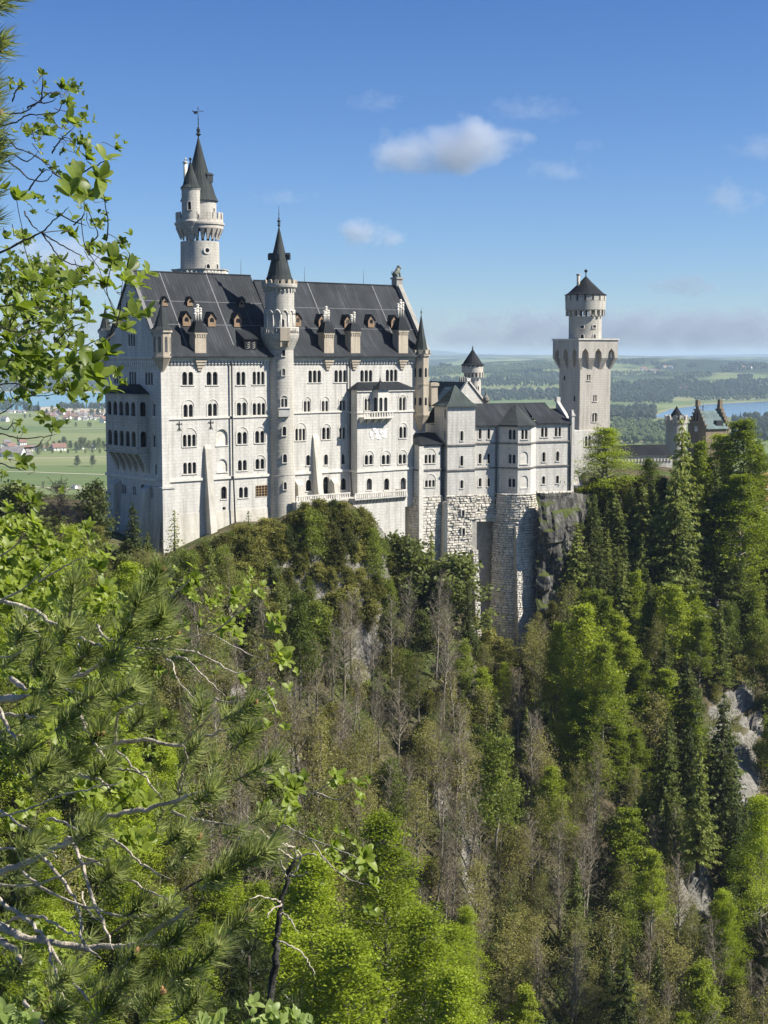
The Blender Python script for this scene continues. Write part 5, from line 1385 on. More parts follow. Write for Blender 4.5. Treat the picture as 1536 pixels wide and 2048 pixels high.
def ground(X, Y):
    Ye = max(Y, 120.0); px = 768 + X / Ye * FPX * 1.004
    Yc = np.interp(px, _cx, _cY); zc = np.interp(px, _cx, _cZ)
    if Y <= Yc:
        m1, d1, m2 = np.interp(px, _cx, _cm1), np.interp(px, _cx, _cd1), np.interp(px, _cx, _cm2)
        d = Yc - Y
        z = zc - (m1 * min(d, d1) + m2 * max(0.0, d - d1))
        k = min(1.0, d / 10.0)
        z += k * (4.5 * fbm(X / 26, Y / 45, 3.1) + 1.6 * fbm(X / 7, Y / 9, 7.7, 3))
        if Y > 150:
            rk = rockiness(px, 712 - z / Y * FPX)
            if rk > 0: z += rk * (3.2 * abs(noise.noise((X / 6, Y / 9, z / 5))) + 1.6 * noise.cell((X / 2.6, z / 2.8, 1.0)) + 1.0 * noise.noise((X / 1.8, Y / 2, z / 2)))
        z = max(z, -128 + 2 * fbm(X / 15, Y / 15))
        if Y < 75: z = max(z, -2.2 - 1.75 * max(0.0, Y - .6) + .25 * fbm(X / 2, Y / 2) if Y > -8 else -2.2)
        return z
    d = Y - Yc
    t = smooth(75, 420, d)
    z = zc + 0.02 * min(d, 60)
    zp = PLAIN
    if Y > 5000:
        u = X / Y
        # shelf and hills behind the lake on the right, flat lake plain on the left
        r = smooth(-.13, .02, u)
        far = interp(Y, [(5000, 0), (5950, 0), (6600, 28), (8000, 78), (10000, 118), (14000, 132), (22000, 165), (34000, 186), (46000, 180)])
        farl = interp(Y, [(5000, 0), (7900, 0), (8600, 30), (10500, 100), (14000, 150), (22000, 165), (34000, 186), (46000, 180)])
        h = far * r + farl * (1 - r)
        amp = min(1.0, h / 40.0)
        h += amp * (38 * fbm(X / 1300, Y / 2200, 1.3, 4) + 34 * fbm(X / 4200, Y / 6000, 5.1, 2) * smooth(7000, 16000, Y))
        for bu, bY, ru, rY, bh in ((.083, 7300, .022, 500, 34), (.10, 8600, .03, 600, 22), (.225, 9300, .05, 900, 26), (.17, 10400, .035, 900, 24), (.10, 10300, .045, 1100, 34), (.26, 10900, .03, 900, 28), (.12, 6500, .03, 350, 22), (.20, 7000, .05, 400, 20), (.045, 9000, .02, 700, 26)):
            e_ = ((u - bu) / ru) ** 2 + ((Y - bY) / rY) ** 2
            if e_ < 6: h += bh * math.exp(-e_)
        h += 95 * math.exp(-((u - .036) / .022) ** 2) * smooth(30000, 34000, Y) - 60 * smooth(34500, 45000, Y)
        zp = PLAIN + max(-1.0, h)
    return z * (1 - t) + zp * t
def raycast(px, py, y0=120.0, y1=420.0):
    d = ray(px, py); k = d.z / d.y; kx = d.x / d.y
    Y = y0; step = 1.0; prev = y0
    while Y < y1:
        if ground(kx * Y, Y) >= k * Y:
            a, b = prev, Y
            for _ in range(12):
                m = (a + b) / 2
                if ground(kx * m, m) >= k * m: b = m
                else: a = m
            return Vector((kx * b, b, ground(kx * b, b)))
        prev = Y; Y += step if Y < 600 else Y * .006
    return None
def build_ground():
    us = np.linspace(-.46, .46, 380)
    ys = list(np.arange(-12, 76, 4.0)) + list(np.arange(80, 160, 6.0)) + list(np.arange(160, 372, 1.25))
    y = 374.0
    while y < 47000: ys.append(y); y *= 1.022
    V = []; nu = len(us)
    for y in ys:
        Ye = max(y, 120.0)
        for u in us: V.append((u * Ye, y, ground(u * Ye, y)))
    Fs = [(j * nu + i, j * nu + i + 1, (j + 1) * nu + i + 1, (j + 1) * nu + i) for j in range(len(ys) - 1) for i in range(nu - 1)]
    me = bpy.data.meshes.new('ground'); me.from_pydata(V, [], Fs)
    me.polygons.foreach_set('use_smooth', [True] * len(Fs))
    at_ = me.attributes.new('rock', 'FLOAT', 'POINT')
    at_.data.foreach_set('value', [rockiness(768 + v[0] / max(v[1], 120) * FPX * 1.004, 712 - v[2] / max(v[1], 120) * FPX) if 150 < v[1] < 372 else 0.0 for v in V])
    t = NT('ground'); g = t.node('ShaderNodeNewGeometry'); P = g.outputs['Position']; X = t.xyz(P); Nn = t.xyz(g.outputs['Normal'])
    # forest floor
    n1 = t.noise(.35, 6, .65, P); n2 = t.noise(.07, 4, .6, P)
    floor_ = t.ramp(n1, [(.25, (.030, .027, .014)), (.5, (.085, .070, .042)), (.75, (.15, .125, .085))])
    moss = t.ramp(n1, [(.3, (.035, .05, .014)), (.7, (.10, .125, .035))])
    floor_ = t.mix(t.ramp(n2, [(.45, (0, 0, 0)), (.6, (1, 1, 1))]), floor_, moss)
    n3 = t.noise(.09, 5, .7, t.comb(X[0], X[1], t.math('MULTIPLY', X[2], .6)), .6)
    rock = t.ramp(t.noise(.55, 8, .72, P, 1.0), [(.28, (.05, .048, .04)), (.5, (.17, .16, .14)), (.75, (.38, .365, .33))])
    steep = t.math('SUBTRACT', 1.0, Nn[2])
    ra = t.node('ShaderNodeAttribute'); ra.attribute_name = 'rock'
    rk = t.math('ADD', t.math('ADD', t.math('MULTIPLY', steep, .9), t.math('MULTIPLY', n3, .9)), t.math('MULTIPLY', ra.outputs['Fac'], .36))
    rkm = t.ramp(rk, [(.93, (0, 0, 0)), (1.0, (1, 1, 1))])
    near = t.mix(rkm, floor_, rock)
    # meadows of the plain: long strips of slightly different greens
    vo = t.node('ShaderNodeTexVoronoi'); vo.inputs['Scale'].default_value = 1.0
    t.link(t.comb(t.math('MULTIPLY', X[0], .0016), t.math('MULTIPLY', X[1], .0034)), vo.inputs['Vector'])
    cv = t.xyz(vo.outputs['Color'])
    mead = t.ramp(cv[0], [(.1, (.115, .155, .05)), (.4, (.15, .185, .065)), (.7, (.18, .21, .08)), (.95, (.21, .215, .10))])
    sn = t.noise(1.0, 3, .6, t.comb(t.math('MULTIPLY', X[0], .0012), t.math('MULTIPLY', X[1], .012)))
    mead = t.mix(.5, mead, t.ramp(sn, [(.3, (.62, .66, .6)), (.7, (1.25, 1.2, 1.15))]), 'MULTIPLY')
    # wooded far hills
    wn_ = t.noise(.0011, 6, .62, t.comb(X[0], t.math('MULTIPLY', X[1], .5)), .3)
    wm = t.ramp(wn_, [(.46, (0, 0, 0)), (.50, (1, 1, 1))])
    farw = t.math('MULTIPLY', wm, t.ramp(t.math('DIVIDE', X[1], 20000.0), [(.33, (0, 0, 0)), (.40, (1, 1, 1))]))
    wood = t.ramp(t.noise(.01, 3, .7, P), [(.3, (.012, .022, .012)), (.7, (.035, .055, .025))])
    far = t.mix(farw, mead, wood)
    f2 = t.ramp(t.math('DIVIDE', X[1], 50000.0), [(.34, (0, 0, 0)), (.5, (1, 1, 1))])
    far = t.mix(t.math('MULTIPLY', f2, .8), far, wood)
    # gravel shore of the lakes
    fm = t.ramp(t.math('DIVIDE', X[1], 1000.0), [(.55, (0, 0, 0)), (.75, (1, 1, 1))])
    t.color(t.mix(fm, near, far)); t.set(.95, .1)
    t.bump(t.math('MULTIPLY', n1, t.math('SUBTRACT', 1.0, fm)), .8, .5)
    me.materials.append(t.m)
    o = bpy.data.objects.new('ground', me); COL.objects.link(o); tag(o, kind='structure')
build_ground()

# lakes, gravel shore and field tracks: thin sheets above the plain
def sheet(name, pts, mat, lift, sub=1):
    """polygon given by photo pixels, laid on the plain"""
    v = []
    for px, py in pts:
        d = ray(px, py); t = (PLAIN + lift) / d.z; v.append((d.x * t, d.y * t, PLAIN + lift))
    me = bpy.data.meshes.new(name); me.from_pydata(v, [], [tuple(range(len(v)))]); me.materials.append(mat)
    o = bpy.data.objects.new(name, me); COL.objects.link(o); tag(o, kind='structure'); return o
def watermat(name, col, rough=.12):
    t = NT(name); g = t.node('ShaderNodeNewGeometry'); X = t.xyz(g.outputs['Position'])
    n = t.noise(1.0, 3, .6, t.comb(t.math('MULTIPLY', X[0], .0015), t.math('MULTIPLY', X[1], .006)))
    t.color(t.ramp(n, [(.3, tuple(c * .85 for c in col)), (.7, tuple(c * 1.15 for c in col))])); t.set(rough, .5); return t.m
shore = plain('pale_gravel_shore', (.42, .36, .27), .15, .01, .95, .1)
sheet('shore', [(-400, 783), (230, 783), (260, 800), (260, 829), (120, 826), (60, 817), (-30, 826), (-400, 826)], shore, 1.0)
sheet('water', [(-400, 784.5), (230, 784.5), (240, 817), (150, 816), (100, 813), (62, 815), (40, 822), (-400, 822)], watermat('turquoise_lake_water', (.10, .24, .27), .2), 1.6)
sheet('shore', [(1290, 836), (1330, 818), (1400, 806.5), (1540, 800), (2000, 797), (2000, 842), (1540, 836), (1420, 837), (1330, 838)], plain('reed_shore', (.22, .21, .10), .2, .01, .95, .1), 1.0)
sheet('water', [(1303, 834), (1340, 818.5), (1410, 809), (1540, 802.5), (2000, 799), (2000, 838), (1540, 833), (1420, 834), (1330, 835.5)], watermat('blue_lake_water', (.05, .13, .24), .12), 1.6)
track = plain('pale_field_track', (.42, .39, .28), .1, .05, .95, .1)
def road(pts, w, mat=track, lift=.5):
    v = []; f = []
    P = []
    for px, py in pts:
        d = ray(px, py); t = (PLAIN + lift) / d.z; P.append((d.x * t, d.y * t))
    for i, (x, y) in enumerate(P):
        a, b = P[max(0, i - 1)], P[min(len(P) - 1, i + 1)]; L = sqrt((b[0] - a[0]) ** 2 + (b[1] - a[1]) ** 2); nx, ny = -(b[1] - a[1]) / L, (b[0] - a[0]) / L
        v += [(x + nx * w, y + ny * w, PLAIN + lift), (x - nx * w, y - ny * w, PLAIN + lift)]
    f = [(2 * i, 2 * i + 1, 2 * i + 3, 2 * i + 2) for i in range(len(P) - 1)]
    me = bpy.data.meshes.new('path'); me.from_pydata(v, [], f); me.materials.append(mat); o = bpy.data.objects.new('path', me); COL.objects.link(o); tag(o, kind='structure')
road([(-300, 941), (60, 943.5), (140, 947), (330, 952)], 5)
road([(-300, 968), (60, 972), (110, 976), (190, 980)], 3.2)
road([(-300, 918), (60, 916), (120, 915.5), (330, 911)], 6)
road([(-200, 995), (20, 992)], 3)
road([(100, 859), (330, 853)], 8)
road([(130, 978), (300, 978)], 3.2)

# the air: one even volume round the whole scene, the sky wholly outside
def haze():
    b = MB(); b.box(-26000, 26000, -60, 46500, -190, 118)
    o = b.build('haze', [], None); o.data.materials.clear()
    m = bpy.data.materials.new('haze'); m.use_nodes = True; n = m.node_tree.nodes; n.clear()
    out = n.new('ShaderNodeOutputMaterial'); v = n.new('ShaderNodeVolumePrincipled')
    v.inputs['Color'].default_value = (.62, .78, .97, 1); v.inputs['Density'].default_value = HAZE; v.inputs['Anisotropy'].default_value = .1
    v.inputs['Density Attribute'].default_value = ''
    m.node_tree.links.new(v.outputs[0], out.inputs['Volume'])
    o.data.materials.append(m); tag(o, kind='stuff')
HAZE = 4.6e-5
haze()
# ------------------------------------------------------------------ trees
class LM:
    """numpy collector for leaves (quads) and thin limbs"""
    def __init__(s): s.q = []
    def quads(s, C, size, asp=.6, up=.0, rs=None, droop=None):
        """leaf quads at centres C (n,3); up: 0 random normals .. 1 flat"""
        rs = rs or np.random.default_rng(1)
        n = len(C)
        a = rs.normal(size=(n, 3)); a[:, 2] *= (1 - up) * .9 + .1
        if droop is not None: a = a * .45 + droop
        a /= np.linalg.norm(a, axis=1, keepdims=True) + 1e-9
        b = rs.normal(size=(n, 3)); b[:, 2] *= (1 - up) * .9 + .1
        b -= a * np.sum(a * b, axis=1, keepdims=True); b /= np.linalg.norm(b, axis=1, keepdims=True) + 1e-9
        sz = (size * rs.uniform(.6, 1.35, size=(n, 1)))
        a = a * sz / 2; b = b * sz * asp / 2
        s.q.append(np.stack([C - a, C + b, C + a, C - b], 1))     # a lozenge: leaf-shaped
    def strips(s, A, B, w, rs):
        A, B = np.asarray(A), np.asarray(B)
        d = B - A; r = rs.normal(size=d.shape); p = np.cross(d, r); p /= np.linalg.norm(p, axis=1, keepdims=True) + 1e-9
        w = np.asarray(w).reshape(-1, 1) if hasattr(w, '__len__') else w
        s.q.append(np.stack([A - p * w, A + p * w, B + p * w * .45, B - p * w * .45], 1))
    def mesh(s, name, mat):
        Q = np.concatenate(s.q).astype(np.float32); n = len(Q)
        me = bpy.data.meshes.new(name)
        me.vertices.add(4 * n); me.vertices.foreach_set('co', Q.reshape(-1))
        me.loops.add(4 * n); me.loops.foreach_set('vertex_index', np.arange(4 * n, dtype=np.int32))
        me.polygons.add(n); me.polygons.foreach_set('loop_start', np.arange(0, 4 * n, 4, dtype=np.int32)); me.polygons.foreach_set('loop_total', np.full(n, 4, dtype=np.int32))
        me.materials.append(mat); me.update(); me.validate(); return me
L = {}
L['spruce'] = leafmat('spruce_needles', [(0.066, 0.085, 0.023), (0.156, 0.188, 0.046), (0.286, 0.316, 0.077)], .4, .6, .35)
L['beech'] = leafmat('spring_beech_leaves', [(0.126, 0.166, 0.021), (0.245, 0.297, 0.035), (0.398, 0.450, 0.059)], .5, .5, .25)
L['yellow'] = leafmat('young_yellow_green_leaves', [(0.167, 0.217, 0.017), (0.303, 0.376, 0.030), (0.428, 0.499, 0.058)], .5, .5, .25)
L['green'] = leafmat('mid_green_leaves', [(0.083, 0.111, 0.022), (0.165, 0.210, 0.039), (0.270, 0.308, 0.057)], .5, .5, .3)
L['olive'] = leafmat('olive_shrub_leaves', [(.085, .09, .022), (.20, .20, .048), (.33, .315, .09)], .45, .6, .4)
L['dark'] = leafmat('dark_shrub_leaves', [(0.061, 0.077, 0.024), (0.136, 0.164, 0.045), (0.245, 0.271, 0.073)], .4, .6, .35)
L['bud'] = leafmat('budding_leaves', [(0.154, 0.158, 0.045), (0.273, 0.269, 0.081), (0.402, 0.371, 0.129)], .5, .6, .3)
def barkmat(name, a, b):
    t = NT(name); oi = t.node('ShaderNodeObjectInfo'); n = t.noise(3.0, 4, .6, t.objvec())
    c = t.ramp(n, [(.3, a), (.7, b)])
    c = t.mix(t.math('MULTIPLY', oi.outputs['Random'], .45), c, tuple(x * .55 for x in a)); t.color(c); t.set(.9, .1); return t.m
L['bark'] = barkmat('grey_brown_bark', (.19, .165, .12), (.36, .325, .25))
L['twig'] = barkmat('brown_twigs', (.17, .14, .098), (.31, .265, .19))
L['darkbark'] = barkmat('dark_bark', (.04, .033, .026), (.085, .07, .055))

def grow(rs, h, nb, lean=.0, first=.35, blen=.28, rise=.6, sub=5, twig=6, wob=.03, tap=.75):
    """trunk polyline + branches + twigs: returns trunk (pts, radii), list of branches (pts, radii), twig segments, and tips"""
    k = 9
    tr = [(0, 0, -1.0)]
    x = y = 0.0
    for i in range(1, k + 1):
        x += rs.normal() * wob * h / k * 2; y += rs.normal() * wob * h / k * 2
        tr.append((x + lean * h * (i / k) ** 2, y, h * i / k))
    tr = np.array(tr); r0 = .011 * h + .05
    rad = [r0 * 1.2] + [r0 * (1 - .93 * (i / k)) + .012 for i in range(1, k + 1)]
    br = []; ta = []; tb = []; tips = []
    for b in range(nb):
        f = first + (1 - first) * (b + rs.uniform()) / nb; f = min(f, .985)
        p = np.array([np.interp(f * k, range(k + 1), np.concatenate([[tr[0][j]], tr[1:, j]])) for j in range(3)])
        az = b * 2.399 + rs.normal() * .4
        Lb = h * blen * (1.15 - tap * (f - first) / (1 - first)) * rs.uniform(.7, 1.2)
        d = np.array([cos(az), sin(az), rise * rs.uniform(.6, 1.4)]); d /= np.linalg.norm(d)
        pts = [p]
        for i in range(4):
            d = d + rs.normal(size=3) * .16 + np.array([0, 0, .10]); d /= np.linalg.norm(d); pts.append(pts[-1] + d * Lb / 4)
        pts = np.array(pts); rb = .0055 * h * (1.1 - .7 * f) + .015
        br.append((pts, [rb, rb * .75, rb * .5, rb * .3, .012]))
        for s_ in range(sub):
            g = rs.uniform(.25, 1.0); q = np.array([np.interp(g * 4, range(5), pts[:, j]) for j in range(3)])
            dd = d * .7 + rs.normal(size=3) * .55; dd /= np.linalg.norm(dd); e = q + dd * Lb * rs.uniform(.2, .45)
            m_ = (q + e) / 2 + rs.normal(size=3) * .04 * Lb
            ta += [q, m_]; tb += [m_, e]; tips.append(e)
            for t_ in range(twig):
                o = q + (e - q) * rs.uniform(.2, 1.0); d3 = dd * .8 + rs.normal(size=3) * .6; d3 /= np.linalg.norm(d3); e3 = o + d3 * Lb * rs.uniform(.08, .22)
                ta.append(o); tb.append(e3); tips.append(e3)
    return (tr, rad), br, (np.array(ta), np.array(tb)), np.array(tips)
def trunk_mesh(name, trunk, br, mat, n=6):
    m = MB(); m.tube([tuple(p) for p in trunk[0]], trunk[1], n)
    for p, r in br: m.tube([tuple(q) for q in p], r, 4, cap=False)
    return m.mesh(name, mat)
PROTO = {}
def proto(kind, seed, parts):
    PROTO.setdefault(kind, []).append(parts)
def make_spruce(seed, h=20.0, wide=.20, dens=1.0, mat='spruce', sparse=False):
    rs = np.random.default_rng(seed); lm = LM(); C = []; D = []
    z = h * (.10 if not sparse else .05); A = []; B = []
    while z < h * .985:
        f = z / h; R = h * wide * (1 - f) ** .85 * rs.uniform(.75, 1.15) + .12
        nb = int(5 + 5 * (1 - f))
        a0 = rs.uniform(0, 6.28)
        for b in range(nb):
            az = a0 + 2 * pi * b / nb + rs.normal() * .25; Lb = R * rs.uniform(.65, 1.2)
            if rs.uniform() < .10: continue
            n = max(3, int(Lb * 15 * dens)); s_ = np.linspace(.12, 1, n)
            dr = -.18 * Lb * s_ ** 1.5 + .12 * Lb * np.maximum(0, s_ - .65) * 2
            P = np.stack([cos(az) * s_ * Lb, sin(az) * s_ * Lb, z + dr], 1)
            w = (.34 * (1 - .55 * s_) * Lb * .55)[:, None]
            side_ = rs.uniform(-1, 1, size=(n, 1)) * w
            P = P + np.array([[-sin(az), cos(az), 0]]) * side_ + rs.normal(size=(n, 3)) * np.array([.07, .07, .09])
            C.append(P); D.append(np.repeat(np.array([[cos(az) * .6, sin(az) * .6, -.55]]), n, 0))
            A.append((0, 0, z)); B.append((cos(az) * Lb * .9, sin(az) * Lb * .9, z - .12 * Lb))
        z += h * .022 * rs.uniform(.7, 1.3) + .06 + (.25 if sparse else 0)
    C = np.concatenate(C); D = np.concatenate(D)
    lm.quads(C, .47 if not sparse else .45, .45, 0, rs, D)
    tm = MB(); tm.tube([(0, 0, -1), (0, 0, h * .3), (.05, 0, h * .7), (0, 0, h)], [.016 * h, .013 * h, .007 * h, .01], 6)
    lm2 = LM(); lm2.strips(np.array(A), np.array(B), .035, rs)
    return tm, lm, lm2
def add_tree(kind, name, trunk_me, crown_me, h):
    PROTO.setdefault(kind, []).append((name, trunk_me, crown_me, h))
for sd_ in range(4):
    tm, lm, l2 = make_spruce(40 + sd_, 20.0, (.19, .16, .22, .18)[sd_]); lm.q += l2.q
    add_tree('spruce', 'spruce_tree', tm.mesh('spruce_trunk', L['darkbark']), lm.mesh('spruce_crown', L['spruce']), 20.0)
tm, lm, l2 = make_spruce(60, 11.0, .24, .32, sparse=True)
add_tree('thin_spruce', 'spruce_tree', tm.mesh('spruce_trunk', L['darkbark']), lm.mesh('spruce_crown', L['spruce']), 11.0)
def make_leafy(kind, name, seed, h, mat, nb, blen, first, rise, nl, size, up, spread, bark='bark', sub=5, twig=4, clump=0.55):
    rs = np.random.default_rng(seed)
    tr, br, tw, tips = grow(rs, h, nb, rs.normal() * .02, first, blen, rise, sub, twig, .03, .98 if kind in ('yellow', 'beech') else .75)
    lm = LM()
    idx = rs.integers(0, len(tips), nl); cl = rs.uniform(.35, 1.25, size=len(tips))
    keep = rs.uniform(size=nl) < np.clip(cl[idx], .1, 1.0)
    idx = idx[keep]
    sc = np.array([spread, spread, spread * (.42 if up > .3 else .8)])
    C = tips[idx] + rs.normal(size=(len(idx), 3)) * sc
    lm.quads(C, size, .62, up, rs)
    tm = MB(); tm.tube([tuple(p) for p in tr[0]], tr[1], 6)
    for p, r in br: tm.tube([tuple(q) for q in p], r, 4, cap=False)
    tme = tm.mesh(name + '_trunk', L[bark])
    add_tree(kind, name, tme, lm.mesh(name + '_crown', L[mat]), h)
for s_ in range(3): make_leafy('beech', 'beech_tree', 100 + s_, 20.0, 'beech', 52, .27, .14, .35, 15000, .40, .5, .52)
for s_ in range(3): make_leafy('yellow', 'maple_tree', 120 + s_, 22.0, 'yellow', 64, .30, .05, .45, 27000, .30, .78, .58)
for s_ in range(3): make_leafy('green', 'leafy_tree', 140 + s_, 15.0, 'green', 40, .27, .12, .55, 8500, .42, .2, .55)
for s_ in range(3): make_leafy('bud', 'budding_tree', 160 + s_, 18.0, 'bud', 36, .26, .25, .75, 3600, .32, .1, .5, 'bark', 6, 5)
for s_ in range(4): make_leafy('olive', 'shrub', 180 + s_, 6.0, 'olive', 26, .42, .03, .8, 4200, .36, .1, .34, 'twig')
for s_ in range(3): make_leafy('darkshrub', 'shrub', 200 + s_, 7.0, 'dark', 26, .40, .03, .7, 4600, .42, .15, .36, 'darkbark')
def make_bare(seed, h=21.0):
    rs = np.random.default_rng(seed)
    tr, br, tw, tips = grow(rs, h, 34, rs.normal() * .03, .34, .20, 1.1, 7, 7, .022)
    lm = LM(); n = len(tw[0]); ln = np.linalg.norm(tw[1] - tw[0], axis=1)
    lm.strips(tw[0], tw[1], np.where(ln > .8, .024, .014), rs)
    ex = tips[rs.integers(0, len(tips), 700)]; lm.strips(ex, ex + rs.normal(size=ex.shape) * .28 + np.array([0, 0, .25]), .013, rs)
    tm = MB(); tm.tube([tuple(p) for p in tr[0]], tr[1], 6)
    for p, r in br: tm.tube([tuple(q) for q in p], r, 4, cap=False)
    add_tree('bare', 'bare_tree', tm.mesh('bare_trunk', L['bark']), lm.mesh('bare_twigs', L['twig']), h)
for s_ in range(5): make_bare(220 + s_)
rs = np.random.default_rng(9)
tr, br, tw, tips = grow(rs, 12.0, 40, 0, .15, .42, 1.0, 9, 8, .03)
lm = LM(); lm.strips(tw[0], tw[1], .022, rs); tm = MB(); tm.tube([tuple(p) for p in tr[0]], tr[1], 6)
for p, r in br: tm.tube([tuple(q) for q in p], r, 4, cap=False)
add_tree('bare_round', 'bare_tree', tm.mesh('bare_trunk', L['darkbark']), lm.mesh('bare_twigs', L['darkbark']), 12.0)

TREES = []                                       # (object, kind, base px, base py, height px)
CAT = {'spruce': 'spruce', 'thin_spruce': 'spruce', 'beech': 'tree', 'yellow': 'tree', 'green': 'tree', 'bud': 'tree', 'bare': 'bare tree', 'bare_round': 'bare tree', 'olive': 'shrub', 'darkshrub': 'shrub'}
PARTN = {'bare': ('trunk', 'twigs'), 'bare_round': ('trunk', 'twigs')}
def plant(kind, p, h, rng, wide=1.0, label=None, sink=.3):
    name, tme, cme, ph = rng.choice(PROTO[kind])
    e = empty(name, (p[0], p[1], p[2] - sink), rng.uniform(0, 6.28))
    s = h / ph; e.scale = (s * wide, s * wide, s)
    a, b = PARTN.get(kind, ('trunk', 'crown'))
    for nm, me in ((a, tme), (b, cme)):
        o = bpy.data.objects.new(nm, me); COL.objects.link(o); o.parent = e
    e['category'] = CAT[kind]
    if kind == 'bare': e.rotation_euler = (rng.gauss(0, .05), rng.gauss(0, .05), e.rotation_euler[2])
    bx, by = proj(p)
    TREES.append([e, kind, bx, by, h * FPX / p[1], label])
    if label: e['label'] = label
    return e

SKY_TOP = [(-300, 985), (0, 1005), (100, 1020), (190, 1040), (215, 1060), (330, 1108), (350, 1122), (420, 1083), (450, 1068), (480, 1052), (560, 1050), (590, 1026), (620, 1008), (690, 1003), (735, 1022), (770, 1080), (800, 1100), (850, 1108), (880, 1125), (905, 1150), (945, 1200), (965, 1278), (1010, 1318),
           (1045, 1300), (1062, 1232), (1090, 1212), (1120, 1190), (1150, 1110), (1160, 985), (1230, 965), (1300, 925), (1340, 890), (1400, 890), (1450, 880), (1500, 860), (1560, 880), (1900, 880)]
def zone(px, py, r):
    k = r.random()
    def pick(*a):
        t = r.random()
        for n_, w in a:
            if t < w: return n_
            t -= w
        return a[-1][0]
    if px < 340:
        if py < 1230: return pick(('spruce', .3), ('darkshrub', .25), ('olive', .2), ('bud', .25))
        return pick(('green', .3), ('yellow', .22), ('bud', .22), ('spruce', .1), ('olive', .16))
    if px < 560 and py < 1280: return pick(('olive', .5), ('bud', .2), ('green', .15), ('darkshrub', .15))
    if px < 790 and py < 1260: return pick(('olive', .68), ('darkshrub', .12), ('green', .1), ('bud', .1))
    if px < 965 and py < 1330: return pick(('darkshrub', .5), ('spruce', .25), ('olive', .25))
    if px < 960 and py < 1480: return pick(('bare', .32), ('olive', .28), ('bud', .25), ('green', .15))
    if px < 960 and py < 1980: return pick(('bare', .44), ('bud', .38), ('green', .07), ('olive', .11))
    if px < 960: return pick(('yellow', .55), ('bare', .25), ('bud', .2))
    if px < 1110 and py < 1700: return pick(('bud', .42), ('beech', .2), ('spruce', .12), ('bare', .26))
    if px < 1290 and py < 1620: return pick(('beech', .42), ('spruce', .22), ('bud', .2), ('green', .16)) if py > 1290 else pick(('spruce', .75), ('darkshrub', .15), ('green', .1))
    if px < 1430 and py < 1300: return pick(('spruce', .52), ('green', .30), ('beech', .08), ('darkshrub', .10))
    if py < 1380: return pick(('beech', .36), ('green', .3), ('spruce', .12), ('olive', .22))
    if px > 1250 and py < 1780: return pick(('spruce', .36), ('bud', .22), ('green', .2), ('olive', .17), ('beech', .05))
    if px > 1440 and py < 2000: return pick(('yellow', .45), ('green', .3), ('spruce', .25))
    return pick(('bare', .33), ('bud', .42), ('spruce', .11), ('green', .10), ('beech', .04))
HGT = {'spruce': (13, 22), 'beech': (13, 20), 'yellow': (16, 23), 'green': (8, 14), 'bud': (11, 18), 'bare': (15, 23), 'olive': (3.5, 7), 'darkshrub': (4, 8)}
# trees that stand out, each placed by hand: kind, base x, base y, distance, top y, width factor, label
def special(kind, bx, top, Y, by, wide, label, seed=None):
    r = random.Random(seed if seed is not None else int(bx * 7 + top))
    b = at(bx, by, Y); t = at(bx, top, Y)
    return plant(kind, b, t.z - b.z, r, wide, label, 0)
special('thin_spruce', 350, 1020, 272, 1140, 1.15, 'slender see-through spruce standing against the white corner of the palace')
special('spruce', 268, 1003, 268, 1190, 1.3, 'dense dark spruce in front of the shaded west gable')
special('spruce', 297, 1062, 266, 1190, 1.2, 'smaller dark spruce just left of the palace corner')
special('thin_spruce', 497, 1022, 284, 1085, 1.5, 'small dark spruce on the crag edge below the lattice window')
special('bare_round', 125, 975, 262, 1110, 1.25, 'round bare tree with dark fan of branches against green meadows')
special('darkshrub', 42, 985, 258, 1110, 1.7, 'dark rounded treetop left of the round bare tree')
special('darkshrub', 193, 985, 272, 1090, 1.0, 'dark leafy bush touching the foot of the west gable')
special('spruce', 862, 1060, 311, 1230, 1.0, 'dark spruce in front of the canted annex base')
special('darkshrub', 905, 1125, 305, 1260, 1.3, 'dark evergreen clump covering the foot of the square corner tower base', 3)
special('darkshrub', 815, 1090, 306, 1220, 1.2, 'dark evergreen bush right of the crag below the terrace', 5)
special('spruce', 935, 1165, 300, 1290, 1.2, 'spruce with sunlit right edge beside the leaning buttress', 8)
special('green', 600, 1205, 262, 1390, .8, 'mid green leafy tree standing alone below the crag')
special('green', 990, 1490, 240, 1690, .95, 'rounded fresh green tree standing among bare trees on the middle slope', 2)
special('beech', 1165, 1215, 290, 1470, .95, 'large sunlit yellow-green beech below the dark cliff', 1)
special('beech', 1118, 1250, 293, 1440, .75, 'yellow-green beech just right of the bastion foot', 4)
special('beech', 1205, 1290, 284, 1500, .85, 'broad beech with bright lower boughs, right of the large sunlit beech', 3)
special('spruce', 1355, 832, 336, 1290, 1.0, 'tallest dark spruce, its tip in front of the battlemented gate turret', 2)
special('spruce', 1345, 930, 330, 1280, 1.3, 'broad dark spruce standing directly before the tallest spruce', 5)
special('spruce', 1225, 975, 334, 1230, 1.25, 'dark spruce below the light green tree at the square tower')
special('spruce', 1185, 985, 332, 1230, 1.2, 'dark spruce at the right edge of the bare cliff')
special('spruce', 1282, 968, 335, 1250, 1.35, 'dark spruce below the low gallery')
special('spruce', 1425, 915, 338, 1220, 1.2, 'tall dark spruce right of the tallest one', 9)
special('yellow', 1207, 860, 340, 995, 1.9, 'light yellow-green tree in front of the square tower foot', 2)
special('bud', 1215, 862, 341, 990, 1.5, 'thin leafed pale tree mixed into the light green tree by the square tower', 2)
special('green', 1300, 922, 345, 985, 1.5, 'mid green bush before the low white gallery', 6)
special('beech', 1482, 845, 345, 1070, 1.25, 'broad bright green tree right of the gatehouse roof', 3)
special('beech', 1398, 888, 343, 1080, .8, 'yellow-green tree between the tallest spruce and gatehouse', 1)
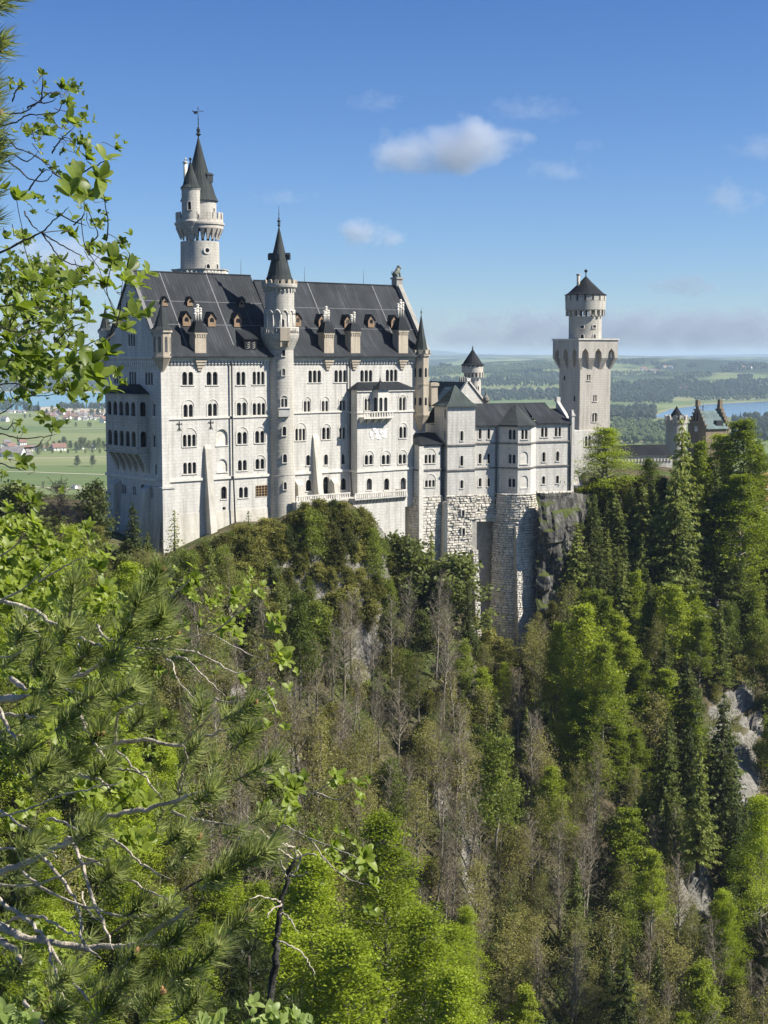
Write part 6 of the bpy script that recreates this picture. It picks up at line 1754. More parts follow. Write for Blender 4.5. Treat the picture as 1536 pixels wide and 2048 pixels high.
special('beech', 1436, 872, 350, 1030, 1.3, 'low rounded green tree hiding the gatehouse walls', 6)
special('spruce', 1150, 1040, 322, 1290, 1.3, 'dark spruce overlapping the right half of the bare cliff', 11)
special('beech', 1515, 895, 352, 1010, 1.2, 'bright green tree over the orange gate wall', 7)
special('beech', 1478, 955, 335, 1180, 1.2, 'bright tree in front of the dark block beside the orange gate', 5)
special('yellow', 1520, 1600, 240, 1850, 1.0, 'bright yellow tree cut by the right edge of the picture', 1)
special('beech', 1302, 1705, 238, 1870, .85, 'young bright green tree standing on the lower right slope', 2)
special('yellow', 770, 1640, 206, 2050, 1.05, 'tall sunlit yellow-green tree in the lower middle', 1)
special('yellow', 620, 1720, 200, 2130, 1.1, 'yellow-green tree behind the dead grey trunk', 2)
special('yellow', 850, 1830, 196, 2240, 1.0, 'broad yellow-green tree at the bottom edge, right of the tall sunlit one', 3)
special('yellow', 700, 1880, 188, 2330, 1.15, 'foremost yellow-green tree at the bottom edge', 1)
special('yellow', 560, 1840, 190, 2300, 1.0, 'yellow-green tree at the bottom edge under the pine boughs', 3)
special('yellow', 900, 1950, 190, 2350, 1.0, 'yellow-green treetop in the bottom middle beside bare trunks', 2)
special('spruce', 1245, 1880, 220, 2160, 1.2, 'dark spruce rising from the bottom edge among bare trees', 3)
special('spruce', 1370, 1300, 300, 1560, 1.2, 'dark spruce in the middle of the right slope', 5)
special('spruce', 1440, 1385, 285, 1720, 1.0, 'tall narrow dark spruce left of the white rock face', 6)
special('spruce', 1330, 1420, 278, 1700, 1.1, 'dark spruce in the cluster on the middle right slope', 8)
special('spruce', 1395, 1470, 272, 1740, 1.1, 'dark spruce nearest the white rock face', 1)
special('olive', 1005, 1285, 305, 1335, 1.3, 'olive bush at the foot of the rounded bastion', 2)
special('olive', 975, 1268, 306, 1320, 1.2, 'olive bush below the arched recess in the base', 3)
# the rest of the forest, on a jittered grid of the slope as it is seen
rf = random.Random(77)
def scatter():
    py = 1050.0
    row = 0
    while py < 2420:
        sx = 47 + 12 * smooth(1100, 2200, py)
        px = -120.0 + (row % 2) * sx / 2
        while px < 1680:
            jx, jy = px + rf.uniform(-.42, .42) * sx, py + rf.uniform(-18, 18)
            px += sx
            top = interp(jx, SKY_TOP)
            if jy < top + 12: continue
            p = raycast(jx, jy)
            if p is None or p.y > 352 or p.y < 150: continue
            kind = zone(jx, jy, rf)
            # clearings where bare rock shows
            if any(((jx - cx) / rx) ** 2 + ((jy - cy) / ry) ** 2 < 1 for cx, cy, rx, ry in CLEAR): continue
            a, b = HGT[kind]; h = rf.uniform(a, b)
            room = (jy - top) / FPX * p.y
            if h > room:
                if room < 2.2: continue
                if room < a * .55:
                    kind = rf.choice(('olive', 'olive', 'darkshrub')) if jx < 1150 else rf.choice(('darkshrub', 'green'))
                h = min(rf.uniform(.75, 1.0) * room, HGT[kind][1])
            # do not hide the buttressed base
            if 950 < jx < 1060 and jy - h * FPX / p.y < 1235: h = max(3.0, (jy - 1235) / FPX * p.y)
            plant(kind, p, h, rf, rf.uniform(.85, 1.2))
        py += 40 + 24 * smooth(1100, 2200, py); row += 1
scatter()
for k in range(46):                               # bushes along the edge of the crag
    px = 352 + k * 9.8 + rf.uniform(-4, 4); top = interp(px, SKY_TOP) + (rf.uniform(-6, 9) if px < 590 else rf.uniform(5, 16)); kind = rf.choice(('olive', 'olive', 'olive', 'darkshrub', 'green'))
    p = raycast(px, top + rf.uniform(26, 44))
    if p is not None: plant(kind, p, rf.uniform(2.6, 4.2), rf, 1.35)
for k in range(30):                               # bushes along the courtyard edge
    px = 1158 + k * 9 + rf.uniform(-4, 4); p = raycast(px, rf.uniform(982, 1004))
    if p is not None: plant(rf.choice(('green', 'darkshrub', 'beech', 'darkshrub', 'olive')), p, rf.uniform(2.6, 5.0), rf, 1.35)
for k in range(34):                               # close-set spruces on the shaded flank under it
    px, py = rf.uniform(1160, 1420), rf.uniform(1060, 1260); p = raycast(px, py)
    if p is not None: plant('spruce', p, min(rf.uniform(9, 17), (py - 975) / FPX * p.y), rf, rf.uniform(1.35, 1.8))
for k in range(70):                               # brush clinging to the crag face
    px, py = rf.uniform(540, 800), rf.uniform(1040, 1260); p = raycast(px, py)
    if p is not None and py > interp(px, SKY_TOP) + 30: plant(rf.choice(('olive', 'olive', 'green', 'darkshrub')), p, rf.uniform(2.2, 4.5), rf, 1.4)
# undergrowth: what nobody could count on the forest floor
def undergrowth():
    rs = np.random.default_rng(5); us = np.linspace(-.29, .29, 330); ys = np.arange(190, 352, 1.0)
    H = np.array([[ground(u * y, y) for u in us] for y in ys])
    PY = 712 - H / ys[:, None] * FPX
    PX = np.broadcast_to(768 + us[None, :] * FPX * 1.004, H.shape)
    top = np.array([interp(x, SKY_TOP) for x in PX[0]])
    dpy = np.clip(PY[:-1, :] - PY[1:, :], 0, None)            # how tall each cell is as seen
    yc = np.interp(PX[0], _cx, _cY)
    ok = (PY[:-1] > top[None] + 3) & (PY[:-1] < 2150) & (ys[:-1, None] < yc[None] - .3)
    for cx, cy, rx, ry in CLEAR: ok &= ((PX[:-1] - cx) / rx) ** 2 + ((PY[:-1] - cy) / ry) ** 2 > .7
    w = (dpy * ok).ravel(); w /= w.sum()
    for name, mat, N, k, sz, sp in (('undergrowth', 'olive', 9000, 9, .46, .75), ('undergrowth', 'drygrass', 7000, 8, .42, .7), ('undergrowth', 'green', 3500, 9, .42, .6)):
        idx = rs.choice(len(w), N, p=w); j, i = np.unravel_index(idx, dpy.shape)
        Y = ys[j] + rs.uniform(0, 1, N); u = us[i] + rs.uniform(0, us[1] - us[0], N); z = H[j, i] + (H[j + 1, i] - H[j, i]) * (Y - ys[j])
        C = np.stack([u * Y, Y, z + rs.uniform(0, .9, N)], 1)
        C = np.repeat(C, k, 0) + rs.normal(size=(N * k, 3)) * np.array([sp, sp, .45])
        lm = LM(); lm.quads(C, sz, .5, .1, rs)
        o = bpy.data.objects.new(name, lm.mesh(name, L[mat])); COL.objects.link(o); tag(o, kind='stuff')
L['drygrass'] = leafmat('dry_grass_and_twigs', [(.085, .07, .035), (.15, .125, .065), (.23, .195, .11)], .35, .7, .2)
undergrowth()
# ------------------------------------------------------------------ boughs and leafy twigs close to the camera
def leaf_near(name, lo, mid, hi, trans=.5):
    t = NT(name); n = t.noise(14.0, 2, .5, t.objvec()); n2 = t.noise(90.0, 2, .5, t.objvec())
    c = t.ramp(t.math('ADD', t.math('MULTIPLY', n, .75), t.math('MULTIPLY', n2, .25)), [(.32, lo), (.5, mid), (.68, hi)]); t.color(c); t.set(.42, .35)
    tr = t.node('ShaderNodeBsdfTranslucent'); hs = t.node('ShaderNodeHueSaturation'); hs.inputs['Value'].default_value = 1.3; hs.inputs['Saturation'].default_value = 1.1
    t.link(c, hs.inputs['Color']); t.link(hs.outputs[0], tr.inputs['Color'])
    ms = t.node('ShaderNodeMixShader'); ms.inputs[0].default_value = trans
    t.link(t.b.outputs[0], ms.inputs[1]); t.link(tr.outputs[0], ms.inputs[2]); t.link(ms.outputs[0], t.out.inputs['Surface']); return t.m
NL = leaf_near('willow_leaf', (.085, .125, .018), (.17, .225, .035), (.27, .33, .065))
NLB = leaf_near('fresh_shrub_leaf', (.17, .24, .06), (.27, .34, .10), (.38, .45, .16))
NN = leaf_near('pine_needle', (.10, .13, .036), (.23, .268, .08), (.48, .51, .22), .42)
NB = plain('pale_grey_bark', (.42, .365, .285), .5, 22, .9, .15, 0, .6)
NBD = plain('dark_twig_bark', (.065, .055, .042), .4, 30, .85, .2, 0, .5)
NBC = plain('charred_grey_bark', (.06, .057, .05), .6, 14, .95, .1, 0, .8)
NC = plain('pine_bud', (.36, .22, .11), .3, 60, .8, .2)
rn = random.Random(31)
def P3(px, py, D): return at(px, py, D)
def curve(pts, k=5, jit=.0):
    """Catmull-Rom through 3-D points"""
    out = []
    P = [Vector(p) for p in pts]
    for i in range(len(P) - 1):
        p0, p1, p2, p3 = P[max(0, i - 1)], P[i], P[i + 1], P[min(len(P) - 1, i + 2)]
        for j in range(k):
            t = j / k
            q = .5 * ((2 * p1) + (p2 - p0) * t + (2 * p0 - 5 * p1 + 4 * p2 - p3) * t * t + (3 * p1 - p0 - 3 * p2 + p3) * t ** 3)
            if jit: q = q + Vector((rn.gauss(0, jit), rn.gauss(0, jit), rn.gauss(0, jit)))
            out.append(q)
    out.append(P[-1]); return out
def bough(root, pts, D0, D1, r0, r1, mat, off=(0, 0), sc=2.56, zb=0, jit=.0022):
    n = len(pts); p3 = []
    for i, (x, y) in enumerate(pts):
        D = D0 + (D1 - D0) * i / (n - 1); p3.append(P3(off[0] + x / sc, off[1] + y / sc, D))
    c = curve(p3, 6, jit); m = MB(); k = len(c)
    m.tube(c, [(r0 + (r1 - r0) * i / (k - 1)) * rn.uniform(.88, 1.12) * (.72 if r0 > .003 else 1) * (1 if i < k - 3 else (k - i) / 4) for i in range(k)], 7)
    o = m.build('branch', mat, root); o.location = -Vector(root.location); return c
def add_leaf(mb, base, d, up, ln, wd, curl=.25, fold=.3):
    d = d.normalized(); s_ = d.cross(up)
    if s_.length < 1e-3: s_ = d.cross(Vector((1, 0, .2)))
    s_.normalize(); n = s_.cross(d)
    st = [(0, .05), (.14, .5), (.34, .86), (.58, 1.0), (.80, .80), (.94, .42), (1.0, .05)]
    vs = []
    for t, w in st:
        c = base + d * (ln * t) - n * (ln * curl * t * t); h = n * (wd * w * fold)
        vs += [c - s_ * (wd * w) + h, c, c + s_ * (wd * w) + h]
    fs = []
    for i in range(6): fs += [(3 * i, 3 * i + 1, 3 * i + 4, 3 * i + 3), (3 * i + 1, 3 * i + 2, 3 * i + 5, 3 * i + 4)]
    mb.add(vs, fs, True)
def whorl(mb, p, ax, ln, n=None, spread=.95):
    ax = ax.normalized(); n = n or rn.randint(7, 11)
    e = ax.cross(Vector((.2, .9, .1))).normalized(); f = ax.cross(e)
    for i in range(n):
        a = 2.4 * i + rn.uniform(-.4, .4); k = spread * rn.uniform(.45, 1.2)
        d = ax * cos(k) + (e * cos(a) + f * sin(a)) * sin(k)
        l = ln * rn.uniform(.65, 1.15)
        add_leaf(mb, p - ax * (ln * .18 * (i / n)), d, ax + Vector((rn.gauss(0, .25), rn.gauss(0, .25), .3)), l, l * rn.uniform(.24, .32), rn.uniform(.0, .5), rn.uniform(.1, .5))
def whorls(mb, lst, off, sc, D0, D1, size=1.0, stem=None):
    for x, y, r in lst:
        px, py = off[0] + x / sc, off[1] + y / sc; lp = r / sc * size * (.72 if sc == 2.56 else 1.12 if sc == 3.656 else .85)
        lp = min(lp, 34 if sc == 2.56 else 46)
        D = min(D1, max(D0, .047 * FPX / lp)) * rn.uniform(.95, 1.05)
        p = P3(px, py, D); ln = lp * D / FPX
        ax = Vector((rn.uniform(.1, .8), rn.uniform(-.9, .1), rn.uniform(.1, .8)))
        whorl(mb, p, ax, ln)
        for _ in range(3 if sc == 2.56 else 2):          # smaller rosettes beside it
            o = Vector((rn.gauss(0, .8), rn.gauss(0, .8), rn.gauss(0, .8))) * ln * 1.25; a2 = Vector((rn.uniform(-.3, .8), rn.uniform(-.9, .3), rn.uniform(.0, .9)))
            whorl(mb, p + o, a2, ln * rn.uniform(.5, .9), rn.randint(3, 6))
        if stem is not None: stem.append((p, ax))
def shoot(nd, wd, a, b, ln, n, r=.0022, cone=0):
    """pine shoot: needles brush out all round the twig from a to b"""
    ax = (b - a); L_ = ax.length; ax.normalize(); e = ax.cross(Vector((.3, .2, .9)))
    e.normalize(); f = ax.cross(e)
    wd.tube([a, (a + b) / 2 + e * rn.uniform(-.006, .006), b], [r * 1.3, r, r * .8], 5)
    for i in range(n):
        t = rn.random() ** .8; p = a + ax * (L_ * t); q = rn.uniform(0, 2 * pi); k = (1.15 - .5 * t) * rn.uniform(.6, 1.25)
        o = e * cos(q) + f * sin(q); d = ax * cos(k) + o * sin(k); l = ln * rn.uniform(.7, 1.12)
        s_ = d.cross(Vector((rn.gauss(0, 1), rn.gauss(0, 1), rn.gauss(0, 1)))); s_.normalize(); w = .00145
        m = p + d * (l * .55); tip = p + d * l + ax * (l * .16) + Vector((rn.gauss(0, .05), rn.gauss(0, .05), rn.gauss(.03, .05))) * l
        nd.add([p - s_ * w, p + s_ * w, m + s_ * w, m - s_ * w, tip], [(0, 1, 2, 3), (3, 2, 4)], False)
    for c in range(cone):
        p = b + (e * rn.uniform(-.01, .01) + f * rn.uniform(-.01, .01)); l = rn.uniform(.012, .022)
        wd.lathe(0, 0, [(0, 0)], 3) if False else CONES.append((p, (ax + Vector((0, 0, .8))).normalized(), l))
CONES = []
def px_shoot(nd, wd, base, tip, D, ln=.055, n=240, cone=0, dd=-.04):
    shoot(nd, wd, P3(*base, D), P3(*tip, D + dd), ln, n, .0024, cone)
def build_cones(root):
    global CONES
    for p, ax, l in CONES:
        m = MB(); e = ax.cross(Vector((1, .1, .2))).normalized(); f = ax.cross(e)
        for k in range(7):
            z = l * k / 6; r = l * .28 * sin(pi * (.18 + .8 * k / 6)) + .0008
            for i in range(6):
                a = i * pi / 3 + k * .5; o = e * cos(a) + f * sin(a)
                c = p + ax * z + o * r * .6
                m.add([c - o * r * .5, c + e * r * .35 - f * 0, c + ax * l * .16 + o * r * .6, c - e * r * .35], [(0, 1, 2, 3)])
        m.tube([p, p + ax * l * .5, p + ax * l], [l * .16, l * .2, l * .06], 6)
        o = m.build('cone', NC, root); o.location = -Vector(root.location)
    CONES = []
def finish(root, name, mb, mat):
    o = mb.build(name, mat, root); o.location = -Vector(root.location); return o

# --- willow shrub at the upper left
WS = empty('willow_shrub', (-1.75, 4.6, -9.0)); tag(WS, 'leafy willow twigs reaching in over the sky and west gable from the upper left', 'shrub')
m = MB(); m.tube([(-1.75, 4.6, -9), (-1.7, 4.6, -4), (-1.8, 4.7, -1.5), (-1.7, 4.7, .2), (-1.75, 4.8, 1.2)], [.09, .07, .05, .035, .02], 8); finish(WS, 'stem', m, NBD)
A1 = [[(-60,1880),(150,1770),(300,1700),(430,1580),(510,1510)], [(-150,850),(80,830),(160,825),(250,770),(330,700),(380,670)], [(-100,950),(120,890),(200,840),(300,840),(420,820),(460,730)], [(200,790),(280,750),(340,755),(420,720)], [(-100,940),(30,990),(120,1080),(220,1120),(300,1170),(400,1230)],
      [(60,1180),(150,1250),(220,1310),(340,1320),(390,1250)], [(210,1390),(280,1290),(330,1250),(380,1245)], [(380,1120),(420,1050),(470,990),(560,920)], [(180,1550),(230,1640),(300,1700)], [(300,1700),(400,1760),(520,1830),(620,1880)], [(300,1700),(370,1790),(450,1900),(600,1950),(660,1960)], [(430,1560),(540,1620),(640,1650)], [(540,1640),(600,1590),(620,1540)], [(600,1260),(720,1200),(830,1150)],
      [(-80,1180),(60,1120),(200,1180),(280,1100)], [(300,750),(310,640),(315,540)], [(90,740),(120,660),(150,620)], [(380,1250),(480,1330),(540,1400)], [(900,2040),(930,1930),(950,1850)]]
A2 = [[(480,800),(560,740),(640,690),(760,640),(850,580)], [(400,670),(470,700),(540,740),(620,775)], [(-120,1010),(0,985),(130,980),(260,1060),(380,1060),(480,1020)], [(400,700),(440,640),(500,580),(620,530)], [(-150,1290),(0,1200),(130,1110)], [(-100,1290),(0,1300),(60,1310),(100,1230)], [(-120,1300),(0,1340),(150,1380),(300,1365),(420,1350)], [(180,1450),(270,1430),(320,1370)], [(-120,1540),(0,1560),(120,1600),(170,1610)],
      [(-60,420),(120,400),(260,420),(420,480)], [(0,560),(120,600),(260,560),(380,520)], [(-60,800),(120,810),(260,800),(420,790),(520,760)], [(-50,1960),(120,1900),(240,1840)]]
WC = []
for i, p in enumerate(A1): WC += bough(WS, p, 4.7, 4.2, (.0058 if i == 0 else .0028), .0011, NBD, (0, 0), 3.656, jit=.001)
for i, p in enumerate(A2): WC += bough(WS, p, 4.6, 4.0, .0036 if i in (0, 2) else .0026, .0011, NBD, (0, 500), 3.656, jit=.001)
W1 = [(150,630,45),(310,540,40),(450,640,80),(290,690,30),(500,780,60),(560,650,40),(350,870,60),(500,880,90),(200,960,60),(330,980,80),(290,1080,50),(460,1110,40),(570,1050,60),(520,1000,40),(650,1000,30),(640,1160,100),(550,1360,165),(730,1310,135),(640,1420,110),(770,1470,60),(850,1090,50),(120,1450,120),(250,1450,60),(390,1230,50),(240,1560,40),(420,1580,50),(620,1530,50),(730,1650,60),(520,1720,90),(170,1740,60),(40,1740,60),(750,1830,70),(640,1820,60),(820,1900,130),(950,1900,70),(890,1780,60),(410,1930,60),(590,2010,60),(230,2010,60),(430,1270,45),(330,1190,40),(560,900,60),(600,860,45),(480,650,60),(520,640,50),(260,930,50),(380,960,45),(120,1720,50),(200,1780,40),(560,1120,50)]
W2 = [(190,220,110),(30,240,60),(250,150,50),(350,200,90),(470,270,80),(540,260,130),(600,400,100),(420,90,50),(620,170,50),(830,100,100),(900,210,120),(760,270,90),(650,230,50),(380,320,80),(270,370,90),(140,430,140),(60,480,100),(200,510,80),(430,420,70),(320,580,50),(370,600,80),(460,690,70),(520,440,60),(870,500,110),(980,470,140),(900,580,90),(1000,390,40),(60,660,100),(140,780,130),(230,900,110),(90,920,70),(400,820,110),(520,830,125),(650,820,130),(780,760,130),(700,920,135),(850,890,70),(520,1030,120),(300,900,70),(200,990,50),(150,1060,70),(320,1230,60),(390,1290,90),(170,1330,40),(130,1270,40),(160,1550,80),(240,1590,40),(20,1640,40),(150,1830,60),(240,1840,80),(230,1930,60),(60,1920,60),(620,2030,60),
      (60,330,70),(320,300,60),(120,300,70),(230,290,60),(480,360,60),(90,560,60),(180,620,60),(260,660,50),(20,720,70),(200,720,60),(300,760,50),(30,380,70),(440,180,50),(560,170,60),(330,120,45),(20,820,60),(120,860,60),(430,480,50),(250,470,50),(280,540,45),(160,690,50),(330,690,45)]
lf = MB(); st = []
whorls(lf, W1, (0, 0), 3.656, 3.0, 6.5, 1.0, st); whorls(lf, W2, (0, 500), 3.656, 3.0, 6.5, 1.0, st)
for _ in range(150):
    x, y = rn.uniform(-20, 190), rn.uniform(520, 800)
    if x > 130 + (y - 520) * .2: continue
    whorls(lf, [(x, y, rn.uniform(12, 22))], (0, 0), 1.0, 3.5, 7, 1.0, st)
for a, ax_ in st:                                   # each rosette hangs on a thin twig from the nearest bough
    q = min(WC, key=lambda c: (c - a).length + (.4 if c.x > a.x else 0))
    if (q - a).length > .3: q = a + (q - a) * (.3 / (q - a).length)
    c = curve([q, q + (a - q) * .5 + Vector((rn.gauss(0, .02), rn.gauss(0, .02), rn.gauss(0, .02) - .01)), a], 4, .0012); lf.tube(c, [.0018 - .0008 * i / (len(c) - 1) for i in range(len(c))], 4, mi=1)
finish(WS, 'leaves', lf, [NL, NBD])

# --- pine at the left edge (its own tree, tips at the top left)
PU = empty('pine_tree', (-2.2, 5.4, -11.0)); tag(PU, 'pine branch tips with long needles at the top left edge against blue sky', 'pine')
m = MB(); m.tube([(-2.2, 5.4, -11), (-2.15, 5.4, -3), (-2.2, 5.4, 2.4)], [.16, .12, .05], 9); finish(PU, 'trunk', m, NB)
nd, wd = MB(), MB()
for base, tip in (((-70, 30), (8, 8)), ((-60, 20), (20, -10)), ((-80, 90), (2, 80)), ((-60, 130), (5, 100)), ((-70, 230), (-10, 185)), ((-70, 250), (-2, 225)), ((-60, 260), (-4, 255)), ((-60, 335), (4, 300)), ((-70, 350), (-5, 330)), ((-60, 420), (-12, 385)), ((-60, 470), (-16, 440)), ((-70, 200), (-14, 160)), ((-60, 300), (-6, 280))):
    px_shoot(nd, wd, base, tip, 4.4, .07, 130, 1 if tip[1] in (80, 225, 385) else 0)
for a, b in (((-120, 60), (-40, 40)), ((-140, 300), (-60, 250)), ((-140, 420), (-50, 400))): wd.tube([P3(*a, 4.6), P3(*b, 4.45)], [.012, .006], 6)
nd.add(wd.v, wd.f, True, 1); finish(PU, 'needles', nd, [NN, NB]); build_cones(PU)

# --- pine filling the lower left
PL_ = empty('pine_tree', (-1.9, 4.3, -8.5)); tag(PL_, 'pine with long dark needles and pale bare boughs filling the lower left', 'pine')
m = MB(); m.tube([(-1.9, 4.3, -8.5), (-1.85, 4.3, -3.2), (-1.8, 4.3, -1.2)], [.14, .10, .06], 9); finish(PL_, 'trunk', m, NB)
B4 = [([(-150,720),(0,680),(110,640),(330,530),(560,395),(780,350),(960,290),(1180,210)], .0155, .005), ([(-150,900),(0,950),(120,1010),(350,1050),(560,1060),(700,1040),(860,940),(970,860)], .017, .006), ([(330,560),(345,500),(400,580),(480,830),(580,1075)], .008, .005), ([(215,590),(350,760),(410,900),(420,1030),(520,1120)], .007, .004), ([(-100,740),(0,820),(150,930),(240,1040),(280,1180),(330,1330)], .0095, .004), ([(240,1040),(370,1230),(460,1340)], .007, .004),
      ([(110,670),(230,770),(440,850),(640,900),(800,890)], .006, .003), ([(30,940),(120,905),(220,905),(320,970),(400,1000)], .006, .004), ([(400,580),(560,670),(700,740),(860,820)], .005, .003), ([(470,450),(620,540),(740,650),(870,710)], .006, .003), ([(-50,320),(100,430),(250,560),(300,600)], .0055, .004), ([(510,60),(560,120),(650,160),(770,165)], .006, .003), ([(910,270),(930,180),(960,100),(930,20)], .005, .003), ([(880,365),(1000,410),(1100,420),(1220,440)], .006, .0025),
      ([(420,780),(450,880),(560,960)], .004, .002), ([(120,1340),(200,1430),(260,1500)], .008, .006), ([(590,50),(700,150),(830,300)], .004, .003), ([(-40,540),(70,565),(150,560)], .005, .003), ([(-30,1010),(80,1080),(110,1150)], .016, .006), ([(410,180),(520,210),(560,250)], .007, .004), ([(250,400),(340,430),(420,470)], .006, .004), ([(700,1040),(860,1060),(960,1070)], .005, .003), ([(-60,740),(200,740),(420,640),(560,610)], .005, .003)]
B3 = [([(-120,470),(0,510),(180,570),(310,660),(440,720),(520,750)], .009, .005), ([(310,940),(430,890),(530,820),(610,750)], .0095, .005), ([(395,740),(410,830),(405,890)], .005, .004), ([(-120,1040),(0,1020),(150,1000)], .019, .013), ([(310,960),(430,1000)], .005, .003), ([(590,1250),(595,1120),(640,1070),(750,1040)], .006, .003), ([(-40,1000),(0,1070),(40,1170),(90,1230)], .008, .005), ([(500,1280),(700,1225),(930,1255),(1070,1200),(1180,1170)], .009, .004), ([(930,1255),(1010,1180),(1110,1050)], .006, .003), ([(0,1110),(100,1105),(190,1110)], .008, .006), ([(410,1100),(450,1180),(500,1260)], .009, .006), ([(100,560),(160,640),(210,700)], .005, .003), ([(500,640),(530,700),(610,730)], .005, .003), ([(60,920),(140,970)], .011, .01)]
for p, r0, r1 in B4: bough(PL_, p, 3.9, 3.4, r0, r1, NB, (0, 1480), 2.56)
for p, r0, r1 in B3: bough(PL_, p, 4.0, 3.5, r0, r1, NB, (0, 1000), 2.56)
nd, wd = MB(), MB()
S3 = [((290,1205),(322,1140),1),((138,1235),(150,1165),0),((270,1288),(350,1272),1),((262,1240),(282,1200),0),((235,1285),(270,1245),0),((120,1290),(140,1255),0),((60,1330),(95,1300),0),((440,1442),(508,1408),1),((255,1465),(290,1425),0),((225,1400),(268,1372),0),((150,1415),(190,1390),0),((80,1385),(115,1355),0),((470,1500),(500,1462),0),((180,1490),(200,1465),2),((30,1290),(50,1250),0),((200,1340),(240,1310),0),((150,1335),(180,1300),0),((300,1260),(330,1225),0),((40,1440),(75,1420),0),((110,1460),(140,1440),0)]
S4 = [((470,1562),(556,1516),0),((360,1525),(398,1488),0),((430,1742),(540,1688),0),((470,1735),(535,1705),0),((360,1720),(395,1680),1),((425,1890),(498,1832),2),((400,1925),(440,1890),1),((340,1965),(385,1935),0),((285,2045),(322,1990),3),((240,1940),(272,1905),2),((20,1960),(45,1920),0),((95,2040),(118,2025),1),((200,1765),(232,1745),0),((250,1835),(285,1810),0),((310,1840),(345,1815),0),((150,1690),(190,1660),0),((60,1560),(100,1530),0),((120,1545),(150,1520),0),((20,1520),(60,1500),0),((180,1560),(215,1530),0),((390,1610),(430,1580),0),((330,1690),(370,1660),0),((400,1780),(450,1745),0),((220,1990),(260,1960),0),((320,1900),(360,1870),0),((350,2040),(400,1995),0),((180,2050),(220,2010),0),((30,1700),(70,1690),0),((100,1980),(140,1950),0)]
for b, t, c in S3 + S4: px_shoot(nd, wd, b, t, rn.uniform(3.3, 3.7), rn.uniform(.058, .074), 150, c)
XM = [(1150, 330), (1300, 385), (1400, 470), (1500, 540), (1600, 540), (1700, 540), (1800, 500), (1900, 470), (2000, 420), (2060, 420)]
for _ in range(85):
    y = rn.uniform(1190, 2060); x = rn.uniform(-20, interp(y, XM)) ** 1.0; D = rn.uniform(3.9, 6.5); a = rn.uniform(.1, 1.3); l = rn.uniform(40, 75) * 3.6 / D
    if x > interp(y, XM) - 40: continue
    px_shoot(nd, wd, (x, y), (x + l * cos(a), y - l * sin(a)), D, rn.uniform(.054, .068), 95, 1 if rn.random() < .10 else 0)
nd.add(wd.v, wd.f, True, 1); finish(PL_, 'needles', nd, [NN, NB]); build_cones(PL_)

# --- bright leafy shrub threaded through the pine
LS = empty('willow_shrub', (-1.6, 3.9, -8.0)); tag(LS, 'willow shoots with bright rounded leaves threading through the lower left pine', 'shrub')
m = MB(); m.tube([(-1.6, 3.9, -8), (-1.5, 3.9, -3), (-1.45, 3.9, -1.4)], [.06, .045, .02], 7); finish(LS, 'stem', m, NB)
for p, r in (([(700,760),(960,770),(1080,820),(1220,885),(1360,820),(1360,770)], .004), ([(760,740),(1000,700),(1080,690),(1180,740),(1330,810)], .0035), ([(850,820),(880,830),(910,920),(1010,1030)], .0035), ([(900,800),(960,820),(1050,910),(1160,1010)], .003), ([(1100,1020),(1180,1040),(1250,1010),(1300,1050)], .003), ([(860,500),(930,450),(985,390)], .003), ([(1080,690),(1200,600),(1330,480)], .0025), ([(1360,820),(1420,800)], .002), ([(-100,560),(40,500),(150,430),(280,300)], .005), ([(-80,330),(60,250),(160,130)], .004), ([(200,420),(330,340),(440,290)], .003), ([(-60,800),(60,800),(140,760)], .004), ([(1300,960),(1370,990),(1420,1095)], .002)):
    bough(LS, p, 3.8, 3.5, r, .0014, NB, (0, 1000), 2.56, jit=.0012)
lf = MB()
Wm = [(990,400,75),(960,440,70),(1340,440,60),(1335,490,60),(1200,480,70),(1190,530,60),(1000,510,65),(1060,530,70),(1020,650,70),(1160,640,95),(1230,600,60),(1210,690,80),(1430,620,90),(1420,680,70),(1430,790,110),(1450,820,90),(1230,920,60),(1100,880,30),(1370,990,80),(1380,1020,60),(1420,1095,40),(1370,1160,70),(850,640,60),(860,430,60),(540,720,60),(820,870,60),(830,1080,40),(30,250,90),(100,150,90),(170,110,90),(60,170,80),(200,160,70),(440,140,80),(300,250,80),(440,340,90),(510,350,80),(200,350,80),(100,420,90),(280,480,80),(530,470,110),(40,430,100),(20,480,80),(330,330,70),(270,1180,190),(220,1130,120),(60,1180,90),(20,830,90),(80,790,80),(330,1200,110),(180,200,70),(240,190,60),(120,270,70),(30,330,80),(350,390,60),(260,420,60),(150,480,80),(400,250,50),(480,300,50),(980,480,60),(1130,500,50),(1260,440,50),(940,640,60),(900,650,50)]
whorls(lf, Wm, (0, 1000), 2.56, 2.9, 4.6)
for _ in range(60):
    x, y = rn.uniform(-10, 215), rn.uniform(1035, 1230)
    if x - 60 > (y - 1035) * .9: continue
    whorls(lf, [(x, y, rn.uniform(17, 30))], (0, 0), 1.0, 3.4, 5)
for _ in range(110):
    x, y = rn.uniform(-10, 330), rn.uniform(1090, 1560)
    if x > 60 and rn.random() < .45: continue
    whorls(lf, [(x, y, rn.uniform(14, 27))], (0, 0), 1.0, 3.3, 5)
for _ in range(26): whorls(lf, [(rn.uniform(-10, 150), rn.uniform(1880, 2050), rn.uniform(15, 28))], (0, 0), 1.0, 3.0, 4.4)
Wn = [(250,210,90),(400,240,120),(560,230,130),(640,180,100),(680,320,120),(750,310,130),(590,500,110),(640,520,90),(690,510,120),(600,600,80),(140,340,100),(60,400,100),(500,590,60),(620,260,110),(480,240,80),(30,420,80)]
whorls(lf, Wn, (0, 1480), 2.56, 2.9, 4.2)
bough(LS, [(-100,400),(100,370),(300,290),(480,250),(640,210)], 3.6, 3.3, .004, .002, NB, (0, 1480), 2.56)
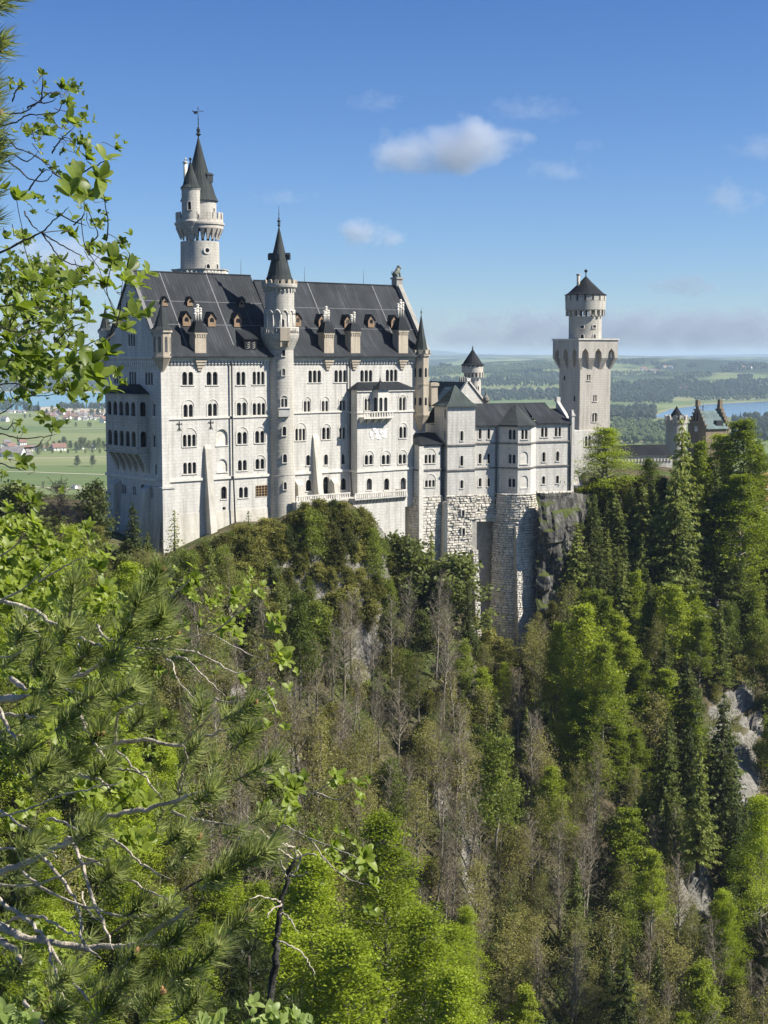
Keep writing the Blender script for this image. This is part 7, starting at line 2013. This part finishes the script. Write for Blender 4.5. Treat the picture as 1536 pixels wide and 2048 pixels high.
finish(LS, 'leaves', lf, leaf_near('bright_willow_leaf', (.13, .18, .022), (.23, .29, .045), (.34, .40, .08)))
# --- dead grey trunk with leafy shoots in front of the yellow-green trees
DT = empty('dead_tree', P3(500, 2500, 7.2)); tag(DT, 'thin dead grey trunk with bare side twigs before bright yellow-green foliage', 'dead tree')
q = [(330,640),(285,750),(240,930),(215,1100),(205,1270)]
c = curve([P3(500, 2500, 7.2), P3(525, 2150, 7.2)] + [P3(480 + x / 2.954, 1500 + y / 2.954, 7.2) for x, y in reversed(q)], 6, .004)
m = MB(); k = len(c); m.tube(c, [(.022 - .012 * i / (k - 1)) * rn.uniform(.85, 1.15) for i in range(k)], 8); finish(DT, 'trunk', m, NBC)
for p in ([(285,750),(340,690),(350,600),(190,530),(20,360)], [(330,640),(420,610),(540,675)], [(330,650),(230,580),(110,480)], [(250,910),(180,950),(160,990)], [(235,960),(300,1000),(350,1080)], [(225,1120),(330,1170),(410,1260),(440,1340)], [(245,900),(130,860),(60,880)], [(290,740),(330,745),(420,720)], [(280,760),(240,640),(215,540)], [(340,620),(290,560),(200,540),(120,490)]):
    bough(DT, p, 7.15, 7.0, .008, .0028, NB, (480, 1500), 2.954, jit=.004)
RS = empty('willow_shrub', P3(-500, 2500, 5.2)); tag(RS, 'willow shoots with glossy leaf rosettes hanging over the bare and yellow-green trees, lower middle', 'shrub')
m = MB(); m.tube(curve([P3(-500, 2500, 5.2), P3(-60, 2080, 5.2), P3(330, 1800, 5.2), P3(520, 1700, 5.1)], 5, .003), [.008] * 6 + [.006] * 5 + [.005] * 5, 6); finish(RS, 'stem', m, NBD)
for p in ([(110,590),(200,500),(250,440),(300,280)], [(250,440),(330,480),(410,520)], [(410,520),(500,640),(590,730)], [(410,520),(560,580)], [(300,300),(440,250),(570,170)], [(440,250),(580,290),(690,210)], [(590,730),(660,770),(760,800)], [(560,580),(650,620),(740,650)]):
    bough(RS, p, 5.1, 4.9, .0045, .0018, NB, (480, 1500), 2.954, jit=.002)
lf = MB()
whorls(lf, [(320,230,110),(340,210,100),(290,300,100),(245,430,85),(250,380,60),(410,510,70),(560,560,75),(545,600,60),(570,150,75),(560,190,60),(690,200,75),(690,270,60),(740,640,110),(750,600,70),(580,720,80),(790,800,85),(760,760,60),(460,650,50),(150,340,60),(120,340,50),(480,780,30),(720,660,80)], (480, 1500), 2.954, 4.4, 5.6)
finish(RS, 'leaves', lf, leaf_near('rosette_leaf', (.13, .18, .022), (.22, .285, .04), (.32, .385, .075)))
BS = empty('leafy_shrub', P3(480, 2700, 3.0)); tag(BS, 'shrub tips with large pale green leaves cut by the bottom edge', 'shrub')
m = MB()
for x in (426, 520, 565, 590): m.tube([P3(480, 2700, 3.0), P3(x, 2250, 2.95), P3(x, 2060, 2.9)], [.012, .007, .004], 6)
finish(BS, 'stem', m, NB)
lf = MB(); whorls(lf, [(426,2042,46),(405,2050,40),(440,2055,44),(510,2052,38),(540,2040,44),(560,2048,42),(585,2036,40),(600,2050,36),(530,2060,40),(5,2025,40),(25,2040,36),(55,2050,40),(490,2062,36)], (0, 0), 1.0, 2.7, 3.3); finish(BS, 'leaves', lf, NLB)
# --- young dark pine lower down
YP = empty('pine_tree', P3(500, 2450, 8.0)); tag(YP, 'small dark young pine at the bottom edge below the dead grey trunk', 'pine')
nd, wd = MB(), MB()
wd.tube([P3(500, 2450, 8.0), P3(500, 2050, 8.0), P3(498, 1900, 8.0)], [.03, .02, .006], 7)
for _ in range(110):
    y = rn.uniform(1900, 2080); x = 498 + rn.gauss(0, 16 + (y - 1900) * .22); a = rn.uniform(.2, 2.9); l = rn.uniform(22, 40)
    px_shoot(nd, wd, (x, y), (x + l * cos(a), y - l * sin(a)), rn.uniform(7.6, 8.4), .055, 70)
finish(YP, 'needles', nd, leaf_near('dark_pine_needle', (.035, .052, .018), (.06, .08, .027), (.10, .12, .045), .25)); finish(YP, 'twig', wd, NBD)
# ------------------------------------------------------------------ bare cliff right of the bastion
def cliff(name, pts, lab, seed, mat, nx=46, nz=60, amp=2.2, edge=0.0):
    """rock face: columns given as (photo x, top y, bottom y, distance at top, distance at bottom)"""
    V = []; n = len(pts) - 1
    for j in range(nz + 1):
        for i in range(nx + 1):
            t = i / nx * n; a = min(int(t), n - 1); f = t - a
            q = [pts[a][k] * (1 - f) + pts[a + 1][k] * f for k in range(5)]
            v = j / nz; py = q[1] + (q[2] - q[1]) * v; Y = q[3] + (q[4] - q[3]) * v
            p = at(q[0], py, Y)
            e = min(1, v * 6 + .25)
            ex = sin(pi * min(1, max(0, i / nx + .10 * noise.noise((v * 5, seed, 1.5))))) if edge else 1.0
            back = edge * ((1 - min(1, ex * 1.6)) ** 1.5 + (max(0, v - .75) * 3) ** 2 * .5 + max(0, .15 - v) * 4)
            d = -back + amp * e * (noise.fractal((p.x / 9 + seed, p.y / 9, p.z / 11), 1, 2, 5) + .55 * abs(noise.noise((p.x / 3.1, p.z / 4.2 + seed, 2.0))) + .35 * noise.cell((p.x / 2.6, p.z / 3.4, seed)))
            V.append((p.x + .25 * d, p.y - d, p.z + (.4 * d if v < .1 else 0)))
    m = nx + 1
    F_ = [(j * m + i, j * m + i + 1, (j + 1) * m + i + 1, (j + 1) * m + i) for j in range(nz) for i in range(nx)]
    me = bpy.data.meshes.new(name); me.from_pydata(V, [], F_); me.materials.append(mat)
    o = bpy.data.objects.new(name, me); COL.objects.link(o); tag(o, kind='structure'); return o
def rockmat(name, a, b, c, moss=.3):
    t = NT(name); g = t.node('ShaderNodeNewGeometry'); P = g.outputs['Position']; X = t.xyz(P); Nn = t.xyz(g.outputs['Normal'])
    n = t.noise(.4, 8, .7, t.comb(X[0], X[1], t.math('MULTIPLY', X[2], .5)), 1.2); n2 = t.noise(1.6, 6, .7, P)
    k = t.ramp(t.math('ADD', t.math('MULTIPLY', n, .7), t.math('MULTIPLY', n2, .3)), [(.34, a), (.5, b), (.66, c)])
    k = t.mix(t.ramp(t.math('ADD', Nn[2], t.math('MULTIPLY', n2, .5)), [(.75 - moss * .3, (0, 0, 0)), (.95 - moss * .3, (1, 1, 1))]), k, (.07, .085, .025))
    t.color(k); t.set(.95, .1); t.bump(n2, .9, .4); return t.m
RD = rockmat('dark_weathered_rock', (.022, .021, .019), (.075, .072, .064), (.24, .225, .20), .5)
RL_ = rockmat('pale_limestone_rock', (.10, .097, .085), (.30, .29, .265), (.56, .54, .50))
cliff('cliff', [(1072, 985, 1330, 321, 317), (1090, 988, 1330, 321, 316), (1120, 986, 1320, 324, 318), (1150, 984, 1300, 328, 322), (1168, 990, 1260, 333, 328), (1200, 985, 1200, 341, 334)], None, 3.3, RD)
for pts, sd_ in () and (([(690, 1262, 1390, 281, 273), (720, 1228, 1420, 282, 271), (755, 1250, 1440, 283, 271), (775, 1300, 1420, 281, 274)], 5.0), ([(1375, 1170, 1290, 326, 320), (1415, 1150, 1310, 328, 319), (1455, 1170, 1300, 329, 321)], 8.0), ([(1440, 1400, 1500, 304, 292), (1480, 1375, 1520, 306, 291), (1560, 1390, 1540, 308, 290)], 12.0),
                ([(1468, 1540, 1680, 287, 277), (1505, 1505, 1720, 289, 275), (1550, 1520, 1700, 290, 277)], 14.0), ([(1380, 1790, 1950, 253, 246), (1420, 1750, 1990, 255, 245), (1450, 1790, 1960, 255, 247)], 17.0), ([(925, 1330, 1470, 287, 280), (945, 1310, 1490, 288, 279), (965, 1340, 1470, 288, 281)], 21.0), ([(672, 1520, 1590, 258, 254), (700, 1500, 1610, 259, 253), (725, 1530, 1590, 259, 255)], 25.0), ([(735, 1050, 1180, 300.5, 296), (760, 1060, 1200, 303, 297), (782, 1085, 1190, 306, 300)], 27.0)):
    cliff('rock', pts, None, sd_, RL_, 34, 44, 2.2, 7.0)
# courtyard paving
pv = MB(); a, b, c_, d = [at(*q) for q in ((1146, 969, 352), (1330, 948, 388), (1420, 955, 400), (1150, 972, 346))]
zz = at(1160, 968, 352).z
pv.box(a.x, a.x + 10, 342, 400, zz - .5, zz); o = pv.build('pavement', plain('pale_paving', (.45, .43, .39), .1, .5, .9, .1)); tag(o, kind='structure')

# ------------------------------------------------------------------ far landscape: woods, hedgerow trees, villages
def far_ray(px, py):
    d = ray(px, py)
    if d.z >= -1e-4: return None
    return raycast(px, py, 900.0, 30000.0)
def far_wood(name, polys, count, hmin, hmax, mat, seed, round_=.25):
    r = random.Random(seed); V = []; Fs = []
    for (x0, x1, y0a, y0b, y1a, y1b), share in polys:
        k = 0; tries = 0; nmax = int(count * share)
        while k < nmax and tries < nmax * 4:
            tries += 1
            t = r.random(); px = x0 + (x1 - x0) * t; ya, yb = y0a + (y0b - y0a) * t, y1a + (y1b - y1a) * t; py = ya + (yb - ya) * r.random()
            p = far_ray(px, py)
            if p is None: continue
            k += 1
            h = r.uniform(hmin, hmax); n = 5; b = len(V)
            if r.random() < round_:
                w = h * .42
                pr = [(.25, .3), (1.0, .55), (.8, .82), (.1, 1.0)]
            else:
                w = h * .23
                pr = [(1.0, .08), (.55, .45), (.25, .75), (.02, 1.0)]
            a0 = r.random() * 6
            for q, z in pr:
                for i in range(n): V.append((p.x + w * q * cos(a0 + 2 * pi * i / n) * r.uniform(.8, 1.2), p.y + w * q * sin(a0 + 2 * pi * i / n), p.z + h * z))
            for j in range(3):
                for i in range(n): Fs.append((b + j * n + i, b + j * n + (i + 1) % n, b + (j + 1) * n + (i + 1) % n, b + (j + 1) * n + i))
    me = bpy.data.meshes.new(name); me.from_pydata(V, [], Fs); me.materials.append(mat)
    o = bpy.data.objects.new(name, me); COL.objects.link(o); tag(o, kind='stuff'); return o
FWD = leafmat('far_conifer', [(.010, .018, .009), (.020, .032, .014), (.034, .048, .02)], .1, .8, .0)
FWL = leafmat('far_broadleaf', [(.04, .06, .018), (.07, .095, .028), (.105, .13, .04)], .2, .8, .0)
# (x0, x1, top at x0, top at x1, bottom at x0, bottom at x1), share
far_wood('wood', [((1222, 1345, 768, 765, 805, 808), .20), ((1340, 1460, 766, 768, 795, 798), .14), ((1455, 1700, 764, 760, 796, 794), .26), ((1222, 1310, 822, 818, 840, 838), .12), ((860, 1110, 760, 757, 775, 773), .12), ((960, 1120, 786, 784, 803, 800), .10), ((1228, 1290, 722, 724, 728, 731), .03), ((1440, 1600, 734, 731, 742, 741), .03)], 4600, 16, 27, FWD, 1)
far_wood('wood', [((870, 1118, 738, 727, 752, 740), .5), ((1222, 1420, 745, 746, 752, 756), .12), ((1222, 1345, 845, 850, 888, 890), .22), ((1390, 1560, 800, 796, 803, 799), .05), ((990, 1110, 748, 745, 757, 757), .11)], 2200, 11, 20, FWL, 2, .75)
rw = random.Random(3); clumps = []
for _ in range(75):
    x, y, w = rw.uniform(860, 1600), rw.uniform(727, 790), rw.uniform(8, 34)
    if 975 < x < 1060 and 768 < y < 786 or 1290 < x < 1400 and 770 < y < 800: continue
    q = rw.uniform(-1.5, 1.5); clumps.append(((x, x + w, y, y + q, y + 2.2, y + q + 2.2), 1 / 75))
far_wood('wood', clumps, 2200, 13, 24, FWD, 6, .4)
far_wood('wood', [((1465, 1640, 838, 836, 880, 890), 1.0)], 320, 16, 26, FWD, 3, .3)
far_wood('wood', [((-300, 52, 797, 806, 822, 823), .7), ((50, 80, 818, 822, 823, 825), .1), ((120, 220, 815, 816, 818, 819), .2)], 420, 15, 24, FWD, 4, .4)
far_wood('wood', [((-300, 220, 770, 772, 781, 782), .6), ((100, 230, 760, 760, 772, 772), .4)], 900, 18, 30, FWD, 5, .4)
# hedgerow and lone trees on the meadows
rv = random.Random(8)
mtree = PROTO['green']
FT_ = []
def meadow_tree(px, py, h, lab, grp=None):
    p = at(px, py, 1); d = ray(px, py); t = PLAIN / d.z; p = d * t
    e = empty('meadow_tree', (p.x, p.y, PLAIN), rv.uniform(0, 6)); nm, tme, cme, ph = rv.choice(mtree); s = h / ph; e.scale = (s * 1.25, s * 1.25, s)
    for n_, me in (('trunk', tme), ('crown', FARCROWN[rv.randrange(3)])):
        o = bpy.data.objects.new(n_, me); COL.objects.link(o); o.parent = e
    tag(e, lab, 'tree', grp)
FARCROWN = []
for k in range(3):
    c = mtree[k][2].copy(); c.materials.clear(); c.materials.append(L['dark']); FARCROWN.append(c)
for x in (84, 96, 108, 120, 131, 143, 151, 160, 170, 178, 188, 197, 206): meadow_tree(x + rv.uniform(-2, 2), 901 + rv.uniform(-2, 1.5), rv.uniform(14, 24), 'dark tree in the hedgerow crossing the green plain left of the gable', 'hedgerow trees on the plain')
meadow_tree(154.5, 933.5, 17, 'lone small round tree on the meadow, the darker of the two nearest the path')
meadow_tree(185, 933.5, 18, 'lone pale tree on the meadow beside the gable, right of another lone tree')
meadow_tree(76, 912, 15, 'single tree below the hedgerow beside the roofed sheds')
for x in (105, 122, 136, 153, 171, 185, 200): meadow_tree(x, 908 + rv.uniform(-1, 1), rv.uniform(7, 10), 'small bushy tree in the thin row below the hedgerow', 'small trees below the hedgerow')
for x, y in ((152, 855), (177, 854.5), (181, 855), (50, 837), (60, 836)): meadow_tree(x, y, 13, 'dark bush alone in the meadow below the far village', 'bushes in the far meadow')
for x in (93, 104, 118, 127, 130, 146, 150, 182, 186, 196, 205): meadow_tree(x, rv.uniform(822, 838), rv.uniform(16, 24), 'dark tree standing among the houses of the far village', 'trees in the far village')
# houses
HW, HR_, HG = plain('house_plaster', (.72, .70, .65), .08, .1, .9, .1), plain('red_tile_roof', (.22, .125, .095), .25, .2, .85, .1), plain('grey_house_roof', (.22, .20, .19), .25, .2, .85, .1)
def house_meshes(w, d, h, roofmat):
    m = MB(); m.box(-w / 2, w / 2, -d / 2, d / 2, 0, h); m.add([(-w / 2, -d / 2, h), (-w / 2, d / 2, h), (-w / 2, 0, h + d * .42)], [(0, 1, 2)]); m.add([(w / 2, -d / 2, h), (w / 2, d / 2, h), (w / 2, 0, h + d * .42)], [(0, 2, 1)])
    for x in (-w * .28, 0, w * .28): m.box(x - .6, x + .6, -d / 2 - .03, -d / 2 + .1, h * .5, h * .75, 1); m.box(x - .6, x + .6, -d / 2 - .03, -d / 2 + .1, h * .15, h * .38, 1)
    r = MB(); e = 1.0
    for s_ in (-1, 1): r.add([(-w / 2 - e, s_ * (d / 2 + e), h - e * .8), (w / 2 + e, s_ * (d / 2 + e), h - e * .8), (w / 2 + e, 0, h + d * .42 + .3), (-w / 2 - e, 0, h + d * .42 + .3), (-w / 2 - e, s_ * (d / 2 + e), h - e * .8 - .4), (w / 2 + e, s_ * (d / 2 + e), h - e * .8 - .4)], [(0, 1, 2, 3), (0, 4, 5, 1)])
    return m.mesh('walls', [HW, M['glass']]), r.mesh('roof', roofmat)
HM = [house_meshes(15, 11, 7, HR_), house_meshes(19, 12, 6, HR_), house_meshes(14, 10, 6.5, HG), house_meshes(26, 14, 6, HG)]
def house(px, py, k, lab, grp, s=1.0, onhill=False):
    if onhill:
        p = far_ray(px, py)
        if p is None: return
    else:
        d = ray(px, py); t = PLAIN / d.z; p = d * t
    e = empty('house', (p.x, p.y, p.z - .3), rv.uniform(-.7, .7) + (1.57 if rv.random() < .3 else 0)); e.scale = (s, s, s)
    for n_, me in zip(('walls', 'roof'), HM[k]):
        o = bpy.data.objects.new(n_, me); COL.objects.link(o); o.parent = e
    tag(e, lab, 'house', grp)
for i in range(95):
    x = rv.uniform(86, 208); y = rv.uniform(826, 841) - (0 if x < 120 else 0); house(x, y, rv.choice((0, 0, 1, 2, 2)), 'tiny house in the far village by the turquoise lake', 'houses of the far village', rv.uniform(.6, 1.0))
for x, y, k, s in ((5, 912, 1, 1.2), (27, 913, 3, 1.5), (40, 911, 3, 1.2), (8, 896, 0, 1), (22, 897, 1, 1), (36, 902, 2, 1), (50, 903, 1, 1), (62, 901, 0, 1), (70, 902, 2, 1), (94, 901, 0, .9), (15, 889, 2, 1), (45, 890, 0, 1), (-12, 905, 0, 1), (58, 915, 2, .8)): house(x, y, k, 'house of the near hamlet on the plain at the left edge', 'houses of the near hamlet', s)
house(118, 901, 1, 'red roofed white farmhouse in the hedgerow left of the gable', None, 1.3)
house(160, 898.5, 2, 'pale house half hidden in the hedgerow', None, 1.0); house(184, 898, 2, 'pale house at the right end of the hedgerow by the gable', None, 1.0)
house(149, 977, 2, 'small white hut beside the nearest field track', None, .55); house(157, 976.5, 2, 'narrower white hut just right of the other hut', None, .4)
house(208, 845, 0, 'bright white house in the meadow touching the gable edge', None, 1.4); house(10, 843, 2, 'pale barn alone in the meadow at the left edge', None, 1.4)
for i in range(9): house(14 + i * 4.2, 826 + rv.uniform(-1, 1), 2, 'white chalet in a row below the lakeside wood', 'chalets below the wood', .9)
for x, y in ((1294, 743), (1300, 745), (1305, 747), (1312, 746), (1317, 747), (1322, 749), (1329, 735), (1287, 740), (1341, 737), (1447, 735), (1471, 739), (1485, 737), (1499, 737), (1073, 744), (1060, 748), (1375, 781), (1365, 783)): house(x, y, rv.choice((0, 1, 2)), 'white house scattered over the green hills at the right', 'houses on the far hills', rv.uniform(1.3, 2.2), True)
house(1308, 795, 3, 'dark roofed barn on the sunny meadow left of the blue lake', None, .9)

# ------------------------------------------------------------------ labels for the rest of the forest
DESC = {'spruce': 'dark green spruce', 'thin_spruce': 'thin spruce', 'beech': 'yellow-green beech', 'yellow': 'bright yellow tree', 'green': 'leafy green tree', 'bud': 'budding tree', 'bare': 'bare brown tree', 'bare_round': 'bare tree', 'olive': 'olive green shrub', 'darkshrub': 'dark green shrub'}
def region(px, py):
    if px < 340: return ('on the slope below the west gable' if py < 1230 else ('behind the willow shoots at the left' if py < 1560 else 'behind the lower left pine boughs'))
    if px < 560 and py < 1280: return 'under the white palace corner'
    if px < 790 and py < 1260: return 'on the crag below the terrace'
    if px < 965 and py < 1340: return 'below the canted annex'
    if px < 730 and py < 1560: return 'on the slope left of the grey rock'
    if px < 960 and py < 1560: return 'on the slope right of the grey rock'
    if px < 960 and py < 1800: return 'in the bare wood of the middle slope'
    if px < 960: return 'around the bright trees at the bottom'
    if px < 1130 and py < 1700: return 'below the rounded bastion'
    if px < 1290 and py < 1620: return 'below the dark cliff'
    if px < 1430 and py < 1300: return 'under the low white gallery'
    if py < 1400: return 'under the orange gate'
    if px > 1250 and py < 1800: return 'left of the white rock face'
    if px > 1440: return 'in the lower right corner'
    return 'on the lower right slope'
groups = {}
for e, kind, bx, by, hp, lab in TREES:
    if lab: continue
    groups.setdefault((kind, region(bx, by)), []).append((bx, e, hp))
ORD = ['first', 'second', 'third', 'fourth', 'fifth', 'sixth', 'seventh', 'eighth', 'ninth', 'tenth', 'eleventh', 'twelfth']
PL = lambda s: s + 's' if not s.endswith('h') else s + 'es'
for (kind, reg), lst in groups.items():
    lst.sort(key=lambda t: t[0]); n = len(lst); d = DESC[kind]
    for i, (bx, e, hp) in enumerate(lst):
        e['group'] = PL(d) + ' ' + reg
        if n == 1: e['label'] = 'the only ' + d + ' ' + reg; del e['group']
        elif n <= 12:
            e['label'] = ('leftmost' if i == 0 else 'rightmost' if i == n - 1 else ORD[i] + ' from left') + ' of the ' + PL(d) + ' ' + reg
        else: e['label'] = d + ' among its like ' + reg
# ------------------------------------------------------------------ clouds: soft volumes far beyond the hills
def cloud(px0, px1, py0, py1, Y, dens, scale, label, name='cloud', cut=.52, thick=.5, flat=.75, seed=0.0, soft=.16, cat='cloud'):
    a, b = at(px0, py1, Y), at(px1, py0, Y)
    cx, cz = (a.x + b.x) / 2, (a.z + b.z) / 2; rx, rz = (b.x - a.x) / 2 * 1.3, (b.z - a.z) / 2 * 1.45; ry = rx * thick
    m = MB(); n = 20; k = 12
    prof = [(max(1e-3, sin(pi * i / k)), -cos(pi * i / k)) for i in range(k + 1)]
    vs = [(rx * r * cos(2 * pi * j / n), ry * r * sin(2 * pi * j / n), rz * z) for r, z in prof for j in range(n)]
    m.add(vs, [(i * n + j, i * n + (j + 1) % n, (i + 1) * n + (j + 1) % n, (i + 1) * n + j) for i in range(k) for j in range(n)] + [tuple(range(n - 1, -1, -1)), tuple(k * n + j for j in range(n))])
    mt = bpy.data.materials.new('cloud_vapour'); mt.use_nodes = True
    t = NT.__new__(NT); t.m = mt; t.n, t.l = mt.node_tree.nodes, mt.node_tree.links; t.n.clear()
    out = t.node('ShaderNodeOutputMaterial'); v = t.node('ShaderNodeVolumePrincipled')
    v.inputs['Color'].default_value = (.50, .55, .66, 1) if 'grey cloud' in label else (.72, .77, .87, 1) if name == 'cloud' else (.70, .76, .88, 1); v.inputs['Density Attribute'].default_value = ''; v.inputs['Anisotropy'].default_value = .0
    P = t.objvec(); X = t.xyz(P)
    r2 = t.math('ADD', t.math('POWER', t.math('ABSOLUTE', t.math('DIVIDE', X[0], rx)), 2.0), t.math('ADD', t.math('POWER', t.math('ABSOLUTE', t.math('DIVIDE', X[1], ry)), 2.0), t.math('POWER', t.math('ABSOLUTE', t.math('DIVIDE', X[2], rz)), 2.0)))
    n1 = t.noise(1.0 / scale, 5, .58, t.comb(t.math('ADD', X[0], seed * 977.0), X[1], t.math('MULTIPLY', X[2], 1.5)), .25)
    low = t.math('MULTIPLY', t.math('MAXIMUM', t.math('SUBTRACT', t.math('DIVIDE', X[2], -rz), flat), 0.0), 2.0)
    n2 = t.noise(3.1 / scale, 4, .6, t.comb(X[0], t.math('ADD', X[1], seed * 431.0), X[2]), .4)
    nn = t.math('ADD', t.math('MULTIPLY', t.math('SUBTRACT', n1, .5), 3.4), t.math('MULTIPLY', t.math('SUBTRACT', n2, .5), 1.3))
    f = t.math('SUBTRACT', t.math('ADD', t.math('SUBTRACT', .62 - (cut - .46) * 3, t.math('MULTIPLY', r2, 1.25)), nn), low)
    f = t.math('MINIMUM', t.math('MAXIMUM', t.math('DIVIDE', f, soft * 6.5), 0.0), 1.0)
    f = t.math('MULTIPLY', f, t.math('MINIMUM', t.math('MULTIPLY', t.math('MAXIMUM', t.math('SUBTRACT', 1.0, r2), 0.0), 4.0), 1.0))
    t.link(t.math('MULTIPLY', f, dens), v.inputs['Density']); t.link(v.outputs[0], out.inputs['Volume'])
    o = m.build(name, mt); o.location = (cx, Y, cz); tag(o, label, cat); return o
cloud(715, 1065, 245, 350, 7000, 0.00750, 290, 'largest soft grey-white cloud high in the blue sky', cut=.44, seed=2.35, flat=.55)
cloud(1030, 1190, 312, 360, 7100, 0.00300, 130, 'faint flat cloud trailing off the right end of the largest cloud', cut=.50, seed=2.1)
cloud(670, 810, 440, 494, 8000, 0.01000, 190, 'small bright cloud midway between round stair tower and square tower', cut=.46, seed=3.7)
cloud(1395, 1540, 360, 432, 8000, 0.00400, 160, 'soft cloud near the right edge of the sky', cut=.48, seed=4.4)
cloud(1290, 1450, 552, 592, 9000, 0.00600, 130, 'thin grey cloud low in the sky right of the square tower', cut=.46, seed=5.2)
cloud(-20, 260, 470, 600, 9000, 0.00600, 220, 'white cloud behind the willow twigs left of the west gable', cut=.42, seed=6.9)
cloud(1130, 1215, 272, 310, 7000, 0.00200, 110, 'wisp of cloud above the square tower, right of the largest cloud', cut=.47, seed=7.7)
cloud(690, 810, 182, 224, 9000, 0.00175, 70, 'thin streaky wisp high above the long palace roof', cut=.46, seed=8.8, flat=1.5)
cloud(960, 1160, 190, 245, 9000, 0.00150, 80, 'thin slanting wisp above the largest cloud', cut=.48, seed=9.4, flat=1.5)
cloud(510, 630, 376, 408, 9000, 0.00200, 110, 'pale veil of cloud above the round stair tower spire', cut=.46, seed=10.2, flat=1.5)
cloud(1440, 1620, 268, 320, 8000, 0.00200, 150, 'faint cloud cut by the right picture edge', cut=.46, seed=11.0)
cloud(760, 1900, 622, 706, 52000, 0.00125, 800, 'long lavender-grey cloud bank lying along the right horizon', 'cloud_bank', cut=.37, thick=.16, flat=.85, seed=12.0, soft=.22)
cloud(-500, 330, 620, 706, 52000, 0.00061, 950, 'lavender-grey cloud bank along the horizon behind the willow twigs', 'cloud_bank', cut=.40, thick=.2, flat=.85, seed=13.0, soft=.22)
